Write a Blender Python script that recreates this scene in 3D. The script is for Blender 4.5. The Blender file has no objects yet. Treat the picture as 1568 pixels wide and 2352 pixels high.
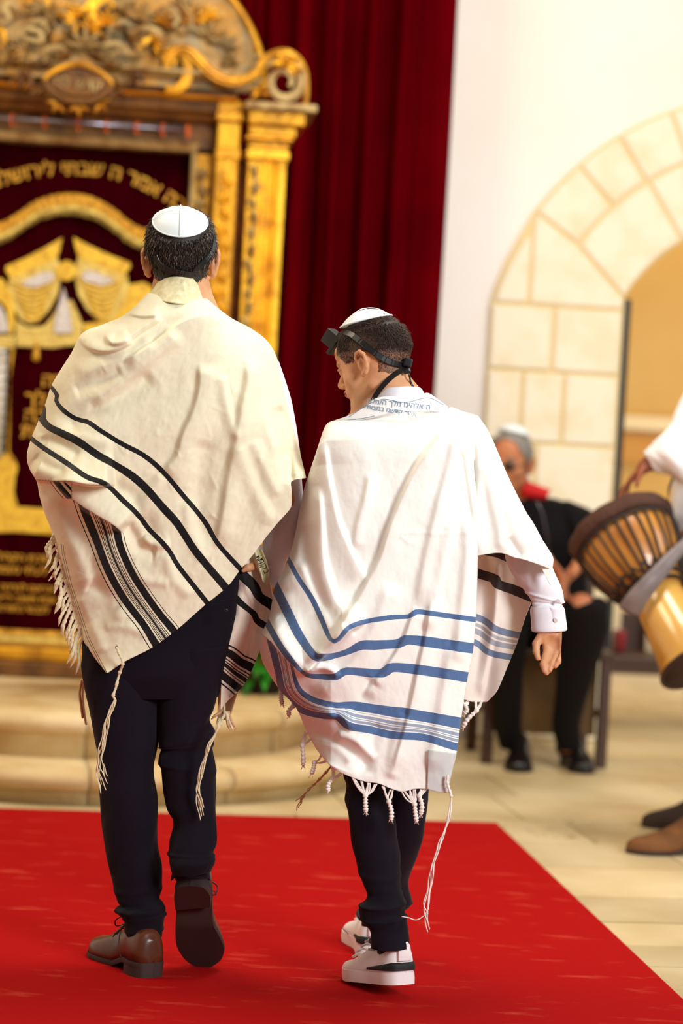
import bpy, math, random
import numpy as np
from math import sin, cos, pi, radians as R_
from mathutils import Vector, Matrix

random.seed(7)
rng = np.random.default_rng(7)
SC = bpy.context.scene
COL = SC.collection

# ---------------------------------------------------------------- camera
FPX, CAMZ, PITCH, ROLL = 5553.0, 1.26, math.atan(189 / 5553.0), R_(3.15)
cam_pos = np.array([0.0, 0.0, CAMZ])
fw = np.array([0.0, cos(PITCH), -sin(PITCH)])
r0 = np.array([1.0, 0.0, 0.0]); u0 = np.array([0.0, sin(PITCH), cos(PITCH)])
rt = r0 * cos(ROLL) + u0 * sin(ROLL)
up = -r0 * sin(ROLL) + u0 * cos(ROLL)
cd = bpy.data.cameras.new('camera')
cd.sensor_fit = 'VERTICAL'; cd.sensor_height = 36.0; cd.sensor_width = 24.0
cd.lens = FPX * 36.0 / 2352.0
cam = bpy.data.objects.new('camera', cd); COL.objects.link(cam)
cam.matrix_world = Matrix(((rt[0], up[0], -fw[0], cam_pos[0]), (rt[1], up[1], -fw[1], cam_pos[1]),
                           (rt[2], up[2], -fw[2], cam_pos[2]), (0, 0, 0, 1)))
cd.dof.use_dof = True; cd.dof.focus_distance = 5.42; cd.dof.aperture_fstop = 2.0
cd.clip_end = 100
SC.camera = cam

# ---------------------------------------------------------------- light
SC.view_settings.view_transform = 'Standard'; SC.view_settings.look = 'None'
SC.view_settings.exposure = -0.35; SC.view_settings.gamma = 1.0
SC.view_settings.use_curve_mapping = False
w = bpy.data.worlds.new('world'); SC.world = w; w.use_nodes = True
bg = w.node_tree.nodes['Background']; bg.inputs[0].default_value = (1.0, 0.96, 0.90, 1); bg.inputs[1].default_value = 0.30

def area(name, loc, target, size, power, col, sy=None, spread=None):
    l = bpy.data.lights.new(name, 'AREA'); l.energy = power; l.color = col
    l.shape = 'RECTANGLE'; l.size = size; l.size_y = sy or size
    if spread: l.spread = R_(spread)
    o = bpy.data.objects.new(name, l); COL.objects.link(o); o.location = loc
    o.rotation_euler = (Vector(target) - Vector(loc)).to_track_quat('-Z', 'Y').to_euler()
    return o
area('ceiling_lamp', (0.9, 6.3, 5.0), (0.1, 7.3, 0.0), 1.5, 185, (1.0, 0.95, 0.88))
area('ceiling_lamp', (-2.6, 5.8, 4.6), (-0.6, 8.2, 0.8), 1.5, 135, (1.0, 0.84, 0.60))
area('hall_fill_light', (3.4, 0.4, 3.3), (0.1, 5.8, 1.35), 1.8, 152, (0.96, 0.99, 1.0), spread=100)  # added fill light from behind the camera, aimed at the walkers' backs
area('hall_fill_light', (4.6, 6.6, 3.2), (1.6, 10.2, 1.6), 2.0, 120, (1.0, 0.97, 0.93))  # second added fill, aimed at the arch wall

# ---------------------------------------------------------------- pixel <-> world helpers
def ray(px, py):
    px = np.asarray(px, float); py = np.asarray(py, float)
    return fw * FPX + np.multiply.outer(px - 784, rt) - np.multiply.outer(py - 1176, up)
def at(px, py, Y):
    d = ray(px, py); return cam_pos + d * (np.asarray(Y, float) / d[..., 1])[..., None]
def atv(px, py, Y): return Vector(at(px, py, Y).tolist())
def ground(px, py, z=0.0):
    d = ray(px, py); return cam_pos + d * ((z - CAMZ) / d[..., 2])[..., None]
class Frame:
    """an upright wall-like frame: origin on the floor, x along the wall, y into depth, z up"""
    def __init__(s, ox, oy, yaw):
        s.o = np.array([ox, oy, 0.0]); s.yaw = R_(yaw)
        s.ex = np.array([cos(s.yaw), sin(s.yaw), 0]); s.ey = np.array([-sin(s.yaw), cos(s.yaw), 0])
    def loc(s, px, py, dy=0.0):
        d = ray(px, py); t = (dy - (cam_pos - s.o) @ s.ey) / (d @ s.ey)
        p = cam_pos + d * t[..., None] - s.o
        return np.stack([p @ s.ex, p @ s.ey, p[..., 2]], -1)
    def empty(s, name, x=0, y=0, z=0):
        o = empty(name, s.w(x, y, z)); o.rotation_euler = (0, 0, s.yaw); return o
    def w(s, x, y, z): return Vector((s.o + s.ex * x + s.ey * y + np.array([0, 0, z])).tolist())

# ---------------------------------------------------------------- objects
def tag(o, label=None, cat=None, group=None, kind=None):
    if label: o['label'] = label
    if cat: o['category'] = cat
    if group: o['group'] = group
    if kind: o['kind'] = kind
    return o
def empty(name, loc=(0, 0, 0), rz=0.0):
    o = bpy.data.objects.new(name, None); o.location = loc; o.rotation_euler = (0, 0, rz)
    o.empty_display_size = 0.1; COL.objects.link(o); return o
def link(name, me, mat=None, parent=None, smooth=True):
    if mat is not None:
        for m in (mat if isinstance(mat, (list, tuple)) else [mat]): me.materials.append(m)
    if smooth and len(me.polygons): me.polygons.foreach_set('use_smooth', np.ones(len(me.polygons), bool))
    o = bpy.data.objects.new(name, me); COL.objects.link(o)
    if parent is not None:
        o.parent = parent
    return o
def keep(o, parent):
    """parent o (built in world space) without moving it; parent chains here are only translated / z-rotated"""
    def W(x):
        m = Matrix.LocRotScale(x.location, x.rotation_euler, None)
        return m if x.parent is None else W(x.parent) @ x.matrix_parent_inverse @ m
    o.parent = parent; m = W(parent)
    o.matrix_parent_inverse = m.inverted(); return o

class MB:
    def __init__(s): s.v = []; s.f = []; s.mi = []
    def add(s, vs, fs, mi=0):
        b = len(s.v); s.v += [tuple(map(float, v)) for v in vs]
        s.f += [tuple(b + i for i in f) for f in fs]; s.mi += [mi] * len(fs); return s
    def box(s, c, d, rot=None, mi=0):
        vs = [Vector((x * d[0] / 2, y * d[1] / 2, z * d[2] / 2)) for x in (-1, 1) for y in (-1, 1) for z in (-1, 1)]
        if rot is not None: vs = [rot @ v for v in vs]
        vs = [v + Vector(c) for v in vs]
        return s.add(vs, [(0, 1, 3, 2), (4, 6, 7, 5), (0, 4, 5, 1), (2, 3, 7, 6), (0, 2, 6, 4), (1, 5, 7, 3)], mi)
    def grid(s, rows, closed=False, mi=0):
        rows = [list(r) for r in rows]; n = len(rows[0]); b = len(s.v)
        for r in rows: s.v += [tuple(map(float, p)) for p in r]
        for i in range(len(rows) - 1):
            for j in range(n if closed else n - 1):
                k = (j + 1) % n
                s.f.append((b + i * n + j, b + i * n + k, b + (i + 1) * n + k, b + (i + 1) * n + j)); s.mi.append(mi)
        return s
    def loft(s, rings, caps=True, mi=0):
        b = len(s.v); n = len(rings[0]); s.grid(rings, True, mi)
        if caps:
            s.f.append(tuple(b + i for i in range(n))[::-1]); s.mi.append(mi)
            q = b + (len(rings) - 1) * n
            s.f.append(tuple(q + i for i in range(n))); s.mi.append(mi)
        return s
    def tube(s, pts, rad, n=8, asp=1.0, up_=(0, 0, 1), caps=True, mi=0):
        pts = [Vector(p) for p in pts]; m = len(pts)
        rad = [rad] * m if isinstance(rad, (int, float)) else list(rad)
        rings = []; upv = Vector(up_)
        for i, p in enumerate(pts):
            t = (pts[min(i + 1, m - 1)] - pts[max(i - 1, 0)]).normalized()
            a = upv.cross(t)
            if a.length < 1e-4: a = Vector((1, 0, 0)).cross(t)
            a.normalize(); c = t.cross(a).normalized()
            rings.append([p + a * (cos(2 * pi * k / n) * rad[i]) + c * (sin(2 * pi * k / n) * rad[i] * asp) for k in range(n)])
        return s.loft(rings, caps, mi)
    def prism(s, poly, axis0, axis1, origin, nrm, depth, mi=0, bev=0.0):
        """polygon (2D) placed on origin+a*axis0+b*axis1, extruded by depth along nrm, with an optional chamfered face"""
        O = np.array(origin, float); A = np.array(axis0, float); B = np.array(axis1, float); N = np.array(nrm, float)
        P = np.array(poly, float); c = P.mean(0); n = len(P)
        lay = [(P, 0.0), (P, depth - bev)]
        if bev > 0:
            dd = P - c; L = np.linalg.norm(dd, axis=1, keepdims=True); lay.append((P - dd / L * np.minimum(bev, L * .5), depth))
        rings = [[O + A * x + B * y + N * h for x, y in Q] for Q, h in lay]
        return s.loft(rings, True, mi)
    def lathe(s, prof, base, n=24, axis=(0, 0, 1), caps=True, mi=0, x0=None):
        q = Vector((0, 0, 1)).rotation_difference(Vector(axis)).to_matrix(); b = Vector(base)
        return s.loft([[b + q @ Vector((r * cos(2 * pi * k / n), r * sin(2 * pi * k / n), h)) for k in range(n)] for r, h in prof], caps, mi)
    def mesh(s, name='m'):
        me = bpy.data.meshes.new(name); me.from_pydata(s.v, [], s.f)
        if any(s.mi): me.polygons.foreach_set('material_index', s.mi)
        me.update(); return me
    def build(s, name, mat=None, parent=None, smooth=False, bevel=0, seg=2):
        o = link(name, s.mesh(name), mat, parent, smooth)
        if bevel:
            m = o.modifiers.new('b', 'BEVEL'); m.width = bevel; m.segments = seg; m.limit_method = 'ANGLE'; m.angle_limit = R_(35)
        return o

def catmull(P, n):
    P = np.array(P, float)
    if len(P) < 3:
        t = np.linspace(0, 1, n)[:, None]; return P[0] * (1 - t) + P[-1] * t
    d = np.r_[0, np.cumsum(np.linalg.norm(np.diff(P, axis=0), axis=1) ** .5 + 1e-9)]
    # monotone-ish cubic hermite through the points, evaluated at equal arc length
    m = np.zeros_like(P)
    h = np.diff(d)[:, None]; s = np.diff(P, axis=0) / h
    m[0] = s[0]; m[-1] = s[-1]; m[1:-1] = (s[:-1] * h[1:] + s[1:] * h[:-1]) / (h[1:] + h[:-1])
    tt = np.linspace(0, d[-1], max(400, n * 4)); k = np.clip(np.searchsorted(d, tt, 'right') - 1, 0, len(P) - 2)
    hh = (d[k + 1] - d[k])[:, None]; u = ((tt - d[k]) / (d[k + 1] - d[k]))[:, None]
    Q = (2 * u**3 - 3 * u**2 + 1) * P[k] + (u**3 - 2 * u**2 + u) * hh * m[k] + (-2 * u**3 + 3 * u**2) * P[k + 1] + (u**3 - u**2) * hh * m[k + 1]
    a = np.r_[0, np.cumsum(np.linalg.norm(np.diff(Q, axis=0), axis=1))]
    t = np.linspace(0, a[-1], n)
    return np.stack([np.interp(t, a, Q[:, i]) for i in range(P.shape[1])], -1)
def bez_interp(P, n):
    """like catmull but parameterised by point index (rows of a loft)"""
    P = np.array(P, float); m = np.zeros_like(P)
    m[0] = P[1] - P[0]; m[-1] = P[-1] - P[-2]; m[1:-1] = (P[2:] - P[:-2]) / 2
    tt = np.linspace(0, len(P) - 1, n); k = np.clip(tt.astype(int), 0, len(P) - 2); u = (tt - k)[:, None]
    return (2 * u**3 - 3 * u**2 + 1) * P[k] + (u**3 - 2 * u**2 + u) * m[k] + (-2 * u**3 + 3 * u**2) * P[k + 1] + (u**3 - u**2) * m[k + 1]

# ---------------------------------------------------------------- noise
_T = rng.random((64, 256))
def vnoise(x, y, seed=0):
    x = np.asarray(x, float); y = np.asarray(y, float)
    xi = np.floor(x).astype(int); yi = np.floor(y).astype(int); fx = x - xi; fy = y - yi
    fx = fx * fx * (3 - 2 * fx); fy = fy * fy * (3 - 2 * fy)
    def g(a, b): return _T[(b * 7 + seed * 13) % 64, (a * 31 + b * 57 + seed * 101) % 256]
    return (g(xi, yi) * (1 - fx) + g(xi + 1, yi) * fx) * (1 - fy) + (g(xi, yi + 1) * (1 - fx) + g(xi + 1, yi + 1) * fx) * fy * 1.0 - 0.5
def fbm(x, y, seed=0, o=3):
    r = 0; a = 1.0
    for k in range(o):
        r = r + a * vnoise(x * 2**k + 3.1 * k, y * 2**k - 1.7 * k, seed + k); a *= .5
    return r

# ---------------------------------------------------------------- materials
def lin(c):
    c = [x / 255.0 for x in c]
    return tuple(x / 12.92 if x <= 0.04045 else ((x + 0.055) / 1.055) ** 2.4 for x in c) + (1.0,)
def mat(name, col, rough=0.6, metal=0.0, spec=0.5, noise=None, bump=None, sheen=0.0, coat=0.0, sss=0.0, trans=0.0):
    """col 0-255 sRGB; noise=(scale, colour2, contrast lo, hi); bump=(scale, strength, distance)"""
    m = bpy.data.materials.new(name); m.use_nodes = True; nt = m.node_tree; N = nt.nodes; L = nt.links
    b = N['Principled BSDF']; b.inputs['Base Color'].default_value = lin(col)
    b.inputs['Roughness'].default_value = rough; b.inputs['Metallic'].default_value = metal
    b.inputs['Specular IOR Level'].default_value = spec; b.inputs['Sheen Weight'].default_value = sheen
    b.inputs['Coat Weight'].default_value = coat
    if sss:
        b.inputs['Subsurface Weight'].default_value = sss; b.inputs['Subsurface Radius'].default_value = (0.012, 0.004, 0.002); b.inputs['Subsurface Scale'].default_value = 1.0
    tc = N.new('ShaderNodeTexCoord')
    if noise:
        t = N.new('ShaderNodeTexNoise'); t.inputs['Scale'].default_value = noise[0]; t.inputs['Detail'].default_value = 5
        L.new(tc.outputs['Object'], t.inputs['Vector'])
        r = N.new('ShaderNodeValToRGB'); r.color_ramp.elements[0].position = noise[2]; r.color_ramp.elements[1].position = noise[3]
        r.color_ramp.elements[0].color = lin(noise[1]); r.color_ramp.elements[1].color = lin(col)
        L.new(t.outputs['Fac'], r.inputs['Fac']); L.new(r.outputs['Color'], b.inputs['Base Color'])
    if bump:
        t2 = N.new('ShaderNodeTexNoise'); t2.inputs['Scale'].default_value = bump[0]; t2.inputs['Detail'].default_value = 6
        L.new(tc.outputs['Object'], t2.inputs['Vector'])
        bp = N.new('ShaderNodeBump'); bp.inputs['Strength'].default_value = bump[1]; bp.inputs['Distance'].default_value = bump[2]
        L.new(t2.outputs['Fac'], bp.inputs['Height']); L.new(bp.outputs['Normal'], b.inputs['Normal'])
    return m
def ramp_const(N, stops):
    """stops: [(pos 0..1, rgb)], constant"""
    r = N.new('ShaderNodeValToRGB'); cr = r.color_ramp; cr.interpolation = 'CONSTANT'
    cr.elements[0].position = 0; cr.elements[0].color = lin(stops[0][1]) if len(stops[0][1]) == 3 else stops[0][1]
    cr.elements.remove(cr.elements[1])
    for p, c in stops[1:]:
        e = cr.elements.new(min(max(p, 0), 1)); e.color = lin(c)
    return r
def cloth_mat(name, base, groups, rough=0.75, weave=900, sheen=0.15):
    """groups: [(attribute, u0, u1, background?, [(ua, ub, rgb), ...])] woven stripes along a per-vertex cross-stripe coordinate"""
    m = bpy.data.materials.new(name); m.use_nodes = True; nt = m.node_tree; N = nt.nodes; L = nt.links
    b = N['Principled BSDF']; b.inputs['Roughness'].default_value = rough; b.inputs['Specular IOR Level'].default_value = 0.3
    b.inputs['Sheen Weight'].default_value = sheen
    cur = None
    for attr, u0, u1, bands in groups:
        a = N.new('ShaderNodeAttribute'); a.attribute_name = attr
        mr = N.new('ShaderNodeMapRange'); mr.inputs['From Min'].default_value = u0; mr.inputs['From Max'].default_value = u1
        L.new(a.outputs['Fac'], mr.inputs['Value'])
        st = [(0.0, (255, 255, 255))]
        for ua, ub, c in bands:
            st.append(((ua - u0) / (u1 - u0), c)); st.append(((ub - u0) / (u1 - u0), (255, 255, 255)))
        r = ramp_const(N, st); L.new(mr.outputs['Result'], r.inputs['Fac'])
        mx = N.new('ShaderNodeMix'); mx.data_type = 'RGBA'; mx.blend_type = 'MULTIPLY'; mx.inputs[0].default_value = 1.0
        if cur is None: mx.inputs[6].default_value = lin(base)
        else: L.new(cur, mx.inputs[6])
        L.new(r.outputs['Color'], mx.inputs[7]); cur = mx.outputs[2]
    if cur is None: b.inputs['Base Color'].default_value = lin(base)
    else: L.new(cur, b.inputs['Base Color'])
    tc = N.new('ShaderNodeTexCoord'); t2 = N.new('ShaderNodeTexNoise'); t2.inputs['Scale'].default_value = weave; t2.inputs['Detail'].default_value = 2
    t3 = N.new('ShaderNodeTexNoise'); t3.inputs['Scale'].default_value = 28; t3.inputs['Detail'].default_value = 3; t3.inputs['Distortion'].default_value = .6
    L.new(tc.outputs['Object'], t2.inputs['Vector']); L.new(tc.outputs['Object'], t3.inputs['Vector'])
    bp = N.new('ShaderNodeBump'); bp.inputs['Strength'].default_value = .25; bp.inputs['Distance'].default_value = .0006
    bq = N.new('ShaderNodeBump'); bq.inputs['Strength'].default_value = .35; bq.inputs['Distance'].default_value = .004
    L.new(t3.outputs['Fac'], bq.inputs['Height']); L.new(t2.outputs['Fac'], bp.inputs['Height']); L.new(bq.outputs['Normal'], bp.inputs['Normal'])
    L.new(bp.outputs['Normal'], b.inputs['Normal'])
    return m

# ---------------------------------------------------------------- writing
def text_mesh(body, size, name='t', depth=0.0, bold=0.0):
    """mesh of a line of text centred on x; flat letters with a small thickness"""
    c = bpy.data.curves.new(name, 'FONT'); c.body = body; c.size = size; c.align_x = 'CENTER'; c.extrude = depth; c.offset = bold
    c.resolution_u = 4
    o = bpy.data.objects.new(name, c); COL.objects.link(o)
    dg = bpy.context.evaluated_depsgraph_get(); me = bpy.data.meshes.new_from_object(o.evaluated_get(dg))
    bpy.data.objects.remove(o); bpy.data.curves.remove(c); return me
def heb(s): return s[::-1]
def mesh_xy(me):
    a = np.empty(len(me.vertices) * 3); me.vertices.foreach_get('co', a); return a.reshape(-1, 3)
def set_co(me, a): me.vertices.foreach_set('co', np.asarray(a, float).ravel()); me.update()

# ---------------------------------------------------------------- signed-distance bodies
def smin(a, b, k):
    if k <= 0: return np.minimum(a, b)
    h = np.clip(0.5 + 0.5 * (b - a) / k, 0, 1); return b * (1 - h) + a * h - k * h * (1 - h)
class SDF:
    def __init__(s, xs, ys, zs):
        s.x, s.y, s.z = [np.asarray(a, float) for a in (xs, ys, zs)]
        s.F = np.full((len(s.x), len(s.y), len(s.z)), 0.2, np.float32)
    def _win(s, lo, hi):
        r = []
        for a, l, h in zip((s.x, s.y, s.z), lo, hi):
            i = np.searchsorted(a, l); j = np.searchsorted(a, h); r.append(slice(i, j))
        return tuple(r)
    def _go(s, lo, hi, fn, k, sub=False):
        k_ = max(k, 0.0); m = k_ + 0.02
        w = s._win(np.array(lo) - m, np.array(hi) + m)
        X, Y, Z = np.meshgrid(s.x[w[0]], s.y[w[1]], s.z[w[2]], indexing='ij')
        if X.size == 0: return s
        d = fn(X, Y, Z).astype(np.float32)
        s.F[w] = -smin(-s.F[w], d, k) if sub else smin(s.F[w], d, k)
        return s
    def cone(s, a, b, ra, rb, k=0.012, sub=False):
        a = np.array(a, float); b = np.array(b, float); r = max(ra, rb); ab = b - a; L2 = ab @ ab + 1e-12
        def fn(X, Y, Z):
            px, py, pz = X - a[0], Y - a[1], Z - a[2]
            t = np.clip((px * ab[0] + py * ab[1] + pz * ab[2]) / L2, 0, 1)
            return np.sqrt((px - ab[0] * t)**2 + (py - ab[1] * t)**2 + (pz - ab[2] * t)**2) - (ra + (rb - ra) * t)
        return s._go(np.minimum(a, b) - r, np.maximum(a, b) + r, fn, k, sub)
    def ell(s, c, r, M=None, k=0.012, sub=False, p=2.0):
        """ellipsoid with axes = columns of M (3x3)"""
        c = np.array(c, float); r = np.array(r, float); M = np.eye(3) if M is None else np.asarray(M, float)
        R = r.max() * 1.05
        def fn(X, Y, Z):
            q = [((X - c[0]) * M[0, i] + (Y - c[1]) * M[1, i] + (Z - c[2]) * M[2, i]) / r[i] for i in range(3)]
            n = (np.abs(q[0])**p + np.abs(q[1])**p + np.abs(q[2])**p) ** (1 / p)
            g = np.sqrt((q[0] / r[0])**2 + (q[1] / r[1])**2 + (q[2] / r[2])**2) + 1e-9
            return np.where(n > 0.2, n * (n - 1) / g, (n - 1) * r.min())
        return s._go(c - R, c + R, fn, k, sub)
    def chain(s, pts, rs, k=0.01):
        for i in range(len(pts) - 1): s.cone(pts[i], pts[i + 1], rs[i], rs[i + 1], k if i else k)
        return s
    def cut(s, p, n):
        """keep the side where (x-p).n < 0"""
        X, Y, Z = np.meshgrid(s.x, s.y, s.z, indexing='ij', sparse=True)
        s.F = np.maximum(s.F, ((X - p[0]) * n[0] + (Y - p[1]) * n[1] + (Z - p[2]) * n[2]).astype(np.float32)); return s
    def mesh(s, name='body'):
        F = s.F; x, y, z = s.x, s.y, s.z
        S = F < 0
        nx, ny, nz = [n - 1 for n in F.shape]
        acc = np.zeros((nx, ny, nz), np.int8)
        for i in (0, 1):
            for j in (0, 1):
                for k in (0, 1): acc += S[i:i + nx, j:j + ny, k:k + nz]
        C = np.argwhere((acc > 0) & (acc < 8)); idx = np.full((nx, ny, nz), -1, np.int64); idx[tuple(C.T)] = np.arange(len(C))
        P = np.zeros((len(C), 3)); cnt = np.zeros(len(C)); i, j, k = C.T
        X = (x, y, z)
        for ax in range(3):
            o1, o2 = [q for q in range(3) if q != ax]
            for d1 in (0, 1):
                for d2 in (0, 1):
                    A = C.copy(); A[:, o1] += d1; A[:, o2] += d2; B = A.copy(); B[:, ax] += 1
                    fa = F[tuple(A.T)]; fb = F[tuple(B.T)]; m = (fa < 0) != (fb < 0)
                    t = np.where(m, fa / np.where(m, fa - fb, 1), 0)
                    for q in range(3):
                        pa = X[q][A[:, q]]; pb = X[q][B[:, q]]; P[:, q] += np.where(m, pa + (pb - pa) * t, 0)
                    cnt += m
        P /= cnt[:, None]
        faces = []
        for ax in range(3):
            o1, o2 = (ax + 1) % 3, (ax + 2) % 3
            sl = [slice(None)] * 3; sh = [slice(None)] * 3; sl[ax] = slice(0, -1); sh[ax] = slice(1, None)
            A = S[tuple(sl)]; B = S[tuple(sh)]; E = np.argwhere(A != B)
            ok = (E[:, o1] > 0) & (E[:, o2] > 0) & (E[:, o1] < idx.shape[o1]) & (E[:, o2] < idx.shape[o2])
            E = E[ok]; ins = A[tuple(E.T)]
            def g(a, b):
                q = E.copy(); q[:, o1] -= a; q[:, o2] -= b; return idx[tuple(q.T)]
            Q = np.stack([g(0, 0), g(1, 0), g(1, 1), g(0, 1)], -1); Q[~ins] = Q[~ins][:, ::-1]
            faces.append(Q)
        Fc = np.concatenate(faces); Fc = Fc[(Fc >= 0).all(1)]
        me = bpy.data.meshes.new(name); me.vertices.add(len(P)); me.vertices.foreach_set('co', P.ravel())
        me.loops.add(Fc.size); me.loops.foreach_set('vertex_index', Fc.ravel())
        me.polygons.add(len(Fc)); me.polygons.foreach_set('loop_start', np.arange(0, Fc.size, 4))
        me.update(calc_edges=True); me.validate(); return me
def axis_pts(bounds):
    """bounds: [(start, step), ..., (end, None)]"""
    out = []
    for (a, st), (b, _) in zip(bounds[:-1], bounds[1:]): out.append(np.arange(a, b - st * .5, st))
    return np.concatenate(out + [[bounds[-1][0]]])
def smooth_mod(o, n=4, f=0.5):
    m = o.modifiers.new('s', 'SMOOTH'); m.iterations = n; m.factor = f; return o
def rot_basis(fwd, upv):
    f = np.array(fwd, float); f /= np.linalg.norm(f); u = np.array(upv, float); u -= f * (u @ f); u /= np.linalg.norm(u)
    r = np.cross(f, u); return r, f, u      # right, forward, up

# ================================================================ materials
M = {}
M['wall'] = mat('white_plaster', (243, 236, 230), 0.9, spec=0.2, noise=(1.2, (236, 226, 212), .3, .7), bump=(30, .08, .01))
M['stone'] = mat('limestone', (238, 227, 203), 0.85, spec=0.2, noise=(7, (229, 212, 176), .28, .56), bump=(60, .35, .004))
M['mortar'] = mat('mortar', (224, 202, 150), 0.95, spec=0.1, bump=(90, .3, .004))
M['ochre'] = mat('ochre_plaster', (214, 176, 112), 0.9, spec=.2, noise=(1.5, (200, 160, 92), .3, .7))
M['dado'] = mat('dado_wood', (198, 142, 54), 0.5, noise=(3, (180, 120, 40), .3, .7))
M['cream'] = mat('cream_paint', (232, 212, 172), 0.7)
M['plainwhite'] = mat('plain_white', (245, 240, 230), 0.6)
M['iron'] = mat('dark_metal', (22, 24, 18), 0.45, metal=.3)
M['gold'] = mat('gilded_wood', (222, 160, 34), 0.34, metal=.62, noise=(7, (140, 84, 22), .30, .60), bump=(45, .35, .006))
M['gold2'] = mat('bright_gilding', (240, 182, 42), 0.30, metal=.55, noise=(10, (176, 112, 26), .28, .5), bump=(60, .3, .004))
M['patina'] = mat('worn_gilding', (176, 150, 96), 0.45, metal=.35, noise=(12, (120, 78, 28), .34, .60), bump=(40, .5, .008))
M['patgrey'] = mat('grey_gilding', (138, 120, 84), 0.5, metal=.3, noise=(9, (172, 122, 40), .38, .62), bump=(30, .7, .012))
M['browngold'] = mat('brown_gilding', (120, 76, 24), 0.45, metal=.4, noise=(10, (72, 42, 12), .3, .6), bump=(40, .4, .006))
M['velvet'] = mat('maroon_velvet', (92, 1, 8), 1.0, spec=.0, noise=(3, (74, 1, 6), .3, .7), bump=(300, .2, .002))
M['velvetdark'] = mat('dark_velvet', (52, 1, 7), 1.0, spec=.0, noise=(3, (36, 1, 5), .3, .7), bump=(300, .2, .002))
M['thread'] = mat('gold_thread', (214, 160, 40), 0.4, metal=.45, noise=(60, (150, 96, 16), .3, .6), bump=(220, .6, .003))
M['thread2'] = mat('pale_gold_thread', (216, 190, 96), 0.45, metal=.3, noise=(70, (170, 130, 50), .3, .6), bump=(220, .6, .003))
M['thread3'] = mat('yellow_gold_thread', (226, 184, 52), 0.4, metal=.35, noise=(40, (190, 140, 28), .3, .6), bump=(180, .6, .003))
M['silver'] = mat('silver_thread', (205, 196, 190), 0.45, metal=.2, noise=(60, (170, 158, 140), .3, .6), bump=(220, .5, .003))
M['orange'] = mat('orange_ring', (226, 92, 24), 0.4)
M['steel'] = mat('steel_rod', (150, 146, 160), 0.25, metal=.9)

# ---------------------------------------------------------------- floor: limestone slabs laid in courses
def slab_mat():
    m = mat('floor_slabs', (216, 198, 156), 0.42, spec=.4, noise=(2.2, (184, 160, 112), .30, .66), bump=(50, .25, .004))
    nt = m.node_tree; N = nt.nodes; L = nt.links; b = N['Principled BSDF']
    g = N.new('ShaderNodeNewGeometry'); mr = N.new('ShaderNodeMapRange'); mr.inputs['To Min'].default_value = .80; mr.inputs['To Max'].default_value = 1.08
    L.new(g.outputs['Random Per Island'], mr.inputs['Value'])
    src = b.inputs['Base Color'].links[0].from_socket
    mx = N.new('ShaderNodeMix'); mx.data_type = 'RGBA'; mx.blend_type = 'MULTIPLY'; mx.inputs[0].default_value = 1
    cb = N.new('ShaderNodeCombineColor')
    for i in range(3): L.new(mr.outputs['Result'], cb.inputs[i])
    L.new(src, mx.inputs[6]); L.new(cb.outputs['Color'], mx.inputs[7])
    # worn pits with a shape of their own
    t = N.new('ShaderNodeTexNoise'); t.inputs['Scale'].default_value = 26; t.inputs['Detail'].default_value = 8
    t1 = N.new('ShaderNodeTexNoise'); t1.inputs['Scale'].default_value = 1.7
    tc = N.new('ShaderNodeTexCoord'); L.new(tc.outputs['Object'], t.inputs['Vector']); L.new(tc.outputs['Object'], t1.inputs['Vector'])
    mu = N.new('ShaderNodeMath'); mu.operation = 'MULTIPLY'; L.new(t.outputs['Fac'], mu.inputs[0]); L.new(t1.outputs['Fac'], mu.inputs[1])
    r = N.new('ShaderNodeValToRGB'); r.color_ramp.elements[0].position = .385; r.color_ramp.elements[1].position = .44
    r.color_ramp.elements[0].color = (1, 1, 1, 1); r.color_ramp.elements[1].color = lin((190, 178, 150))
    L.new(mu.outputs[0], r.inputs['Fac'])
    m2 = N.new('ShaderNodeMix'); m2.data_type = 'RGBA'; m2.blend_type = 'MULTIPLY'; m2.inputs[0].default_value = 1
    L.new(mx.outputs[2], m2.inputs[6]); L.new(r.outputs['Color'], m2.inputs[7]); L.new(m2.outputs[2], b.inputs['Base Color'])
    return m
FL = Frame(0, 0, 9.5)
fb = MB()
mb = MB()
mb.box((0, 8, -0.06), (16, 22, 0.10), mi=1)
rws = [1.2, 1.7, 2.2, 2.7, 3.2, 3.7, 4.2, 4.65, 5.05, 5.30, 5.62, 5.86, 6.14, 6.48, 6.92, 7.36, 7.78, 8.3, 8.8, 9.4, 10.0, 10.7, 11.4, 12.2, 13.0, 13.8, 14.8]
for i in range(len(rws) - 1):
    y0, y1 = rws[i], rws[i + 1]; x = -6 + random.random() * .8
    while x < 6:
        L_ = random.uniform(.5, 1.05); g = .003
        if x < 6:
            t = random.uniform(-.0015, .0)
            mb.box((x + L_ / 2, (y0 + y1) / 2, -0.006 + t), (L_ - 2 * g, y1 - y0 - 2 * g, .012))
        x += L_
fl = mb.build('floor', [slab_mat(), mat('floor_joint', (150, 136, 100), .95)])
fl.rotation_euler = (0, 0, FL.yaw); tag(fl, kind='structure')

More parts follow.
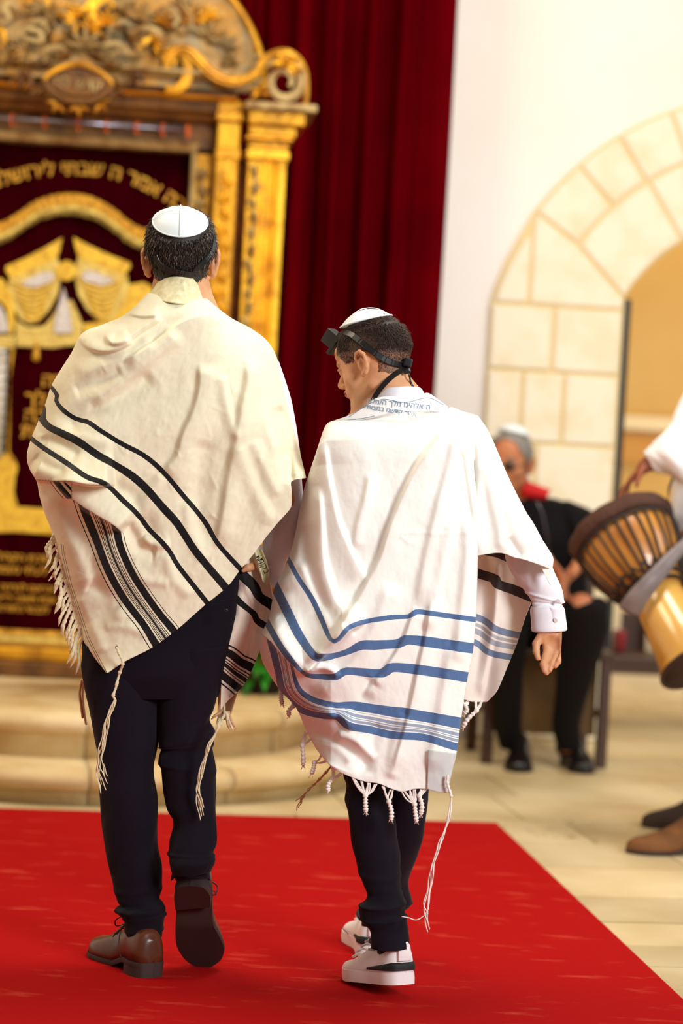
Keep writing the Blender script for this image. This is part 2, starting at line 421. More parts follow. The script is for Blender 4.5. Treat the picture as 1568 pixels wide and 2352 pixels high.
# ---------------------------------------------------------------- red carpet
def carpet_mat():
    m = bpy.data.materials.new('red_carpet'); m.use_nodes = True; nt = m.node_tree; N = nt.nodes; L = nt.links; b = N['Principled BSDF']
    b.inputs['Roughness'].default_value = .95; b.inputs['Specular IOR Level'].default_value = .1; b.inputs['Sheen Weight'].default_value = .0
    tc = N.new('ShaderNodeTexCoord'); mp = N.new('ShaderNodeMapping'); mp.inputs['Scale'].default_value = (3.2, 9.0, 1); mp.inputs['Rotation'].default_value = (0, 0, .12)
    L.new(tc.outputs['Object'], mp.inputs['Vector'])
    a = N.new('ShaderNodeTexNoise'); a.inputs['Scale'].default_value = 1.6; a.inputs['Detail'].default_value = 6; a.inputs['Roughness'].default_value = .62
    c = N.new('ShaderNodeTexNoise'); c.inputs['Scale'].default_value = 130; c.inputs['Detail'].default_value = 3
    L.new(mp.outputs[0], a.inputs['Vector']); L.new(tc.outputs['Object'], c.inputs['Vector'])
    r = N.new('ShaderNodeValToRGB'); r.color_ramp.elements[0].position = .575; r.color_ramp.elements[1].position = .72
    r.color_ramp.elements[0].color = (0.345, 0.0002, 0.0006, 1); r.color_ramp.elements[1].color = (0.45, 0.038, 0.018, 1)
    L.new(a.outputs['Fac'], r.inputs['Fac']); L.new(r.outputs['Color'], b.inputs['Base Color'])
    bp = N.new('ShaderNodeBump'); bp.inputs['Strength'].default_value = .25; bp.inputs['Distance'].default_value = .003
    L.new(c.outputs['Fac'], bp.inputs['Height']); L.new(bp.outputs['Normal'], b.inputs['Normal']); return m
c1 = ground(1140, 1893); c2 = ground(1568, 2300); c0 = ground(0, 1860)
dr = c2 - c1; dl = c0 - c1
pA = c1; pB = c1 + dr * 2.0; pD = c1 + dl * 1.9; pC = pD + dr * 2.0
mb = MB(); pts = []
for h in (0.0, 0.006): pts.append([tuple(p[:2]) + (h,) for p in (pA, pB, pC, pD)])
n = 40; top = []
mb.loft(pts)
cp = mb.build('red_carpet', carpet_mat(), bevel=.002)
tag(cp, 'bright red carpet laid on the stone floor with faint worn scuff marks', 'carpet')
CZ = 0.006

# ---------------------------------------------------------------- round limestone steps
SX, SY = -0.96, 8.87
steps = empty('stone_steps', (SX, SY, 0)); tag(steps, 'curved yellow limestone steps with rounded edges leading up to the gilded ark', 'steps')
def step_ring(prof, mesh, a0=-200, a1=20, n=90, mi=0):
    rows = []
    for r, z in prof: rows.append([(r * cos(R_(a0 + (a1 - a0) * k / n)), r * sin(R_(a0 + (a1 - a0) * k / n)) , z) for k in range(n + 1)])
    mesh.grid(rows, mi=mi)
M['stepstone'] = mat('step_limestone', (212, 190, 144), 0.7, noise=(4, (178, 140, 74), .3, .65), bump=(25, .4, .01))
def step_block(name, r_out, r_in, z0, z1, lip):
    mb = MB(); nb = 9
    cuts = [-205 + 225 * k / nb for k in range(nb + 1)]
    for k in range(nb):
        a0, a1 = cuts[k] + .12, cuts[k + 1] - .12; h = z1 - z0
        ro = r_out - lip
        prof = [(ro, z0), (ro, z1 - .075)] + [(ro + lip * sin(t), z1 - .0375 - .0375 * cos(t)) for t in np.linspace(0.2, pi - .35, 8)] + [(r_out - .035, z1), (r_in, z1), (r_in, z0)]
        prof = [p for p in prof]
        rings = [[(r * cos(R_(a0 + (a1 - a0) * q / 12)), r * sin(R_(a0 + (a1 - a0) * q / 12)), z) for r, z in prof] for q in range(13)]
        mb.loft(rings)
    o = mb.build(name, M['stepstone'], steps, smooth=False)
    for p in o.data.polygons: p.use_smooth = len(p.vertices) == 4
    return o
step_block('lower_step', 1.15, .55, 0, .12, .05)
step_block('upper_step', .93, .02, .10, .275, .045)
mb = MB(); mb.box((0, .36, .1375), (2.2, .70, .274)); mb.build('platform', M['stepstone'], steps, bevel=.01)
PZ = .275

# ---------------------------------------------------------------- back wall with the stone arch
WF = Frame(0, 10.1, 6.0)
WT = .42
acx, acz = 1.80, 1.50; R_in = .76
def wl(px, py, dy=0): q = WF.loc(px, py, dy); return q[0], q[2]
jx = 1.139; ang0 = math.acos((acx - jx) / R_in)
z_spring = acz + R_in * sin(ang0)
mb = MB(); Htop = 4.6
mb.box(((-6 + jx) / 2, WT / 2, Htop / 2), (6 + jx, WT, Htop))
xr = 2 * acx - jx
mb.box(((xr + 6) / 2, WT / 2, Htop / 2), (6 - xr, WT, Htop))
angs = np.linspace(pi - ang0, ang0, 40)
rows = []
arcp = [(acx + R_in * cos(a), acz + R_in * sin(a)) for a in angs]
mb.loft([[(x, 0, z), (x, WT, z), (x, WT, Htop), (x, 0, Htop)] for x, z in arcp])
wb = mb.build('wall_back', M['wall']); wb.location = WF.w(0, 0, 0); wb.rotation_euler = (0, 0, WF.yaw); tag(wb, kind='structure')

# stone surround: voussoirs in two rings and coursed pier blocks, a little proud of the plaster
arch = WF.empty('stone_arch_surround'); arch.name = 'trim_1'; tag(arch, kind='structure')
mo = MB(); st = MB()
def blk(poly, d=.032, j=.011):
    P = np.array(poly, float); c = P.mean(0); out = []
    n = len(P)
    # inset each edge by j
    area2 = sum(P[i][0] * P[(i + 1) % n][1] - P[(i + 1) % n][0] * P[i][1] for i in range(n))
    if area2 < 0: P = P[::-1]
    for i in range(n):
        a, b, c_ = P[i - 1], P[i], P[(i + 1) % n]
        e1 = (b - a) / (np.linalg.norm(b - a) + 1e-9); e2 = (c_ - b) / (np.linalg.norm(c_ - b) + 1e-9)
        n1 = np.array([-e1[1], e1[0]]); n2 = np.array([-e2[1], e2[0]]); m_ = n1 + n2; m_ = m_ / (m_ @ m_ + 1e-9) * 2; lm = np.linalg.norm(m_); m_ = m_ * min(1, 1.8 / lm)
        out.append(b + m_ * j * .7)
    st.prism(out, (1, 0, 0), (0, 0, 1), (0, 0, 0), (0, -1, 0), d, bev=.008)
Rm, Ro = 1.05, 1.275
def arc(r, a0, a1, n=6): return [(acx + r * cos(a), acz + r * sin(a)) for a in np.linspace(a0, a1, n)]
D = R_
inner_cuts = [180 - math.degrees(ang0), 124, 104, 84, 64, 44, math.degrees(ang0)]
for a0, a1 in zip(inner_cuts[:-1], inner_cuts[1:]): blk(arc(R_in, D(a0), D(a1)) + arc(Rm, D(a1), D(min(a0, 146))))
outer_cuts = [146, 134, 124.5, 113.5, 104, 93, 82, 71, 60, 49, 34]
for a0, a1 in zip(outer_cuts[:-1], outer_cuts[1:]): blk(arc(Rm, D(a0), D(a1)) + arc(Ro, D(a1), D(a0)))
# springing stone and the thin stone left of it
sp = (jx, z_spring)
zA = wl(1300, 707)[1]
ja = 180 - math.degrees(ang0)
oe = arc(Ro, D(146), D(172), 7)
xo = .575
P146 = (acx + Rm * cos(D(146)), acz + Rm * sin(D(146)))
blk([(jx, zA), (jx, z_spring), P146, (acx + Ro * cos(D(146)), acz + Ro * sin(D(146))), (.735, 2.13), (.735, zA)])
blk([(.735, zA), (.735, 2.13), (.70, 2.10), (.645, 2.0), (.605, 1.9), (xo + .01, zA)])
ys = [707, 858, 1023, 1190, 1350, 1500, 1640]
zs = [wl(1300, y)[1] for y in ys] + [0.0]
vj = [[1267], [1195, 1290], [1225], [1300], [1190], [1280], [1220]]
for i in range(len(zs) - 1):
    xs = [xo] + [wl(v, (ys[min(i, 6)] + 60))[0] for v in vj[i]] + [jx]
    for a, b in zip(xs[:-1], xs[1:]): blk([(a, zs[i + 1]), (b, zs[i + 1]), (b, zs[i]), (a, zs[i])])
# mirrored pier on the far side of the opening
for i in range(len(zs) - 1):
    xs = [xr, xr + .3 + .05 * (i % 2), 2 * acx - xo]
    for a, b in zip(xs[:-1], xs[1:]): blk([(a, zs[i + 1]), (b, zs[i + 1]), (b, zs[i]), (a, zs[i])])
# mortar bed
bed = [(xo, 0), (jx, 0), (jx, z_spring)] + arc(R_in, D(ja), D(180 - ja), 24)[0:] + [(xr, 0), (2 * acx - xo, 0), (2 * acx - xo - .02, zA)]
left = [(xo, 0.0), (xo, zA), (xo + .02, 1.9), (.64, 2.02)] 
outer = left + arc(Ro + .004, D(146), D(34), 40) + [(2 * acx - .64, 2.02), (2 * acx - xo, zA), (2 * acx - xo, 0)]
inner = [(jx, 0), (jx, 1.0), (jx, z_spring - .15), (jx, z_spring)] + arc(R_in, D(ja), D(180 - ja), 40) + [(xr, z_spring), (xr, 1.0), (xr, 0)]
o_ = catmull(outer, 160); i_ = catmull(inner, 160)
nn = min(len(outer), len(inner))
def res(P, n=160):
    P = np.array(P, float); a = np.r_[0, np.cumsum(np.linalg.norm(np.diff(P, axis=0), axis=1))]; t = np.linspace(0, a[-1], n)
    return np.stack([np.interp(t, a, P[:, i]) for i in (0, 1)], -1)
o_, i_ = res(outer), res(inner)
mo.loft([[(a[0], 0, a[1]), (a[0], -.018, a[1]), (b[0], -.018, b[1]), (b[0], .0, b[1])] for a, b in zip(o_, i_)])
# jamb faces in the opening
mo.loft([[(jx, -.02, 0), (jx + .004, -.02, 0), (jx + .004, WT, 0), (jx, WT, 0)], [(jx, -.02, z_spring), (jx + .004, -.02, z_spring), (jx + .004, WT, z_spring), (jx, WT, z_spring)]])
mo.build('mortar', M['mortar'], arch); st.build('dressed_stones', M['stone'], arch)
# iron door frame at the jamb
df = MB(); dq = WF.empty('door_1'); tag(dq, kind='structure')
df.box((jx + .022, .03, z_spring / 2), (.034, .07, z_spring)); df.build('door_frame', M['iron'], dq, bevel=.003)

# ---------------------------------------------------------------- room beyond the arch
RF = Frame(0, 13.3, 6.0)
rm = MB(); rm.box((2.2, .1, 2.3), (7.0, .2, 4.6))
rr = rm.build('wall_beyond', M['ochre']); rr.location = RF.w(0, 0, 0); rr.rotation_euler = (0, 0, RF.yaw); tag(rr, kind='structure')
tr = RF.empty('trim_2'); tag(tr, kind='structure')
q = MB(); q.box((2.2, -.02, 1.255), (7, .04, .17)); q.build('rail_band', M['dado'], tr)
q = MB(); q.box((2.2, -.035, 1.385), (7, .07, .08)); q.build('moulding', M['cream'], tr, bevel=.01)
bs = MB(); bs.box((2.2, -.03, .16), (7, .06, .32)); b_ = bs.build('lit_band_beyond', M['plainwhite'], bevel=.01); b_.location = RF.w(0, 0, 0); b_.rotation_euler = (0, 0, RF.yaw); tag(b_, kind='structure')  # white band stands in for the bright light patch at the wall base
area('passage_fill_light', tuple(WF.w(2.4, 1.6, 3.6)), tuple(WF.w(1.4, 3.2, .6)), 1.2, 70, (1.0, .86, .60))  # added area light that brightens the room beyond the arch
area('passage_window_light', tuple(WF.w(3.3, 1.8, .8)), tuple(WF.w(1.5, 3.0, .1)), .9, 26, (1.0, .97, .92))

# bench with cushions seen through the arch
BF = Frame(1.2, 11.0, 6.0)
be = BF.empty('wooden_bench', .25, 0); tag(be, 'dark wooden bench standing inside the arched opening behind the seated man', 'bench')
q = MB(); q.box((0, 0, .295), (1.0, .40, .05)); q.build('seat', M['walnut'] if 'walnut' in M else mat('dark_walnut', (62, 32, 14), .4), be, bevel=.01)
M['walnut'] = be.children[0].data.materials[0]
q = MB(); q.box((0, -.18, .26), (.98, .03, .05)); q.build('apron', M['walnut'], be, bevel=.005)
q = MB(); q.box((0, .19, .40), (1.0, .03, .18)); q.build('backrest', M['walnut'], be, bevel=.008)
for sx in (-1, 1):
    for sy in (-1, 1):
        q = MB(); q.box((sx * .46, sy * .16, .14), (.05, .05, .28)); q.build('leg', M['walnut'], be, bevel=.005)
M['redcush'] = mat('red_cushion', (130, 6, 18), .8, sheen=.3)
def cushion(x, w_, h_, label, mt, cat='cushion', name='cushion'):
    q = MB(); rr_ = []
    for t in np.linspace(-1, 1, 9):
        e = (1 - abs(t)**4)**.5 if abs(t) < 1 else .05
        e = max(e, .15)
        rr_.append([(x + .5 * w_ * np.sign(cos(a)) * abs(cos(a))**.35 * (0.85 + .15 * e), t * .045 * 1.0, .322 + h_ / 2 + .5 * h_ * np.sign(sin(a)) * abs(sin(a))**.35 * (0.85 + .15 * e)) for a in np.linspace(0, 2 * pi, 24, endpoint=False)])
    q.loft(rr_); o = q.build(name, mt, None, smooth=True); o.location = BF.w(.25, -.04, 0); o.rotation_euler = (R_(0), 0, BF.yaw); tag(o, label, cat)
cushion(.10, .11, .13, 'red cushion leaning on the dark bench, nearest the drum', M['redcush'])
cushion(-.16, .05, .10, 'small red cushion on the dark bench beside the seated man', M['redcush'])
def book(x, z, w_, h_, label):
    e = BF.empty('book', .25 + x, .07, z); tag(e, label, 'book')
    q = MB(); q.box((0, 0, h_ / 2), (w_, .03, h_)); q.build('cover', M['cream'], e, bevel=.003)
    q = MB(); q.box((0, 0, h_ / 2), (w_ - .008, .024, h_ + .002)); q.build('pages', M['plainwhite'], e)
book(-.165, .321, .055, .21, 'cream book standing on the dark bench next to the seated man')
book(.03, .321, .085, .19, 'cream book leaning upright on the bench under the drum bowl')

# ---------------------------------------------------------------- big maroon curtain
cu = WF.empty('curtain'); tag(cu, 'tall dark maroon velvet curtain hanging in folds behind the gilded ark', 'curtain')
xs = np.linspace(-2.6, .318, 700); zz = np.linspace(.02, 4.2, 60)
X, Z = np.meshgrid(xs, zz)
ph = np.cumsum(1 + .8 * vnoise(xs * 3.5, xs * 0, 4)) * (xs[1] - xs[0]) * 2 * pi / .105
dep = -.32 + .062 * np.sin(ph)[None, :] * (0.75 + .5 * vnoise(X * 2, Z * .4, 3)) + .012 * np.sin(ph * 2.3 + 1)[None, :]
fl_ = np.clip((xs - .10) / .1, 0, 1)[None, :]
dep = dep * (1 - fl_) + (-.33 + .03 * np.sin((X - .1) * 26)) * fl_
X2 = X + .004 * np.sin(Z * 2 + X * 9)
mb = MB(); mb.grid(np.stack([X2, dep, Z], -1).tolist())
o = mb.build('drape', M['velvet'], cu, smooth=True); sm = o.modifiers.new('t', 'SOLIDIFY'); sm.thickness = .004
q = MB(); q.tube([(-2.7, -.34, 4.22), (.36, -.34, 4.22)], .02, 12); q.build('curtain_rod', M['gold'], cu)

# ---------------------------------------------------------------- room shell out of view
q = MB(); q.box((0, 0, 0), (.2, 16, 4.6)); o = q.build('wall_left', M['wall']); o.location = (-5.2, 4.6, 2.3); tag(o, kind='structure')
q = MB(); q.box((0, 0, 0), (14, 18, .2)); o = q.build('ceiling', M['wall']); o.location = (0, 6.0, 7.4); tag(o, kind='structure')

# ================================================================ gilded ark
AF = Frame(-1.08, 9.13, 5.0)
ark = AF.empty('gilded_ark', 0, 0, PZ); tag(ark, 'tall carved gilded synagogue ark framing a dark embroidered curtain', 'ark')
def al(px, py, dy=0.0):
    q = AF.loc(px, py, dy); q = q - np.array([0, 0, PZ]); return q
def apx(pts, dy=0.0): return [tuple(al(x, y, dy)) for x, y in pts]
def zz_(py, px=300, dy=0): return float(al(px, py, dy)[2])
G, G2, PT, PG, BG = M['gold'], M['gold2'], M['patina'], M['patgrey'], M['browngold']
OW = .445           # half opening
OT = zz_(330, 300)  # top of the opening
z_arch = OT
def both(fn):
    for s in (-1, 1): fn(s)

# pilasters: outer fluted shaft, carved shaft, recessed strip, inner frame bead
SH = OT - .02
def pilaster(s):
    # outer shaft with flutes
    prof = []
    x0, x1 = .655, .795
    xs_ = np.linspace(x0, x1, 60); d = -.10 + .012 * np.clip(np.abs(np.sin((xs_ - .70) / .022 * pi)), .25, 1) * (xs_ > .70) * (xs_ < .77)
    d = np.where((xs_ > .655) & (xs_ < .70), -.085 , d)
    ring = [(s * x, y, 0) for x, y in zip(xs_, d)] + [(s * x1, .25, 0), (s * x0, .25, 0)]
    q = MB(); q.loft([[(a, b, .0) for a, b, _ in ring], [(a, b, SH) for a, b, _ in ring]]); q.build('fluted_pilaster', G2, ark)
    # recess between
    q = MB(); q.box((s * .635, .12, SH / 2), (.05, .22, SH)); q.build('recessed_strip', BG, ark)
    # carved inner pilaster
    q = MB(); q.box((s * .575, .03, SH / 2), (.085, .16, SH)); q.build('carved_pilaster', G, ark, bevel=.006)
    # inner carved panel, framed
    q = MB(); q.box((s * .488, .07, SH / 2), (.09, .10, SH)); q.build('carved_panel', G, ark)
    q = MB(); q.tube([(s * (OW + .008), .0, 0), (s * (OW + .008), .0, SH)], .011, 8); q.build('frame_bead', PT, ark, smooth=True)
    q = MB(); q.tube([(s * .528, .01, 0), (s * .528, .01, SH)], .008, 8); q.build('frame_bead', BG, ark, smooth=True)
both(pilaster)

def leaf_rows(c, ang, L, W, curl, n=7, m=5, lift=.02):
    """a curled acanthus leaf in the ark's x-z plane, standing off the ground by lift"""
    rows = []
    for i in range(n):
        t = i / (n - 1); a = ang + curl * t * t
        px = c[0] + L * t * cos(ang + curl * t * .5); pz = c[2] + L * t * sin(ang + curl * t * .5)
        wv = W * (sin(pi * min(t * 1.05, 1) ** .7) + .12) * (1 + .22 * sin(t * 22)); row = []
        for j in range(m):
            u = (j / (m - 1) - .5) * 2
            row.append((px - sin(a) * u * wv, c[1] - lift * (1 - u * u) * (0.35 + t) - .5 * lift * sin(pi * t) + .25 * lift * abs(u), pz + cos(a) * u * wv))
        rows.append(row)
    return rows
def carve_strip(name, xc, wdt, y, z0, z1, mt, seed, s=1):
    """running vine of leaves and berries up a pilaster"""
    r = random.Random(seed); q = MB(); z = z0; k = 0
    while z < z1:
        sg = 1 if k % 2 else -1
        q.grid(leaf_rows((xc, y, z), pi / 2 - sg * .75 * s, wdt * .75, wdt * .17, sg * 1.9 * s, lift=.018))
        q.grid(leaf_rows((xc, y, z + .012), pi / 2 + sg * .9 * s, wdt * .55, wdt * .13, -sg * 1.6 * s, lift=.016))
        c = (xc + sg * wdt * .26, y - .008, z + .035)
        for _ in range(3):
            cc = (c[0] + r.uniform(-.008, .008), c[1], c[2] + r.uniform(-.01, .01))
            q.lathe([(.0005, -.007), (.006, -.004), (.0075, 0), (.006, .004), (.0005, .007)], cc, 8)
        z += r.uniform(.05, .066); k += 1
    q.tube([(xc + .006 * sin(z * 30), y - .006, z) for z in np.linspace(z0, z1, 60)], .005, 6)
    return q.build(name, mt, ark, smooth=True)
for s in (-1, 1):
    carve_strip('carved_vine', s * .575, .078, -.052, .5, SH - .08, G2, 3, s)
    carve_strip('carved_vine', s * .488, .07, .018, .5, SH - .05, PT, 5, s)
    carve_strip('carved_vine', s * .68, .045, -.086, .5, SH - .05, PT, 9, s)
# base plinth and sill under the curtain
q = MB(); q.box((0, .05, .03), (1.7, .42, .06)); q.build('plinth', M['browngold'], ark, bevel=.008)
q = MB(); q.box((0, .03, .085), (1.62, .34, .05)); q.build('sill', G, ark, bevel=.01)
for s in (-1, 1):
    q = MB(); q.box((s * .66, .02, .28), (.33, .32, .40)); q.build('pedestal', G, ark, bevel=.012)

# lintel, capitals and entablature
def molding(prof, x0, x1, name, mt, ret=True, sm=False):
    """profile [(z, y)] swept along x between x0 and x1 with returns to the wall"""
    q = MB()
    ring0 = [(x0, y, z) for z, y in prof] + [(x0, .26, prof[-1][0]), (x0, .26, prof[0][0])]
    ring1 = [(x1, y, z) for z, y in prof] + [(x1, .26, prof[-1][0]), (x1, .26, prof[0][0])]
    q.loft([ring0, ring1]); return q.build(name, mt, ark, smooth=sm)
zr = zz_(300, 300)
ztop = zz_(238, 520)
molding([(OT - .015, .0), (OT + .01, -.012), (OT + .018, .0)], -OW - .02, OW + .02, 'lintel_bead', PT)
molding([(OT, .03), (zr + .045, .03)], -.53, .53, 'lintel_panel', BG)
molding([(zr + .04, .02), (zr + .05, -.02), (zr + .07, -.03)], -.60, .60, 'lintel_moulding', BG)
e0 = zr + .07
def entab(x0, x1, off, mA, mB, mC):
    molding([(e0, -.03 - off), (e0 + .015, -.05 - off), (e0 + .05, -.055 - off)], x0, x1, 'architrave', mA)
    molding([(e0 + .05, -.07 - off), (e0 + .058, -.085 - off), (e0 + .07, -.09 - off)], x0, x1, 'fillet', mB)
    molding([(e0 + .07, -.06 - off), (e0 + .115, -.06 - off)], x0, x1, 'frieze', mA)
    molding([(e0 + .115, -.09 - off), (e0 + .125, -.13 - off), (e0 + .142, -.15 - off), (e0 + .15, -.15 - off)], x0, x1, 'cornice', mC)
entab(-.60, .60, 0, BG, G, PT)
def capital(s):
    # stepped capital and the forward break of the entablature over the pilaster
    zc = SH
    for (za, zb, a, b, y, mt) in [(zc - .02, zc + .015, .645, .805, -.115, G2), (zc + .015, zc + .05, .65, .80, -.105, G),
                                  (zc + .05, zc + .066, .64, .815, -.125, G), (zc + .066, zc + .108, .65, .825, -.12, G),
                                  (zc + .108, zc + .158, .645, .855, -.15, G), (zc + .158, zc + .186, .63, .895, -.19, PT)]:
        q = MB(); q.box((s * (a + b) / 2, (y + .26) / 2, (za + zb) / 2), (b - a, .26 - y, zb - za)); q.build('capital_block', mt, ark, bevel=.006)
    for (za, zb, a, b, y, mt) in [(zc - .02, zc + .02, .53, .625, -.06, G), (zc + .02, zc + .12, .535, .62, -.055, G2), (zc + .12, zc + .15, .525, .63, -.075, G), (zc + .15, zc + .20, .53, .625, -.065, G)]:
        q = MB(); q.box((s * (a + b) / 2, (y + .2) / 2, (za + zb) / 2), (b - a, .2 - y, zb - za)); q.build('capital_block', mt, ark, bevel=.005)
both(capital)
cz = e0 + .15

# rod with rings
rod = apx([(150, 293), (440, 302)], -.02)
q = MB(); q.tube([(-.40, -.03, zr + .012), (.41, -.03, zr + .012)], .009, 12); q.build('curtain_rod', M['steel'], ark, smooth=True)
for px in (28, 103, 180, 245, 315, 375, 432, -45, -115):
    c = al(px, 296, -.03); q = MB(); t = 0.35
    q.tube([(c[0] + .006 * cos(a), c[1] + .016 * cos(a), zr + .008 + .022 * sin(a)) for a in np.linspace(0, 2 * pi, 20)], .0032, 6, caps=False)
    q.build('ring', M['orange'], ark, smooth=True)

# pediment: domed half-ellipse shell with a beaded rim
pa, pb, pz0 = .70, .58, cz - .06
rows = []
for r in np.linspace(0, 1, 22):
    rows.append([(pa * r * cos(a), -.02 - .10 * (1 - r * r)**.5 + .008 * sin(a * 30) * r, pz0 + pb * r * sin(a)) for a in np.linspace(0, pi, 80)])
q = MB(); q.grid(rows); q.grid([[(pa * cos(a), -.02, pz0 + pb * sin(a)) for a in np.linspace(0, pi, 80)], [(pa * cos(a), .2, pz0 + pb * sin(a)) for a in np.linspace(0, pi, 80)]])
q.build('pediment', PG, ark, smooth=True)
q = MB(); q.tube([(pa * 1.005 * cos(a), -.03, pz0 + pb * 1.005 * sin(a)) for a in np.linspace(0, pi, 70)], .014, 8); q.build('pediment_rim', G, ark, smooth=True)
q = MB(); q.box((0, .02, cz - .01), (1.22, .20, .05)); q.build('pediment_base', PT, ark, bevel=.006)
def spiral(c, r0, turns, a0, d, n=40, e=.16):
    out = []
    for i in range(n):
        t = i / (n - 1); r = r0 * ((1 - t) ** 1.0 * (1 - e) + e); a = a0 + d * turns * 2 * pi * t
        out.append((c[0] + r * cos(a), c[1] - .02 * t, c[2] + r * sin(a)))
    return out
def scroll(name, pts, rad, mt, n=60, y=None, ribs=True):
    """thick carved scroll: a double-ridged tapering moulding following pts"""
    P = catmull(pts, n); rad_ = np.interp(np.linspace(0, 1, n), np.linspace(0, 1, len(rad)), rad)
    q = MB(); q.tube(P.tolist(), rad_, 10, asp=1.0, up_=(0, 1, 0))
    if ribs:
        T = np.gradient(P, axis=0); T /= np.linalg.norm(T, axis=1, keepdims=True); Nn = np.stack([-T[:, 2], T[:, 1] * 0, T[:, 0]], -1)
        for s in (-1, 1):
            q.tube((P + Nn * (rad_ * .75 * s)[:, None] + np.array([0, -.5, 0]) * rad_[:, None]).tolist(), rad_ * .34, 6, up_=(0, 1, 0))
    return q.build(name, mt, ark, smooth=True)
def S(px, dy): return apx(px, dy)
# the large S-scroll on the right shoulder, mirrored on the left
big = [(408, 122), (392, 122), (385, 135), (392, 150), (408, 150), (422, 134), (415, 112), (392, 104), (404, 100), (430, 105), (455, 122), (480, 152), (505, 173), (535, 182), (565, 178), (590, 165)]
sw = S([(380, 160), (388, 138), (402, 120), (420, 113), (440, 122), (462, 145), (485, 168), (515, 184), (545, 186), (572, 178), (592, 166)], -.14)
inner_sp = S([(380, 205), (405, 206), (425, 190), (432, 160), (424, 128), (404, 112), (386, 118), (378, 134), (386, 148), (400, 146), (402, 132), (394, 128)], -.13)
vol = al(651, 190, -.16)
def mir(P): return [(-p[0], p[1], p[2]) for p in P]
for f in (lambda P: P, mir):
    scroll('scroll', f(sw), [.010, .017, .021, .019, .015], G)
    scroll('scroll', f(S([(430, 128), (452, 150), (478, 172), (510, 190), (545, 200), (575, 196), (598, 180)], -.12)), [.008, .012, .014, .012], PT)
    scroll('scroll', f(inner_sp), [.014, .018, .018, .014, .010, .007], G)
    v = [(vol[0] + .004, vol[1], vol[2] - .004)]
    P = spiral(tuple(vol), .082, 1.5, pi * .78, -1, 60, .30)
    scroll('volute', f(P[::1]), [.013, .017, .017, .014, .011, .008], PT, 80)
    scroll('scroll', f(S([(590, 172), (598, 150), (612, 134), (635, 124), (660, 124), (682, 138), (696, 160), (702, 188), (703, 225), (700, 243)], -.13)), [.010, .014, .017, .014, .010, .008], G)
    # acanthus leaves over the volute
    q = MB(); c = f([tuple(al(655, 150, -.17))])[0]; mm = 1 if f([(1, 0, 0)])[0][0] > 0 else -1
    for a, L, cu_ in ((.2, .07, -1.2), (1.0, .06, -1), (1.9, .06, 1), (2.7, .06, 1.2), (-.5, .06, -.8)):
        aa = a if mm > 0 else pi - a
        q.grid(leaf_rows(c, aa, L, .016, cu_ * mm, lift=.02))
    q.build('acanthus_leaf', G2, ark, smooth=True)
    q = MB(); q.lathe([(.001, -.014), (.010, -.010), (.014, 0), (.010, .010), (.001, .014)], f([tuple(al(590, 130, -.12))])[0], 12); q.build('rosette', PT, ark, smooth=True)
    q = MB(); c = f([tuple(al(598, 215, -.16))])[0]
    for a in (-.4, .5, 1.4, 2.4, 3.3): q.grid(leaf_rows(c, a, .045, .012, 1.0, lift=.018))
    q.build('acanthus_leaf', G, ark, smooth=True)
# scrolls and foliage over the dome
fo = [([(108, 55), (90, 48), (62, 52), (38, 62), (22, 80), (30, 92), (40, 78), (62, 66), (92, 76), (98, 92), (72, 92), (45, 80)], [.010, .014, .013, .010, .008], PT),
      ([(2, 110), (10, 95), (8, 75), (-8, 66)], [.006, .012, .010], G),
      ([(40, 22), (22, 5), (10, 18), (20, 42), (8, 52), (-8, 48)], [.006, .014, .012, .008], PT),
      ([(262, 20), (250, -4), (232, 2), (214, 16), (212, 34), (222, 56)], [.006, .014, .016, .008], G2),
      ([(190, 25), (208, 8), (230, -6), (250, -18)], [.008, .014, .010], G2),
      ([(300, 78), (325, 66), (350, 68), (370, 82), (374, 108)], [.007, .013, .013, .008], PT),
      ([(250, 72), (262, 58), (285, 50), (305, 62)], [.008, .011, .007], PG),
      ([(235, 104), (260, 100), (285, 108), (300, 122)], [.007, .011, .007], PT),
      ([(250, 128), (275, 120), (305, 124), (330, 118)], [.007, .010, .007], PG),
      ([(318, 110), (330, 100), (345, 86)], [.006, .012, .008], G2),
      ([(100, 118), (125, 108), (150, 116)], [.007, .012, .008], PT),
      ([(120, 96), (130, 75), (148, 60)], [.006, .011, .007], PG),
      ([(355, 40), (372, 22), (395, 22), (408, 42), (398, 62)], [.006, .012, .010, .006], PT),
      ([(60, 10), (80, -8), (105, -2), (112, 20)], [.006, .012, .008], G),
      ([(410, 5), (430, 22), (440, 48), (432, 70)], [.006, .011, .007], PG),
      ([(130, 30), (150, 40), (170, 58), (172, 75)], [.006, .011, .007], G)]
for P, rd, mt in fo: scroll('scroll', S(P, -.15 if P[0][0] < 400 else -.10), rd, mt, 44)
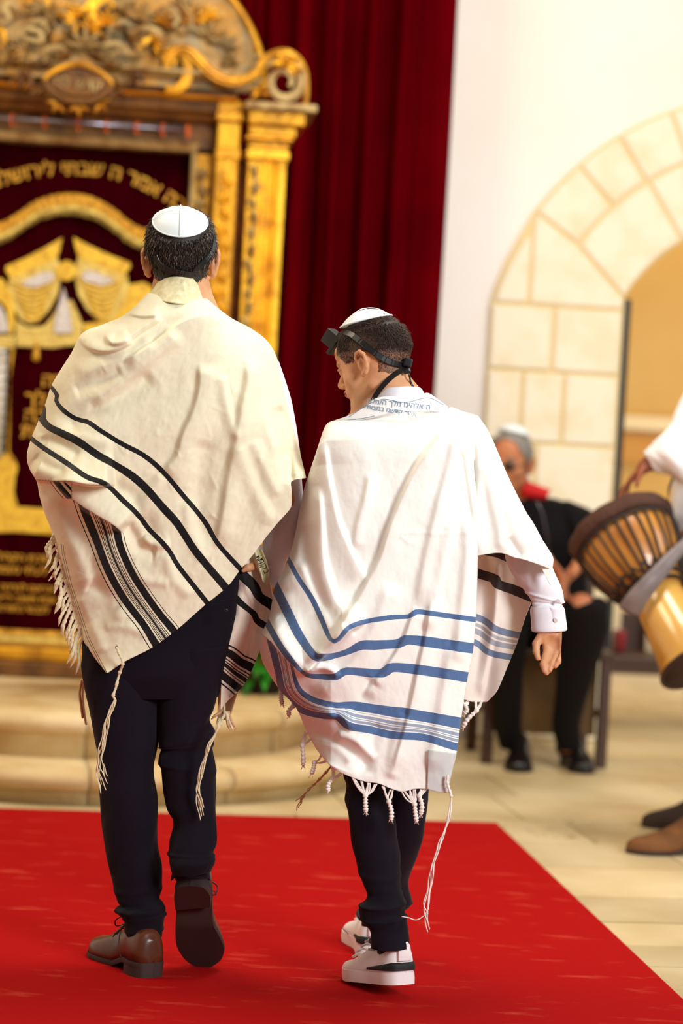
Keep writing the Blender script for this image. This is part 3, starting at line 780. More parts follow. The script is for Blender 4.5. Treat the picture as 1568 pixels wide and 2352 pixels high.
# crown-like beads high in the middle
q = MB()
for x, y in ((140, 8), (152, 10), (162, 13), (172, 15), (180, 17)): q.lathe([(.0008, -.007), (.006, -.004), (.008, 0), (.006, .004), (.0008, .007)], tuple(al(x, y, -.17)), 10)
for x, y in ((158, 40), (156, 52)): q.lathe([(.0008, -.008), (.007, -.004), (.009, 0), (.007, .004), (.0008, .008)], tuple(al(x, y, -.17)), 10)
q.build('bead_row', G2, ark, smooth=True)
fr = random.Random(12)
for k, (x, y, a, L, mt) in enumerate([(195, 115, 1.6, .10, PT), (205, 75, 1.2, .08, G), (175, 45, 2.2, .07, G2), (150, 85, 2.4, .08, PG), (120, 60, 2.8, .07, PT), (60, 120, 2.9, .08, PG), (95, 30, 2.0, .08, PT), (280, 30, .9, .09, PT), (320, 50, 1.2, .09, PG),
        (300, 100, .5, .08, PT), (350, 105, .3, .07, G), (400, 90, 1.9, .08, PG), (440, 60, 1.6, .09, G), (470, 90, 1.2, .08, PT), (480, 50, 1.8, .07, G2), (510, 110, 1.4, .08, PG), (530, 150, 1.8, .05, PT), (420, 30, 1.2, .08, PT), (20, 130, 2.6, .07, PG), (240, 60, 1.4, .08, G), (260, 90, 2.2, .06, PG), (370, 60, 1.2, .07, G)]):
    c = al(x, y, -.125 if x < 380 else -.075); q = MB()
    for j in range(5):
        q.grid(leaf_rows(tuple(c + np.array([0, -.01, 0])), a + (j - 2) * .45, L * (1 - .12 * abs(j - 2)), L * .15, (j - 2) * .6, lift=.022))
    q.build('acanthus_leaf', mt, ark, smooth=True)
# cartouche with a dim carved word
cc = al(180, 192, -.19)
ca = [(-.118, 0), (-.10, .02), (-.06, .045), (0, .062), (.06, .045), (.10, .02), (.118, 0), (.09, -.028), (.05, -.05), (0, -.055), (-.05, -.05), (-.09, -.028)]
q = MB(); q.prism(catmull(ca + [ca[0]], 60)[:-1], (1, 0, 0), (0, 0, 1), tuple(cc), (0, -1, 0), .022, bev=.01); cart = q.build('cartouche', BG, ark, smooth=False)
scroll('cartouche_frame', [(cc[0] + x * 1.08, cc[1] - .02, cc[2] + z * 1.12) for x, z in ca[:7]], [.007, .010, .007], G)
scroll('cartouche_frame', [(cc[0] + x * 1.08, cc[1] - .02, cc[2] + z * 1.2) for x, z in ca[6:] + ca[:1]], [.008, .011, .008], BG)
me = text_mesh(heb('קדש לה'), .055, depth=.002, bold=.0006); a = mesh_xy(me); a = np.stack([a[:, 0] + cc[0], -a[:, 2] + cc[1] - .024, a[:, 1] + cc[2] - .018], -1); set_co(me, a)
o = link('carved_word', me, PT, None, False); o.parent = cart
for x, y, a in ((105, 205, 2.6), (100, 160, 1.8), (250, 160, 1.2), (262, 205, .4), (180, 240, -1.6), (60, 185, 2.9), (300, 185, .2), (150, 140, 1.9), (215, 140, 1.1), (135, 235, -2.2), (225, 235, -.9)):
    q = MB(); c = al(x, y, -.19)
    for j in (-1, 0, 1): q.grid(leaf_rows(tuple(c), a + j * .6, .05, .012, j * 1.0 + .4, lift=.02))
    q.build('acanthus_leaf', BG if y < 225 else G, ark, smooth=True)
for P in ([(70, 215), (95, 200), (110, 212), (125, 232), (140, 243)], [(235, 243), (250, 228), (262, 210), (285, 200)], [(20, 195), (45, 172), (62, 165), (72, 185), (66, 205)], [(290, 200), (300, 178), (318, 172), (330, 190)]):
    scroll('scroll', S(P, -.19), [.007, .011, .008], BG, 36)

# ---------------------------------------------------------------- embroidered ark curtain (hangs inside the frame)
PC = AF.empty('ark_curtain', 0, 0, PZ); tag(PC, 'dark maroon ark curtain embroidered in gold with Hebrew letters, pillars and a gold fringe', 'curtain')
CY = .11
xs = np.linspace(-OW - .03, OW + .03, 220); zs_ = np.linspace(.12, OT + .03, 60)
def cfold(x, z=0): return CY + .007 * np.sin(x * 26 + .5) + .004 * np.sin(x * 61) 
X, Z = np.meshgrid(xs, zs_)
q = MB(); q.grid(np.stack([X, cfold(X), Z], -1).tolist()); q.build('velvet_cloth', M['velvetdark'], PC, smooth=True)
def pc(pts): return [(float(v[0]), float(v[2])) for v in (al(x, y, CY) for x, y in pts)]
def emb(name, px, mt, lift=.012, n=None, raw=False, parent=None, th=.006, smooth_=True):
    P = pc(px) if not raw else px
    if n: P = catmull(list(P) + [P[0]], n)[:-1]
    q = MB(); q.prism(P, (1, 0, 0), (0, 0, 1), (0, CY - lift, 0), (0, -1, 0), th, bev=.003); return q.build(name, mt, parent or PC)
# valance with fringe
def pcx(px): return pc(px)
va = pc([(-60, 505), (0, 512), (40, 492), (85, 462), (130, 448), (175, 446), (215, 455), (260, 480), (300, 512), (330, 526), (360, 526), (420, 505), (470, 480)])
V = catmull(va, 260); 
rows = [[(x, CY - .022 - .004 * sin(i * .8), z - h) for i, (x, z) in enumerate(V)] for h in (0, .012, .026, .040, .045)]
q = MB(); q.grid(rows); o = q.build('valance_band', M['thread'], PC, smooth=True); o.modifiers.new('t', 'SOLIDIFY').thickness = .006
q = MB()
for i, (x, z) in enumerate(catmull(va, 330)):
    l = .045 + random.uniform(-.004, .004); dx = random.uniform(-.003, .003)
    q.tube([(x, CY - .024, z - .036), (x + dx * .5, CY - .030, z - .036 - l * .5), (x + dx, CY - .026, z - .036 - l)], [.0022, .0026, .003], 5)
q.build('fringe', M['thread2'], PC, smooth=True)
# draped gold canopies: left and right halves
for mirror in (0, 1):
    def mx(P): 
        ax = 156
        return [((2 * ax - x) if mirror else x, y + ((x - ax) * .06 if mirror else 0)) for x, y in P]
    dy0 = 0
    emb('gold_canopy', mx([(144, 546), (110, 566), (60, 592), (14, 612), (12, 622), (20, 634), (30, 640), (60, 628), (110, 604), (132, 592), (138, 575)]), M['thread3'])
    emb('gold_canopy', mx([(132, 592), (80, 616), (20, 640), (16, 665), (28, 705), (48, 735), (66, 746), (88, 740), (112, 715), (132, 680), (140, 640), (138, 610)]), M['thread2'], lift=.010)
    for k in range(7):
        y = 648 + k * 13; w_ = 58 - k * 6
        P = pc(mx([(78 - w_, y - 4), (78 - w_ * .5, y + 8), (78, y + 10), (78 + w_ * .5, y + 4), (78 + w_, y - 12)]))
        q = MB(); q.tube([(x, CY - .019, z) for x, z in catmull(P, 20)], [.003] * 4 + [.006] * 12 + [.003] * 4, 6); q.build('gold_swag', M['thread3'], PC, smooth=True)
    emb('silver_panel', mx([(48, 655), (58, 645), (90, 630), (118, 622), (124, 638), (120, 648), (80, 662)]), M['silver'], lift=.02)
emb('gold_column_cap', [(128, 620), (140, 604), (156, 600), (168, 606), (176, 622), (168, 640), (150, 646), (134, 638)], M['thread3'], lift=.019, n=30)
emb('silver_panel', [(146, 660), (152, 680), (164, 730), (166, 766), (124, 766), (126, 735), (138, 690)], M['silver'], lift=.019)
emb('gold_mantle', [(36, 735), (60, 752), (100, 750), (122, 725), (140, 690), (166, 690), (190, 745), (190, 790), (120, 800), (36, 796)], M['thread2'], lift=.006)
emb('gold_mantle', [(262, 670), (290, 655), (330, 648), (350, 660), (350, 720), (290, 760), (240, 770), (200, 790), (190, 745), (230, 740)], M['thread3'], lift=.006)
# tassel
q = MB(); c = pc([(84, 800)])[0]; q.lathe([(.004, 0), (.008, -.01), (.006, -.02), (.013, -.045), (.015, -.07), (.009, -.08)], (c[0], CY - .02, c[1] + .03), 12); q.build('tassel', M['thread'], PC, smooth=True)
# twisted pillar on the left
pl = pc([(-6, 800), (26, 800), (18, 1050), (-14, 1050)])
q = MB(); xc = (pl[0][0] + pl[1][0]) / 2 - .012; zt, zb_ = pl[0][1], pl[3][1]
q.lathe([(.026, zb_), (.026, zt)], (xc, CY - .01, 0), 16); q.build('silver_pillar', M['silver'], PC, smooth=True)
M['greenthread'] = mat('green_grey_thread', (150, 150, 110), .6)
for k in range(12):
    z0 = zb_ + (zt - zb_) * k / 12; q = MB(); q.tube([(xc + .028 * cos(a), CY - .01 - .028 * sin(a), z0 + .03 * (1 - a / pi)) for a in np.linspace(0, pi, 12)], .004, 5); q.build('pillar_spiral', M['greenthread'], PC, smooth=True)
emb('gold_capital', [(-40, 770), (36, 772), (34, 800), (-40, 800)], M['thread2'], lift=.03)
emb('gold_arch_piece', [(-30, 640), (6, 640), (30, 680), (36, 735), (30, 770), (22, 770), (18, 715), (0, 690), (-30, 690)], M['thread3'], lift=.012)
emb('silver_panel', [(-30, 695), (0, 700), (14, 725), (20, 765), (-30, 765)], M['silver'], lift=.01)
emb('gold_base', [(-60, 1045), (14, 1042), (38, 1062), (40, 1075), (34, 1095), (30, 1130), (40, 1165), (300, 1180), (320, 1240), (120, 1228), (30, 1222), (-60, 1225)], M['thread3'], lift=.008)
emb('gold_side_border', [(26, 800), (34, 800), (24, 870), (22, 1040), (36, 1058), (30, 1062), (18, 1044)], M['thread'], lift=.012)
# letters
def letters(s, size, x, z, mt=None, lift=.012, anchor=0, name='embroidered_word', bold=.0):
    me = text_mesh(heb(s), size, depth=.0015, bold=bold); a = mesh_xy(me)
    if not len(a): return
    w_ = a[:, 0].max() - a[:, 0].min(); off = {0: 0, -1: -a[:, 0].min(), 1: -a[:, 0].max()}[anchor]
    set_co(me, np.stack([a[:, 0] + off + x, -a[:, 2] + CY - lift, a[:, 1] + z], -1)); link(name, me, mt or M['thread'], PC, False)
for s, px, py in (('תורה', 97, 888), ('צוה לך', 58, 930), ('אהבה', 57, 968), ('אמת', 48, 1004)):
    c = pc([(px, py)])[0]; letters(s, .075, c[0], c[1], anchor=-1, bold=.0012, lift=.018)
for s, px, py in (('נדבת הקהל', 118, 1292), ('לעלוי נשמת הורינו', 108, 1320), ('זכרונם לברכה', 125, 1360), ('שנת תשנב לפק', 128, 1385), ('לכבוד התורה', 112, 1408)):
    c = pc([(px, py)])[0]; letters(s, .043 if py < 1330 else .036, c[0], c[1], anchor=1, bold=.0008)
# arched inscription
me = text_mesh(heb('כה אמר ה שבתי לירושלם ברחמים ביתי יבנה'), .075, depth=.0015, bold=.0014); a = mesh_xy(me)
P3 = np.array(pc([(-160, 500), (-90, 452), (0, 422), (75, 403), (150, 396), (230, 399), (300, 416), (350, 440), (410, 476), (450, 508)]))
Pc = catmull(P3, 300); arcl = np.r_[0, np.cumsum(np.linalg.norm(np.diff(Pc, axis=0), axis=1))]
T_ = np.gradient(Pc, axis=0); T_ /= np.linalg.norm(T_, axis=1, keepdims=True)
# the inscription runs from lower right (first word) to the left
right_s = arcl[np.argmin(np.abs(Pc[:, 0] - pc([(420, 482)])[0][0]))]
tx = a[:, 0] - a[:, 0].max(); tot = -tx.min(); s0 = right_s - 0.0; sc = (right_s - .02) / tot if tot > right_s else 1.0
sp_ = s0 + tx * 1.0
bx = np.interp(sp_, arcl, Pc[:, 0]); bz = np.interp(sp_, arcl, Pc[:, 1]); tX = np.interp(sp_, arcl, T_[:, 0]); tZ = np.interp(sp_, arcl, T_[:, 1])
hh_ = a[:, 1] - .01
set_co(me, np.stack([bx - tZ * hh_, CY - .012 - a[:, 2], bz + tX * hh_], -1)); link('embroidered_word', me, M['thread'], PC, False)
# bottom fringe border
q = MB(); zb1 = zz_(1448, 100, CY); zb2 = zz_(1498, 100, CY)
q.grid([[(x, CY - .014 + .003 * sin(x * 60), z) for x in np.linspace(-OW - .02, OW + .02, 200)] for z in (zb1 - .0, zb1 - .012, zb1 - .022)]); q.build('fringe_heading', M['thread'], PC, smooth=True)
q = MB()
for x in np.arange(-OW - .02, OW + .02, .0042):
    l = .052 + random.uniform(-.006, .004); q.tube([(x, CY - .018, zb1 - .02), (x + random.uniform(-.002, .002), CY - .03, zb1 - .02 - l)], [.0022, .003], 5)
q.build('fringe', M['thread2'], PC, smooth=True)

# ---------------------------------------------------------------- leafy plant beside the ark
pg = ground(598, 1592, PZ); plant = empty('potted_plant', (pg[0], pg[1] + .02, PZ)); tag(plant, 'leafy green plant standing on the steps between the two walkers', 'plant')
M['leaf'] = mat('green_leaf', (42, 128, 22), .4, noise=(12, (14, 62, 10), .35, .6)); M['pot'] = mat('dark_pot', (40, 26, 18), .6)
q = MB(); q.lathe([(.05, 0), (.07, .004), (.085, .09), (.09, .10), (.078, .10), (.07, .08)], (0, 0, 0), 20); q.build('pot', M['pot'], plant, smooth=True)
q = MB(); pr = random.Random(5)
for k in range(150):
    a = pr.uniform(0, 2 * pi); el = pr.uniform(-.3, 1.35); L = pr.uniform(.05, .11); b0 = Vector((.07 * cos(a) * cos(el) * 1.4, .07 * sin(a) * cos(el), .10 + .06 * sin(el) + pr.uniform(-.03, .04)))
    d = Vector((cos(a) * cos(el), sin(a) * cos(el), sin(el))); sd = d.cross(Vector((0, 0, 1))).normalized(); n_ = 5; rows = []
    for i in range(n_):
        t = i / (n_ - 1); c = b0 + d * L * t + Vector((0, 0, -.05 * t * t * L / .1)); wv = .016 * sin(pi * min(t * .95 + .03, 1)) ** .7
        rows.append([c - sd * wv, c + Vector((0, 0, -.003)), c + sd * wv])
    q.grid(rows)
q.build('foliage', M['leaf'], plant, smooth=True)

# ================================================================ tools for clothing and people
def pdist(poly, X, Y):
    """distance, signed distance (positive to the right of travel = below a left-to-right line) and arc position 0..1"""
    P = np.array(poly, float); best = np.full(X.shape, 1e9); sg = np.zeros(X.shape); al_ = np.zeros(X.shape)
    L = np.linalg.norm(np.diff(P, axis=0), axis=1); A = np.r_[0, np.cumsum(L)]; tot = A[-1]
    for i in range(len(P) - 1):
        d = P[i + 1] - P[i]; rx, ry = X - P[i][0], Y - P[i][1]; t = (rx * d[0] + ry * d[1]) / (d @ d + 1e-9)
        lo = -1e9 if i == 0 else 0; hi = 1e9 if i == len(P) - 2 else 1
        tc = np.clip(t, 0, 1); dd = np.hypot(rx - tc * d[0], ry - tc * d[1])
        te = np.clip(t, lo, hi); de = np.hypot(rx - te * d[0], ry - te * d[1]); s = np.sign(d[0] * ry - d[1] * rx)
        m = de < np.abs(best); best = np.where(m, de, best); sg = np.where(m, s * de, sg); al_ = np.where(m, (A[i] + t * L[i]) / tot, al_)
    return best, sg, al_
def fold(X, Y, poly, amp, wa, wb=None, taper=.12):
    """a ridge (amp>0, towards the camera) along poly; wa = width on its upper/left side, wb on the lower/right side, in px"""
    P = catmull(poly, 24) if len(poly) > 2 else poly
    wb = wa if wb is None else wb
    d, s, a = pdist(P, X, Y)
    e = np.clip((a + .02) / taper, 0, 1) * np.clip((1.02 - a) / taper, 0, 1); e = e * e * (3 - 2 * e)
    return amp * e * np.where(s > 0, np.exp(-(s / wb)**2), np.exp(-(s / wa)**2))
def ucoord(X, Y, lines, n=60):
    """stripe coordinate: k on line k, interpolated between"""
    ds = [pdist(catmull(l, n), X, Y)[1] for l in lines]
    U = np.where(ds[0] <= 0, ds[0] / 60.0, 0.0)
    for k in range(len(ds) - 1):
        a, b = ds[k], ds[k + 1]; m = (a > 0) & (b <= 0) if k == 0 else (a > 0) & (b <= 0)
        U = np.where(m, k + a / (a - b + 1e-9), U)
    U = np.where(ds[-1] > 0, len(ds) - 1 + ds[-1] / 60.0, U); return U
def rs(P, n): return catmull(P, n)
def sheet(name, T, Rr, B, L, ns, nt, yfun, attrs=None, mt=None, parent=None, wrapL=None, wrapR=None, thick=.0022, wrapT=None):
    """cloth draped over a body: boundary curves in view coordinates, yfun(X,Y,s,t) gives its distance; sides wrap round the body"""
    T, B, Lc, Rc = rs(T, ns), rs(B, ns), rs(L, nt), rs(Rr, nt)
    s = np.linspace(0, 1, ns)[None, :, None]; t = np.linspace(0, 1, nt)[:, None, None]
    C = (1 - s) * Lc[:, None] + s * Rc[:, None] + (1 - t) * T[None] + t * B[None] - ((1 - s) * (1 - t) * T[0] + s * (1 - t) * T[-1] + (1 - s) * t * B[0] + s * t * B[-1])
    X, Y = C[..., 0], C[..., 1]; S_, T_ = np.broadcast_to(s[..., 0], X.shape), np.broadcast_to(t[..., 0], X.shape)
    Z = yfun(X, Y, S_, T_)
    A = attrs(X, Y) if attrs else {}
    def ext(X, Y, Z, A, wr, left):
        nw = 14; t1 = T_[:, 0]; r = wr(t1)
        ph = np.linspace(0, 1.5, nw + 1)[1:]
        e = 0 if left else -1; sgn = 1 if left else -1
        cx = X[:, e][:, None] + sgn * (r * 560)[:, None] * (1 - np.cos(ph))[None]; cz = Z[:, e][:, None] + r[:, None] * np.sin(ph)[None]
        cy = np.repeat(Y[:, e][:, None], nw, 1)
        if left: f = lambda a, c: np.concatenate([c[:, ::-1], a], 1)
        else: f = lambda a, c: np.concatenate([a, c], 1)
        A = {k: f(v, np.repeat(v[:, e][:, None], nw, 1)) for k, v in A.items()}
        return f(X, cx), f(Y, cy), f(Z, cz), A
    if wrapL is not None: X, Y, Z, A = ext(X, Y, Z, A, wrapL, True)
    if wrapR is not None: X, Y, Z, A = ext(X, Y, Z, A, wrapR, False)
    P = at(X, Y, Z); n0, n1 = X.shape
    idx = np.arange(n0 * n1).reshape(n0, n1)
    F = np.stack([idx[:-1, :-1], idx[1:, :-1], idx[1:, 1:], idx[:-1, 1:]], -1).reshape(-1, 4)
    me = bpy.data.meshes.new(name); me.vertices.add(n0 * n1); me.vertices.foreach_set('co', P.reshape(-1))
    me.loops.add(F.size); me.loops.foreach_set('vertex_index', F.ravel()); me.polygons.add(len(F)); me.polygons.foreach_set('loop_start', np.arange(0, F.size, 4))
    me.update(calc_edges=True)
    for k, v in A.items():
        at_ = me.attributes.new(k, 'FLOAT', 'POINT'); at_.data.foreach_set('value', np.ascontiguousarray(v, np.float32).ravel())
    o = link(name, me, mt, None, True)
    if parent is not None: keep(o, parent)
    m = o.modifiers.new('t', 'SOLIDIFY'); m.thickness = thick; m.offset = 0
    return o
def falloff(s, w, b):
    """quarter-round turn-away near an edge, s = 0 at the silhouette"""
    q = np.clip(1 - s / w, 0, 1); return b * (1 - np.sqrt(np.clip(1 - q * q, 0, 1)))
def limb(rows, nr=90, nc=56, ratio=1.0, wr=None):
    """rows: (xL,yL,xR,yR,Ycentre[,ratio]) in view coordinates; returns ring grid"""
    A = np.array([list(r) + [ratio] * (6 - len(r)) for r in rows], float); A = bez_interp(A, nr)
    out = []; ph = np.linspace(0, 2 * pi, nc, endpoint=False)
    for i, (xl, yl, xr, yr, Yc, q) in enumerate(A):
        a = at(xl, yl, Yc); b = at(xr, yr, Yc); c = (a + b) / 2; h = (b - a) / 2; hl = np.linalg.norm(h); k = 1.0
        dv = np.array([0, 1.0, 0]); dv -= h * (dv @ h) / hl**2; dv /= np.linalg.norm(dv)
        R = c + np.outer(np.cos(ph), h) + np.outer(np.sin(ph), dv * hl * q)
        if wr is not None:
            d = wr(i / (nr - 1), ph); nrm = R - c; nrm /= np.linalg.norm(nrm, axis=1, keepdims=True); R = R + nrm * d[:, None]
        out.append(R)
    return out
def limb_obj(name, groups, mt, parent, caps=True, solid=0.0):
    q = MB()
    for g in groups: q.loft([r.tolist() for r in g], caps)
    o = q.build(name, mt, None, smooth=True); keep(o, parent)
    if solid: o.modifiers.new('t', 'SOLIDIFY').thickness = solid
    return o
def put(q, name, mt, parent, smooth=True, bevel=0):
    o = q.build(name, mt, None, smooth=smooth, bevel=bevel); keep(o, parent); return o
def sdf_sample(S, P):
    P = np.atleast_2d(P); I = []; Fr = []
    for ax, a in enumerate((S.x, S.y, S.z)):
        i = np.clip(np.searchsorted(a, P[:, ax]) - 1, 0, len(a) - 2); I.append(i); Fr.append(np.clip((P[:, ax] - a[i]) / (a[i + 1] - a[i]), 0, 1))
    r = 0
    for i in (0, 1):
        for j in (0, 1):
            for k in (0, 1):
                w_ = (Fr[0] if i else 1 - Fr[0]) * (Fr[1] if j else 1 - Fr[1]) * (Fr[2] if k else 1 - Fr[2]); r = r + w_ * S.F[I[0] + i, I[1] + j, I[2] + k]
    return r
def hitY(S, px, py, y0, y1, off=0.0, n=500):
    """depth at which the view ray through (px,py) first meets the body"""
    ys = np.linspace(y0, y1, n); d = ray(px, py); P = cam_pos + d[None] * (ys / d[1])[:, None]
    f = sdf_sample(S, P) - off; k = np.argmax(f < 0)
    return ys[k] if (f < 0).any() else ys[np.argmin(f)]
def ribbon(P, wd, th, nrmfn, taper=None):
    """flat strap through points P; nrmfn gives the outward normal at each"""
    P = np.array(P, float); q = MB(); rings = []; n = len(P)
    T = np.gradient(P, axis=0); T /= np.linalg.norm(T, axis=1, keepdims=True) + 1e-9
    for i in range(n):
        N = np.array(nrmfn(P[i]), float); N -= T[i] * (N @ T[i]); N /= np.linalg.norm(N) + 1e-9; B_ = np.cross(T[i], N)
        w_ = wd if np.isscalar(wd) else wd[i]
        rings.append([P[i] + B_ * w_ / 2 * a + N * th * b for a, b in ((-1, 0), (-.85, 1), (.85, 1), (1, 0), (.85, -.3), (-.85, -.3))])
    return q.loft(rings)

# ---------------------------------------------------------------- heads
def head_sdf(S, c, r, f, u, sc=1.0, fine=True):
    """r,f,u: the head's own right, forward and up; c: middle of the skull"""
    M3 = np.stack([r, f, u], 1)
    def p(a, b, d): return c + (r * a + f * b + u * d) * sc
    E = lambda a, b, d, ra, rb, rc, k=.012, sub=False, pw=2.0: S.ell(p(a, b, d), (ra * sc, rb * sc, rc * sc), M3, k * sc, sub, pw)
    Cn = lambda a, b, ra, rb, k=.01, sub=False: S.cone(p(*a), p(*b), ra * sc, rb * sc, k * sc, sub)
    E(0, -.004, .022, .076, .094, .086, pw=2.15)
    E(0, -.022, .006, .071, .076, .072)
    E(0, .038, -.020, .062, .058, .070, .02)
    E(0, .046, -.062, .050, .048, .050, .02)
    Cn((-.050, -.004, -.075), (-.018, .068, -.104), .016, .013, .018); Cn((.050, -.004, -.075), (.018, .068, -.104), .016, .013, .018)
    E(0, .082, -.103, .020, .016, .015, .014)
    E(0, .088, .030, .048, .012, .030, .018)              # forehead
    E(0, .090, .004, .046, .012, .008, .010)              # brow
    for s in (-1, 1):
        E(s * .032, .100, -.016, .017, .014, .011, .008, True)
        E(s * .030, .084, -.016, .014, .0135, .0135, .002)  # eyeballs
        E(s * .030, .088, -.009, .017, .012, .006, .004)    # lids
        E(s * .043, .056, -.042, .018, .020, .016, .020)    # cheeks
        E(s * .010, .104, -.050, .009, .010, .008, .005)    # nostril wings
    Cn((0, .094, -.006), (0, .118, -.042), .0075, .0105, .008)
    E(0, .114, -.044, .0105, .011, .0095, .006)
    E(0, .086, -.072, .028, .016, .020, .012)
    E(0, .102, -.067, .022, .007, .0055, .003); E(0, .099, -.078, .019, .0075, .0065, .003)
    Cn((-.022, .1035, -.0725), (.022, .1035, -.0725), .0018, .0018, .003, True)
    for s in (-1, 1):
        # ear: plate, helix rim, lobe, hollow
        def q(b, d, o=0.0): return (s * (.074 + o), -.004 + b, -.022 + d)
        S.ell(p(*q(-.004, -.002, .004)), (.007 * sc, .017 * sc, .026 * sc), M3, .006 * sc)
        hel = [q(.012, .006, .002), q(.016, .020, .005), q(.008, .031, .010), q(-.006, .033, .015), q(-.018, .022, .018), q(-.021, .004, .017), q(-.016, -.012, .013), q(-.006, -.024, .008), q(.004, -.028, .004)]
        rr = [.0042, .0045, .0048, .005, .0052, .005, .005, .006, .0065]
        for i in range(len(hel) - 1): Cn(hel[i], hel[i + 1], rr[i], rr[i + 1], .003)
        if fine:
            S.ell(p(*q(-.002, -.001, .013)), (.006 * sc, .0095 * sc, .0135 * sc), M3, .004 * sc, True)
            Cn(q(-.006, .016, .010), q(-.013, .0, .013), .0032, .003, .003)
            Cn(q(.010, -.006, .006), q(.009, .001, .007), .004, .004, .003)
    return p
def hand_sdf(S, wrist, pdir, side, nrm, sc=1.0, curls=(.25, .3, .35, .4), spread=.05, thumb=(.75, .35), k=.004, kn=1.0):
    """pdir: wrist->fingers, side: towards the thumb, nrm: out of the palm (palm side)"""
    d = np.array(pdir, float); d /= np.linalg.norm(d); s_ = np.array(side, float); s_ -= d * (s_ @ d); s_ /= np.linalg.norm(s_); n = np.cross(d, s_); n = n if n @ np.array(nrm) > 0 else -n
    w_ = np.array(wrist, float); L = .085 * sc
    M3 = np.stack([s_, d, n], 1)
    S.ell(w_ + d * .048 * sc, (.040 * sc, .050 * sc, .0145 * sc), M3, .010 * sc, False, 2.6)
    S.cone(w_ - d * .03 * sc, w_ + d * .02 * sc, .023 * sc, .024 * sc, .014 * sc)
    S.ell(w_ + d * .030 * sc + s_ * .024 * sc + n * .006 * sc, (.016 * sc, .030 * sc, .014 * sc), M3, .008 * sc)
    S.ell(w_ + d * .036 * sc - s_ * .026 * sc + n * .006 * sc, (.012 * sc, .030 * sc, .012 * sc), M3, .008 * sc)
    lens = [(.042, .026, .021), (.046, .030, .022), (.042, .028, .021), (.034, .021, .019)]
    for i, (off, ln) in enumerate(zip((.029, .0098, -.0098, -.029), lens)):
        b = w_ + d * (.085 - (.004, 0, .003, .010)[i]) * sc + s_ * off * sc; a = 0.0; dd = d + s_ * (spread * (1.5 - i)); dd /= np.linalg.norm(dd)
        r_ = (.0092, .0094, .0090, .0080)[i] * sc; S.cone(w_ + d * .045 * sc + s_ * off * .8 * sc, b, r_ * 1.05, r_ * 1.08, .006 * sc)
        for j, l in enumerate(ln):
            a += curls[i] * kn * (0.9, 1.1, .8)[j]; dirv = dd * cos(a) + n * sin(a); e = b + dirv * l * sc; S.cone(b, e, r_ * (1.04, .97, .9)[j], r_ * (.97, .9, .80)[j], .0025 * sc if j else k * sc); b = e
    # thumb from the side of the palm, near its base
    b = w_ + d * .022 * sc + s_ * .030 * sc + n * .006 * sc; ang, cu_ = thumb
    t0 = d * cos(ang) + s_ * sin(ang) + n * .25; t0 /= np.linalg.norm(t0); m = b + t0 * .038 * sc; t1 = t0 * cos(cu_) + d * sin(cu_) * .8 + n * .15; t1 /= np.linalg.norm(t1)
    e = m + t1 * .030 * sc; e2 = e + (t1 * .9 + n * .25) * .022 * sc
    S.cone(b, m, .0135 * sc, .0112 * sc, .010 * sc); S.cone(m, e, .0108 * sc, .010 * sc, .003 * sc); S.cone(e, e2, .0100 * sc, .0082 * sc, .003 * sc)
def body_mesh(S, mt, parent, name='body', it=3):
    o = link(name, S.mesh(name), mt, None, True); keep(o, parent); smooth_mod(o, it, .5); return o
def cap_kippah(c, n, rad, R, side, parent, mt, name='kippah', seam=True, mt2=None, squash=1.0):
    """round cloth cap of radius rad lying on a sphere-like skull of radius R; n = outward axis"""
    n = np.array(n, float); n /= np.linalg.norm(n); a = np.array(side, float); a -= n * (a @ n); a /= np.linalg.norm(a); b = np.cross(n, a)
    h = lambda q: R * (math.sqrt(max(1 - (q / R)**2, 0)) - 1) * squash
    q = MB(); rings = []
    for rr_ in list(np.linspace(0.02, 1, 18)): rings.append([c + n * h(rr_ * rad) + (a * cos(t) + b * sin(t)) * rr_ * rad for t in np.linspace(0, 2 * pi, 64, endpoint=False)])
    q.loft(rings, True); o = q.build(name, mt, None, smooth=True); keep(o, parent); m = o.modifiers.new('t', 'SOLIDIFY'); m.thickness = .0022; m.offset = 1
    mt2 = mt2 or mt
    q = MB(); q.tube([c + n * (h(rad) + .001) + (a * cos(t) + b * sin(t)) * rad for t in np.linspace(0, 2 * pi, 65)], .0019, 6, caps=False); e = q.build('trim_edge', mt2, None, smooth=True); e.parent = o; e.matrix_parent_inverse = (Matrix.Translation(parent.location)).inverted() if False else o.matrix_parent_inverse.copy() if False else Matrix.Identity(4)
    if seam:
        for dv in (a, b):
            q = MB(); q.tube([c + n * (h(x) + .0026) + dv * x for x in np.linspace(-rad, rad, 30)], .0009, 5); e = q.build('seam', mt2, None, smooth=True); e.parent = o; e.matrix_parent_inverse = Matrix.Identity(4)
    return o
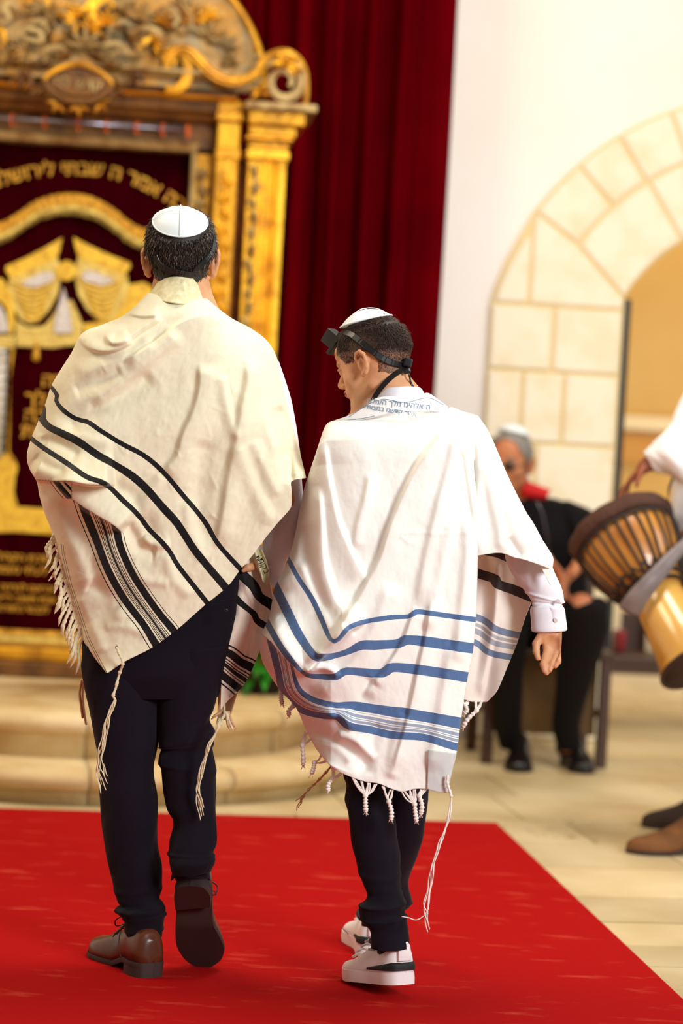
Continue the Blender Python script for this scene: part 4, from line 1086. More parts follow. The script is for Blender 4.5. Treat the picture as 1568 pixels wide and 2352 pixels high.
def hair_strands(S, c, r, f, u, sc, mask, n, length, rad, flow, seed, mt, parent, name='hair', jit=.35, lift=.45):
    """short strands rooted on the scalp; mask(b_right, b_fwd, b_up) -> keep probability; flow -> growth direction"""
    g = np.random.default_rng(seed); q_v = []; q_f = []; k = 0; tries = 0
    D_ = g.normal(size=(n * 6, 3)); D_ /= np.linalg.norm(D_, axis=1, keepdims=True)
    loc = D_ @ np.stack([r, f, u]).T if False else None
    W = D_[:, :1] * r + D_[:, 1:2] * f + D_[:, 2:] * u
    # march outwards to the surface
    ts = np.linspace(.03, .14, 90); P = np.zeros((len(W), 3)); ok = np.zeros(len(W), bool); prev = np.full(len(W), -1.0)
    for t in ts:
        p_ = c + W * t * 1.0; v = sdf_sample(S, p_); hit = (v >= 0) & (prev < 0) & ~ok; P[hit] = p_[hit]; ok |= hit; prev = v
    W, D_, P = W[ok], D_[ok], P[ok]
    L3 = np.stack([(P - c) @ r, (P - c) @ f, (P - c) @ u], -1) / sc
    pr = np.array([mask(*a) for a in L3]); kp = g.random(len(P)) < pr; W, P, L3, pr = W[kp][:n], P[kp][:n], L3[kp][:n], pr[kp][:n]
    fl_ = np.array([flow(*a) for a in L3]); fl_ = fl_[:, :1] * r + fl_[:, 1:2] * f + fl_[:, 2:] * u
    fl_ -= W * np.sum(fl_ * W, 1, keepdims=True); fl_ /= np.linalg.norm(fl_, axis=1, keepdims=True) + 1e-9
    fl_ += g.normal(size=fl_.shape) * jit * .5
    ln = (length if np.isscalar(length) else np.array([length(*a) for a in L3])) * g.uniform(.7, 1.15, len(P)); ln = ln[:, None]
    p0 = P - W * .001; p1 = P + W * ln * lift * .8 + fl_ * ln * .45; p2 = P + W * ln * lift * .55 + fl_ * ln * 1.0
    sd = np.cross(W, fl_); sd /= np.linalg.norm(sd, axis=1, keepdims=True) + 1e-9; R1 = rad
    V = np.stack([p0 - sd * R1, p0 + sd * R1, p0 + W * R1 * 1.5, p1 - sd * R1 * .9, p1 + sd * R1 * .9, p1 + W * R1 * 1.3, p2], 1)
    m = len(P); V = V.reshape(-1, 3); b = (np.arange(m) * 7)[:, None]
    Q4 = np.array([[0, 1, 4, 3], [1, 2, 5, 4], [2, 0, 3, 5]]); T3 = np.array([[3, 4, 6], [4, 5, 6], [5, 3, 6]])
    F = [tuple(x) for x in (b[:, None] + Q4[None]).reshape(-1, 4).tolist()] + [tuple(x) for x in (b[:, None] + T3[None]).reshape(-1, 3).tolist()]
    me = bpy.data.meshes.new(name); me.from_pydata(V.tolist(), [], F); me.update()
    o = link(name, me, mt, None, True); keep(o, parent); return o
def hair_mat(name, c1, c2, c3=None, rough=.42):
    m = mat(name, c1, rough, spec=.5); nt = m.node_tree; N = nt.nodes; L = nt.links; b = N['Principled BSDF']
    g = N.new('ShaderNodeNewGeometry'); r = N.new('ShaderNodeValToRGB'); r.color_ramp.elements[0].color = lin(c1); r.color_ramp.elements[1].color = lin(c2); r.color_ramp.elements[1].position = .8
    if c3: e = r.color_ramp.elements.new(.97); e.color = lin(c3)
    L.new(g.outputs['Random Per Island'], r.inputs['Fac']); L.new(r.outputs['Color'], b.inputs['Base Color']); return m
def scalp(S, c, r, f, u, sc, inside, grow, mt, parent, name='hair_base'):
    """thin close-cropped layer over the skull where inside(...) is positive"""
    g = 140; a = np.linspace(-.13, .13, int(g * sc)) 
    xs_, ys_, zs_ = c[0] + a, c[1] + a, c[2] + a
    S2 = SDF(xs_, ys_, zs_); X, Y, Z = np.meshgrid(xs_, ys_, zs_, indexing='ij'); P = np.stack([X, Y, Z], -1).reshape(-1, 3)
    Q = P - c; L3 = (Q @ r / sc, Q @ f / sc, Q @ u / sc)
    gr = grow(*L3) if callable(grow) else grow
    d = sdf_sample(S, P) - gr * sc
    S2.F = np.maximum(np.maximum(d, -(d + .004)), -inside(*L3) * sc).reshape(X.shape).astype(np.float32)
    me = S2.mesh(name)
    if callable(grow):
        q = mesh_xy(me) - c; v = grow(q @ r / sc, q @ f / sc, q @ u / sc); A_ = me.attributes.new('dens', 'FLOAT', 'POINT'); A_.data.foreach_set('value', (v * 100).astype(np.float32))
    o = link(name, me, mt, None, True); keep(o, parent); smooth_mod(o, 3, .5); return o
def dens_mat(name, c_lo, c_hi, v0, v1, sp):
    m = mat(name, c_hi, .6, noise=(70, c_hi, .3, .6), bump=(500, .4, .0012)); nt = m.node_tree; N = nt.nodes; L = nt.links; b = N['Principled BSDF']
    a = N.new('ShaderNodeAttribute'); a.attribute_name = 'dens'; t = N.new('ShaderNodeTexNoise'); t.inputs['Scale'].default_value = 420; tc = N.new('ShaderNodeTexCoord'); L.new(tc.outputs['Object'], t.inputs['Vector'])
    mr = N.new('ShaderNodeMapRange'); mr.inputs['From Min'].default_value = v0; mr.inputs['From Max'].default_value = v1; L.new(a.outputs['Fac'], mr.inputs['Value'])
    ad = N.new('ShaderNodeMath'); ad.operation = 'MULTIPLY_ADD'; ad.inputs[1].default_value = .7; L.new(t.outputs['Fac'], ad.inputs[0]); L.new(mr.outputs['Result'], ad.inputs[2])
    r = N.new('ShaderNodeValToRGB'); r.color_ramp.elements[0].position = .2; r.color_ramp.elements[1].position = .95; r.color_ramp.elements[0].color = lin(c_lo); r.color_ramp.elements[1].color = lin(c_hi)
    e = r.color_ramp.elements.new(.55); e.color = lin(sp); L.new(ad.outputs[0], r.inputs['Fac']); L.new(r.outputs['Color'], b.inputs['Base Color']); return m

# ---------------------------------------------------------------- shoes
def xf(heel, fwd, upv):
    f = np.array(fwd, float); f /= np.linalg.norm(f); u_ = np.array(upv, float); u_ -= f * (u_ @ f); u_ /= np.linalg.norm(u_); l = np.cross(u_, f); h = np.array(heel, float)
    return lambda x, y, z: h + f * x + l * y + u_ * z
def outline(L, W, side=1, n=40):
    """sole outline, side=+1 for a foot whose inner edge is +y"""
    top = [(0, 0), (.03, .30), (.12, .40), (.3, .36), (.45, .36), (.62, .47), (.75, .52), (.87, .44), (.96, .24), (1, 0)]
    bot = [(1, 0), (.97, -.18), (.88, -.38), (.72, -.50), (.55, -.47), (.4, -.42), (.25, -.40), (.12, -.38), (.03, -.27), (0, 0)]
    P = np.concatenate([catmull(top, n)[:-1], catmull(bot, n)[:-1]]); P[:, 0] *= L; P[:, 1] *= W * side; return P
def shoe(X, L, W, side, name, parent, mU, mS, sole=.012, heel=.022, hmax=.085, dress=True, hts=None):
    ol = outline(L, W, side)
    q = MB(); h0 = heel if dress else 0
    def solez(x): return h0 * (1 if x < .28 * L else max(0, 1 - (x / L - .28) / .2)) if dress else .006 * max(0, (x / L - .8) / .2)
    rings = [[X(x * 1.0, y * 1.02, solez(x) * (1 if dress else 1)) for x, y in ol], [X(x, y * 1.05, solez(x) + sole * .5) for x, y in ol], [X(x, y * 1.02, solez(x) + sole) for x, y in ol]]
    q.loft(rings, False); m_ = len(ol)
    for R9 in (rings[0], rings[2]):
        q.grid([[(R9[i] * (1 - w_) + R9[(m_ - i) % m_] * w_) for w_ in (0, .25, .5, .75, 1)] for i in range(m_ // 2 + 1)])
    so = put(q, 'sole', mS, parent, True)
    if dress:
        hb = [(x, y) for x, y in ol if x < .29 * L]; i0 = [i for i, (x, y) in enumerate(ol) if x < .29 * L]
        a = [p for p in ol[:len(ol) // 2] if p[0] < .29 * L]; b = [p for p in ol[len(ol) // 2:] if p[0] < .29 * L]; poly = list(a) + list(b)
        q = MB(); q.loft([[X(x, y, 0) for x, y in poly], [X(x, y * 1.01, heel + .001) for x, y in poly]]); put(q, 'shoe_heel', mS, parent, False)
    # upper
    us = np.linspace(0, 1, 26); q = MB(); rings = []
    n = 28; half = len(ol) // 2; up_c = ol[:half]; lo_c = ol[half:][::-1]
    def yat(C, x): o_ = np.argsort(C[:, 0]); return np.interp(x, C[o_, 0], C[o_, 1])
    for t in us:
        x = L * (.004 + .985 * (1 - cos(pi * t)) / 2); ya, yb = yat(ol[:half], x), yat(ol[half:], x); z0 = solez(x) + sole * .9
        v = x / L
        h = np.interp(v, [0, .06, .2, .36, .48, .6, .75, .88, .97, 1], hts or [.050, .072, .078, .085, .074, .056, .042, .034, .022, .008]) * hmax / .085
        c = (ya + yb) / 2; wv = abs(ya - yb) / 2 * .99; ring = []
        for j in range(n):
            a = pi * j / (n - 1); pw = np.interp(v, [0, .3, .5, 1], [.55, .75, .9, .8])
            yy = np.sign(cos(a)) * abs(cos(a)) ** .75 * wv; tz = sin(a) ** pw
            nar = 1 - .36 * (tz ** 2) * np.interp(v, [0, .15, .35, .5, .7, 1], [.3, .6, .9, .6, .15, 0])
            ring.append(X(x + (0.004 * tz if v < .05 else 0), c + yy * nar * side / side, z0 + h * tz))
        ring += [X(x, c - wv * .5, z0 - .003), X(x, c + wv * .5, z0 - .003)]
        rings.append(ring)
    q.loft(rings); return put(q, name, mU, parent, True)
M['skin'] = mat('skin', (216, 160, 118), .5, spec=.35, sss=.06, noise=(18, (200, 136, 98), .3, .62), bump=(400, .12, .0006))
M['skin_old'] = mat('skin_tanned', (206, 140, 98), .5, spec=.35, noise=(14, (178, 106, 72), .3, .65))
M['skin_dark'] = mat('skin_brown', (142, 78, 48), .5, spec=.35, noise=(14, (112, 56, 36), .3, .65))
M['navy'] = mat('dark_navy_cloth', (20, 14, 26), .85, spec=.15, sheen=.04, noise=(3, (16, 11, 20), .3, .7), bump=(900, .25, .0008))
M['shirt'] = mat('white_shirt', (236, 232, 240), .6, spec=.3, bump=(60, .2, .003))
M['leather'] = mat('brown_leather', (92, 46, 24), .32, spec=.5, noise=(14, (62, 30, 16), .3, .6), bump=(120, .12, .001))
M['darksole'] = mat('dark_sole', (42, 25, 22), .65, noise=(8, (52, 32, 28), .3, .7))
M['kip'] = mat('white_satin', (232, 240, 242), .45, spec=.5, bump=(500, .1, .0005))
M['strap'] = mat('black_leather', (14, 13, 16), .36, spec=.5)
M['wool'] = mat('cream_wool_thread', (232, 218, 180), .8, bump=(500, .3, .001))
M['woolw'] = mat('white_thread', (244, 236, 228), .8, bump=(500, .3, .001))
def strand(P, rad, name, mt, parent, n=40, wob=0.0, seed=0, sub=None):
    q = MB(); C = catmull(P, n)
    if wob: t = np.linspace(0, 1, n); C[:, 0] += wob * np.sin(t * 40 + seed) * .6 + wob * (vnoise(t * 9 + seed, t * 0, seed % 7)); C[:, 2] += wob * .2 * np.sin(t * 33 + seed)
    q.tube(C.tolist(), [rad] * (n - 1) + [rad * .5], 6, up_=(0, 1, 0)); return q
def tzitzit(parent, hole, pts, Yc, mt, seed=1, knots=5, split=.42, n_threads=6, spread=.006, name='tassel'):
    """knotted corner tassel: a wound, knotted cord that opens into loose threads"""
    Yc = [Yc] * len(pts) if np.isscalar(Yc) else Yc
    P = [at(x, y, Y_) for (x, y), Y_ in zip(pts, Yc)]; C = catmull(P, 120); k = int(120 * split); q = MB(); g = random.Random(seed)
    rad = [.0026 + .0016 * (abs(sin(i / k * knots * pi)) ** 8) for i in range(k)]
    q.tube(C[:k].tolist(), [r_ * (1 + .15 * sin(i * 2.2)) for i, r_ in enumerate(rad)], 8, up_=(0, 1, 0))
    for j in range(n_threads):
        a = 2 * pi * j / n_threads + g.random(); D2 = C[k - 2:].copy(); t = np.linspace(0, 1, len(D2)); amp = spread * (.25 + .5 * np.sin(pi * t) + 1.1 * t**4)
        D2[:, 0] += amp * np.cos(a + t * 5 + g.random()) + .0012 * np.sin(t * 30 + j); D2[:, 2] += -g.uniform(-.02, .03) * t**3; D2[:, 1] += amp * .6 * np.sin(a + t * 5)
        q.tube(D2.tolist(), [.00125] * (len(D2) - 1) + [.0006], 5, up_=(0, 1, 0))
    return put(q, name, mt, parent)

# ================================================================ the tall man in the black-striped shawl
mg = ground(345, 2243)
man = empty('person', (float(mg[0]), float(mg[1]), CZ)); tag(man, 'tall man seen from behind in a cream prayer shawl with black stripes and brown shoes', 'person', 'people walking to the ark')
MY = 5.47
r_, f_, u_ = rot_basis((-.04, 1, -.06), (-.045, .0, 1))
hc = at(415, 586, MY); HM = .93
S = SDF(axis_pts([(hc[0] - .34, .006), (hc[0] - .115, .003), (hc[0] + .24, .006), (hc[0] + .36, None)]),
        axis_pts([(5.22, .006), (5.34, .003), (5.60, .006), (5.74, None)]),
        axis_pts([(.04, .008), (.88, .003), (1.02, .008), (1.30, .005), (1.44, .003), (1.80, None)]))
hp = head_sdf(S, hc, r_, f_, u_, HM)
nb = at(425, 700, MY + .0)
S.cone(hc - u_ * .05 - f_ * .012, nb, .056, .062, .02)
sl, sr = at(240, 822, MY), at(572, 840, MY); S.cone(nb, sl, .045, .04, .03); S.cone(nb, sr, .045, .04, .03)
S.cone(at(340, 860, MY + .02), at(350, 1050, MY + .02), .085, .06, .03); S.cone(at(480, 860, MY + .02), at(450, 1050, MY + .02), .085, .06, .03)
S.cone(at(350, 1050, MY + .02), at(315, 1400, MY + .02), .06, .08, .03); S.cone(at(450, 1050, MY + .02), at(440, 1400, MY + .02), .06, .08, .03)
# arms: left bent in front under the shawl, right reaching down to hold the shawl's front corner
el = at(120, 1060, MY + .04); S.cone(sl, el, .040, .032, .02); wlh = at(210, 1130, MY + .20); S.cone(el, wlh, .036, .026, .01)
er = at(660, 1150, MY + .02); S.cone(sr, er, .036, .024, .02); wr = at(616, 1285, MY + .10); S.cone(er, wr, .022, .020, .01)
hand_sdf(S, wlh, (.7, .5, -.2), (0, 0, 1), (0, 1, 0), .95, (.5, .55, .6, .6))
hand_sdf(S, wr, at(592, 1330, MY + .12) - wr, (-.4, 0, .9), (-.3, -.6, -.4), .85, (.7, .75, .8, .85), thumb=(.5, .3))
S.chain([at(600, 1300, MY + .05), at(584, 1300, MY + .005), at(569, 1304, MY - .018), at(558, 1311, MY - .022)], [.012, .0105, .0085, .005], .004)
# legs
kl, kr = at(295, 1800, MY - .02), at(432, 1735, MY + .02); S.cone(at(295, 1440, MY + .02), kl, .05, .03, .03); S.cone(at(445, 1440, MY + .02), kr, .05, .03, .03)
al_ = at(335, 2130, 5.47); S.cone(kl, al_, .03, .027, .02); ar_ = at(440, 1985, MY - .05); S.cone(kr, ar_, .03, .027, .02)
body_mesh(S, M['skin'], man)
Sman = S
# hair
M['hair_m'] = hair_mat('brown_grey_hair', (34, 24, 20), (62, 46, 38), (150, 138, 120)); M['hairbase_m'] = mat('dark_brown_hair', (42, 30, 25), .6, noise=(60, (26, 18, 15), .3, .6), bump=(300, .4, .002))
KN = np.array([.03, -.643, .766]); KN = KN / np.linalg.norm(KN)
def ins_m(a, b, c):
    # positive where hair grows: above a nape line rising at the sides, clear of the ears and face
    e = np.minimum(c - (-.074 + .9 * np.clip(np.abs(a) - .040, 0, 1) + .5 * np.clip(b + .02, 0, 1)), .085 - b - np.clip(-c + .02, 0, 1) * .8)
    ear = np.sqrt((b - .002)**2 + (c + .024)**2 + 0 * a) - .038
    e = np.where(np.abs(a) > .060, np.minimum(e, ear), e)
    return np.minimum(e, .078 - np.abs(a))
scalp(S, hc, r_, f_, u_, HM, ins_m, .0040, M['hairbase_m'], man)
def mk(a, b, c):
    v = ins_m(np.array(a), np.array(b), np.array(c)); 
    if (np.array([a, b, c]) / np.linalg.norm([a, b, c])) @ KN > .80: return 0.0
    return float(np.clip(v / .03 + .15, 0, 1)) if v > -.006 else 0.0
hair_strands(S, hc, r_, f_, u_, HM, mk, 17000, lambda a, b, c: .005 + .011 * np.clip((c + .08) / .09, 0, 1), .0006, lambda a, b, c: (a * 3, -.25, -1.0), 3, M['hair_m'], man, 'hair', .5, .42)
KW = r_ * KN[0] + f_ * KN[1] + u_ * KN[2]
cap_kippah(hc + KW * .1165 - r_ * .003, KW, .0615, .078, r_, man, M['kip'])
# head strap of the tefillin, resting on the hair
def on_head(S, pts, y0, y1, off): return [at(x, y, hitY(S, x, y, y0, y1, off)) for x, y in catmull(pts, 50)]
def outn(c): return lambda p: (np.array(p) - c)
P = on_head(S, [(356, 588), (361, 600), (372, 613), (386, 620), (402, 625), (420, 629), (446, 633)], 5.25, 5.6, .012)
put(ribbon(P, .0135, .0012, outn(hc)), 'head_strap', M['strap'], man, False)
P = on_head(S, [(446, 631), (449, 621), (455, 614), (466, 604), (478, 592), (488, 576), (492, 560), (493, 548)], 5.25, 5.6, .013)
put(ribbon(P, .0115, .0012, outn(hc)), 'head_strap', M['strap'], man, False)

# trousers
def wrk(seed, a0=.002, bunch=()):
    def f(t, ph):
        d = a0 * fbm(ph * 0 + t * 9 + np.cos(ph) * 1.3, np.sin(ph) * 1.5 + seed, seed)
        for t0, wd_, am in bunch: d = d + am * np.exp(-((t - t0 - .012 * np.cos(ph * 1 + seed)) / wd_)**2)
        return d
    return f
hips = [(215, 1180, 545, 1170, MY, .5), (205, 1280, 550, 1270, MY, .5), (196, 1380, 549, 1370, MY, .48), (189, 1470, 532, 1470, MY, .46), (188, 1540, 514, 1545, MY, .52), (205, 1600, 500, 1600, MY, .42)]
lleg = [(190, 1480, 372, 1490, MY, .85), (191, 1560, 366, 1560, MY, .88), (207, 1635, 364, 1635, MY, .92), (220, 1702, 361, 1708, MY, .95), (226, 1765, 353, 1765, MY), (228, 1815, 362, 1828, MY), (232, 1875, 364, 1885, MY), (240, 1930, 362, 1940, MY), (249, 1985, 371, 1988, MY), (257, 2025, 371, 2034, MY), (268, 2064, 366, 2062, MY - .005), (274, 2078, 372, 2072, MY - .005), (263, 2092, 377, 2086, MY - .01), (284, 2108, 375, 2106, MY - .01), (288, 2135, 371, 2140, MY - .01), (297, 2158, 369, 2152, MY - .01)]
rleg = [(352, 1490, 528, 1480, MY, .85), (358, 1560, 507, 1560, MY, .9), (360, 1625, 494, 1623, MY, .95), (361, 1690, 482, 1654, MY), (362, 1712, 492, 1686, MY), (369, 1720, 486, 1720, MY), (363, 1746, 492, 1752, MY - .01), (371, 1772, 494, 1790, MY - .02), (383, 1853, 495, 1853, MY - .04), (399, 1890, 495, 1890, MY - .05), (391, 1935, 496, 1935, MY - .07), (388, 1958, 489, 1960, MY - .08), (388, 1982, 496, 1975, MY - .09), (398, 2008, 486, 2000, MY - .09)]
limb_obj('trousers', [limb(hips, 40, 72, 1, wrk(2, .004)), limb(lleg, 130, 64, 1, wrk(3, .006, ((.62, .012, .002), (.86, .012, .004), (.93, .01, .003)))), limb(rleg, 130, 64, 1, wrk(5, .006, ((.36, .01, .004), (.5, .02, .003), (.86, .014, .004))))], M['navy'], man)
# flared back of the lifted leg's hem, hanging either side of the shoe
q = MB(); rows = []
for t in np.linspace(0, 1, 12):
    rows.append([at(400 + (478 - 400) * s - 6 * t * (1 - s) + 3 * t * s, 1995 + t * (28 * abs(2 * s - 1) ** 1.2 - 6 * (1 - abs(2 * s - 1))) , MY - .11 + .05 * (2 * s - 1)**2 - .012 * t + .0) for s in np.linspace(0, 1, 30)])
q.grid([[tuple(p) for p in r] for r in rows]); o = put(q, 'trouser_hem', M['navy'], man); o.modifiers.new('t', 'SOLIDIFY').thickness = .003
# back pocket
q = MB(); P = [at(x, y, MY - .113) for x, y in [(470, 1385), (490, 1383), (515, 1380), (545, 1376)]]; q.tube(catmull(P, 20).tolist(), .0012, 5); put(q, 'pocket_seam', M['navy'], man)
q = MB(); b = at(518, 1402, MY - .118); q.lathe([(.001, 0), (.0055, .0005), (.0055, .002), (.003, .0025), (.0005, .0018)], tuple(b), 14, axis=(0, -1, 0)); put(q, 'pocket_button', M['strap'], man)
# shirt
torso = [(385, 700, 462, 700, MY, .9), (330, 735, 520, 735, MY, .7), (235, 790, 592, 800, MY + .01, .45), (190, 860, 622, 880, MY + .01, .45), (200, 960, 610, 980, MY + .01, .46), (225, 1080, 560, 1080, MY + .01, .52), (222, 1180, 548, 1180, MY + .01, .56)]
def wr_sl(seed): 
    return lambda t, ph: .006 * fbm(t * 5 + np.cos(ph) * .8, np.sin(ph) + seed, seed)
rsl = [(560, 830, 640, 830, MY + .02), (610, 930, 672, 930, MY + .02), (640, 1040, 690, 1040, MY + .02), (645, 1100, 693, 1102, MY + .02), (650, 1150, 694, 1160, MY + .02), (628, 1196, 684, 1216, MY + .02), (606, 1236, 668, 1262, MY + .03), (602, 1272, 654, 1308, MY + .05), (602, 1298, 650, 1345, MY + .06), (606, 1325, 646, 1368, MY + .06)]
lsl = [(200, 830, 270, 830, MY + .03), (130, 940, 195, 940, MY + .05), (98, 1050, 160, 1060, MY + .08), (120, 1110, 180, 1070, MY + .12), (170, 1150, 210, 1100, MY + .18)]
limb_obj('shirt', [limb(torso, 50, 64, 1, wr_sl(1)), limb(rsl, 90, 48, .85, wr_sl(4)), limb(lsl, 50, 40, .85, wr_sl(6))], M['shirt'], man)
# shoes
def man_shoe(X, side, laced=True):
    e = empty('shoe', tuple(X(0, 0, 0))); keep(e, man)
    shoe(X, .285, .104, side, 'upper', e, M['leather'], M['darksole'])
    q = MB()
    for k in range(4):
        x = .128 + k * .017; z = .098 - k * .0105
        q.tube([X(x - .004, -.026, z - .016), X(x, -.012, z - .001), X(x, .0, z + .003), X(x, .012, z - .001), X(x - .004, .026, z - .016)], .0019, 6)
    for s in (-1, 1): q.tube([tuple(p) for p in catmull([X(.122, 0, .103), X(.118, s * .02, .118), X(.125, s * .038, .108), X(.135, s * .030, .092), X(.125, s * .006, .101)], 24)], .0016, 6)
    put(q, 'laces', M['strap'], e); 
    q = MB()
    for s in (-1, 1): q.tube([tuple(X(x, s * y, z)) for x, y, z in ((.07, .047, .034), (.09, .045, .055), (.105, .036, .078), (.12, .026, .093))], .0012, 6)
    put(q, 'stitching', M['darksole'], e); return e
h1 = ground(346, 2246, CZ); t1 = ground(238, 2192, CZ); d1 = (t1 - h1)
man_shoe(xf(h1 + np.array([0.004, 0.0, 0]), d1, (0, 0, 1)), 1)
tp = ground(466, 2221, CZ); hl = at(436, 2035, 5.365); hl = hl
man_shoe(xf(hl, tp - hl, np.array([.02, .75, .75])), -1)
for (a, b_) in (((335, 2128, 5.47), (330, 2165, 5.475)), ((440, 1985, 5.40), (440, 2020, 5.385))):
    q = MB(); q.tube([tuple(at(*a)), tuple(at(*b_))], .037, 16); put(q, 'sock', M['navy'], man)

# ---------------------------------------------------------------- his prayer shawl
cream = (239, 231, 202)
BK = (16, 13, 17)
M['talit_m'] = cloth_mat('cream_wool_black_stripes', cream, [
    ('ua', -1.0, 3.0, [(-.10, .10, BK), (.83, 1.17, BK), (1.90, 2.10, BK)]),
    ('ub', -1.0, 2.0, [(-.36, -.32, BK), (-.17, .19, BK), (.27, .31, BK), (.345, .38, BK), (.41, .44, BK), (.455, .56, (40, 34, 44)), (.575, .60, BK), (.635, .665, BK), (.72, .75, BK), (.83, 1.19, BK), (1.28, 1.31, BK)]),
    ('uc', -8.0, 8.0, [(-2.6, -1.6, (60, 52, 46)), (1.6, 2.6, (60, 52, 46))])], rough=.8)
shawl = empty('prayer_shawl', tuple(at(400, 900, MY))); keep(shawl, man)
Lc = [(341, 673), (290, 722), (240, 745), (190, 766), (164, 812), (140, 850), (118, 888), (106, 925), (90, 965), (70, 1015), (63, 1048), (68, 1075), (80, 1096), (86, 1108), (92, 1140), (104, 1180), (121, 1224), (136, 1290), (152, 1350), (170, 1410), (188, 1468), (216, 1508), (246, 1546)]
Rc = [(474, 686), (492, 702), (530, 731), (575, 755), (612, 783), (633, 818), (641, 850), (652, 895), (668, 960), (684, 1025), (702, 1098)]
Tc = [(341, 673), (380, 678), (430, 684), (474, 686)]
Bc = [(246, 1546), (284, 1521), (350, 1487), (405, 1447), (470, 1390), (505, 1362), (527, 1342), (551, 1309), (580, 1275), (606, 1240), (640, 1198), (660, 1176), (668, 1164), (669, 1130), (669, 1106), (702, 1098)]
K1 = [(60, 1088), (82, 1101), (120, 1104), (160, 1105), (200, 1112), (236, 1113), (262, 1112)]
K2 = [(122, 1104), (150, 1132), (180, 1156), (205, 1172), (232, 1188), (262, 1206), (282, 1222)]
def y_man(X, Y, s, t):
    wL = .30 + 0 * t; bL = .17 * np.clip((t) / .12, .35, 1) * np.clip((1.0 - t) / .12, 0, 1) 
    bR = .17 * np.clip(t / .2, .35, 1) * np.clip((1.02 - t) / .15, .3, 1)
    z = 5.315 + .03 * np.clip((Y - 1000) / 400, 0, 1) + .03 * np.clip((1000 - Y) / 300, 0, 1) ** 2
    z = z + falloff(s, .32, bL) + falloff(1 - s, .34 * np.clip(1.3 - t, .3, 1), bR)
    z = z + falloff(t, .10, .055)
    F = [([(535, 735), (490, 725), (450, 729), (410, 746), (375, 773), (335, 803), (285, 832)], .016, 34, 5),
         ([(278, 712), (300, 720), (330, 725), (365, 722)], .010, 16, 5), ([(244, 768), (256, 786), (284, 784), (322, 760), (370, 728)], .013, 12, 6),
         ([(182, 770), (196, 792), (228, 805), (262, 803), (305, 784)], .017, 22, 5), ([(170, 850), (240, 840), (300, 808), (350, 780)], .008, 18, 18),
         ([(215, 930), (285, 872), (350, 820), (415, 765)], .012, 20, 14), ([(150, 985), (220, 940), (290, 905), (350, 860)], -.012, 24, 24), ([(170, 900), (220, 880), (280, 850)], -.007, 15, 15),
         ([(462, 835), (462, 885), (447, 945), (421, 1004), (408, 1051), (372, 1090)], .013, 40, 9), ([(372, 1090), (340, 1140), (320, 1190)], .006, 14, 14),
         ([(571, 822), (572, 870), (556, 950), (548, 1004), (532, 1080), (516, 1180), (500, 1255)], .013, 30, 12), ([(510, 860), (520, 930), (535, 990), (545, 1010)], .007, 10, 14),
         ([(590, 830), (612, 900), (632, 965), (650, 1040)], .009, 14, 22), ([(640, 930), (658, 1000), (667, 1060), (669, 1110)], -.018, 7, 20),
         ([(545, 1020), (570, 1090), (600, 1160), (625, 1205)], .009, 16, 22), ([(580, 1010), (610, 1080), (640, 1140)], .007, 14, 18),
         ([(470, 1010), (460, 1100), (455, 1180), (470, 1250)], -.008, 26, 26), ([(430, 1150), (440, 1220), (470, 1290)], .006, 16, 16),
         (K1, .066, 50, 3), (K2, .040, 46, 5), ([(90, 1010), (140, 1020), (180, 1050)], -.010, 14, 14), ([(80, 1050), (110, 1070), (150, 1085)], -.008, 12, 10), ([(110, 960), (150, 1000), (200, 1010), (260, 1020)], .006, 14, 14),
         ([(250, 1110), (300, 1140), (330, 1190), (350, 1240)], -.009, 20, 20), ([(290, 1200), (310, 1235), (325, 1260), (360, 1265)], -.012, 14, 20), ([(330, 1230), (350, 1250), (390, 1250)], .008, 10, 10),
         ([(150, 1140), (190, 1230), (230, 1330), (260, 1420)], -.010, 34, 34), ([(110, 1130), (150, 1220), (185, 1290), (200, 1350)], .010, 18, 26), ([(230, 1260), (250, 1350), (280, 1430)], .007, 18, 18),
         ([(180, 1370), (205, 1430), (240, 1500)], .007, 16, 20), ([(200, 1340), (240, 1360), (280, 1390)], -.008, 20, 20), ([(240, 1440), (290, 1440), (340, 1460)], .005, 12, 12),
         ([(380, 1270), (400, 1330), (440, 1370)], .006, 14, 14), ([(300, 1290), (330, 1330), (390, 1340)], .005, 12, 12), ([(95, 1000), (84, 960), (100, 925)], -.010, 8, 8)]
    for a in F: z = z - 1.2 * fold(X, Y, *a)
    z = z - .0065 * fbm(X / 95, Y / 120, 3, 2) - .0035 * fbm(X / 30 + Y / 90, Y / 42, 5, 3)
    g = random.Random(21)
    for _ in range(46):
        cx, cy = g.uniform(200, 660), g.uniform(820, 1330); a_ = g.gauss(1.15, .55); l_ = g.uniform(20, 60)
        z = z - fold(X, Y, [(cx, cy), (cx + l_ * cos(a_) * g.choice((-1, 1)), cy + l_ * sin(a_))], g.uniform(.0007, .0018), g.uniform(4, 8), g.uniform(3, 6), .4)
    return z
l1 = [(90, 845), (113, 885), (131, 908), (129, 922), (144, 941), (176, 963), (202, 970), (230, 989), (281, 1020), (332, 1047), (378, 1087), (425, 1144), (472, 1200), (500, 1248), (554, 1309), (600, 1360)]
l2 = [(95, 905), (98, 928), (102, 944), (98, 961), (111, 979), (140, 993), (179, 1012), (230, 1048), (270, 1071), (304, 1093), (330, 1115), (368, 1158), (406, 1200), (439, 1252), (477, 1300), (517, 1347), (560, 1400)]
l3 = [(50, 985), (74, 1007), (102, 1029), (153, 1063), (200, 1096), (241, 1110), (283, 1150), (321, 1186), (340, 1212), (387, 1262), (406, 1294), (439, 1337), (477, 1385), (520, 1440)]
b1 = [(180, 1130), (193, 1172), (222, 1243), (250, 1314), (288, 1380), (330, 1436), (356, 1479), (385, 1520)]
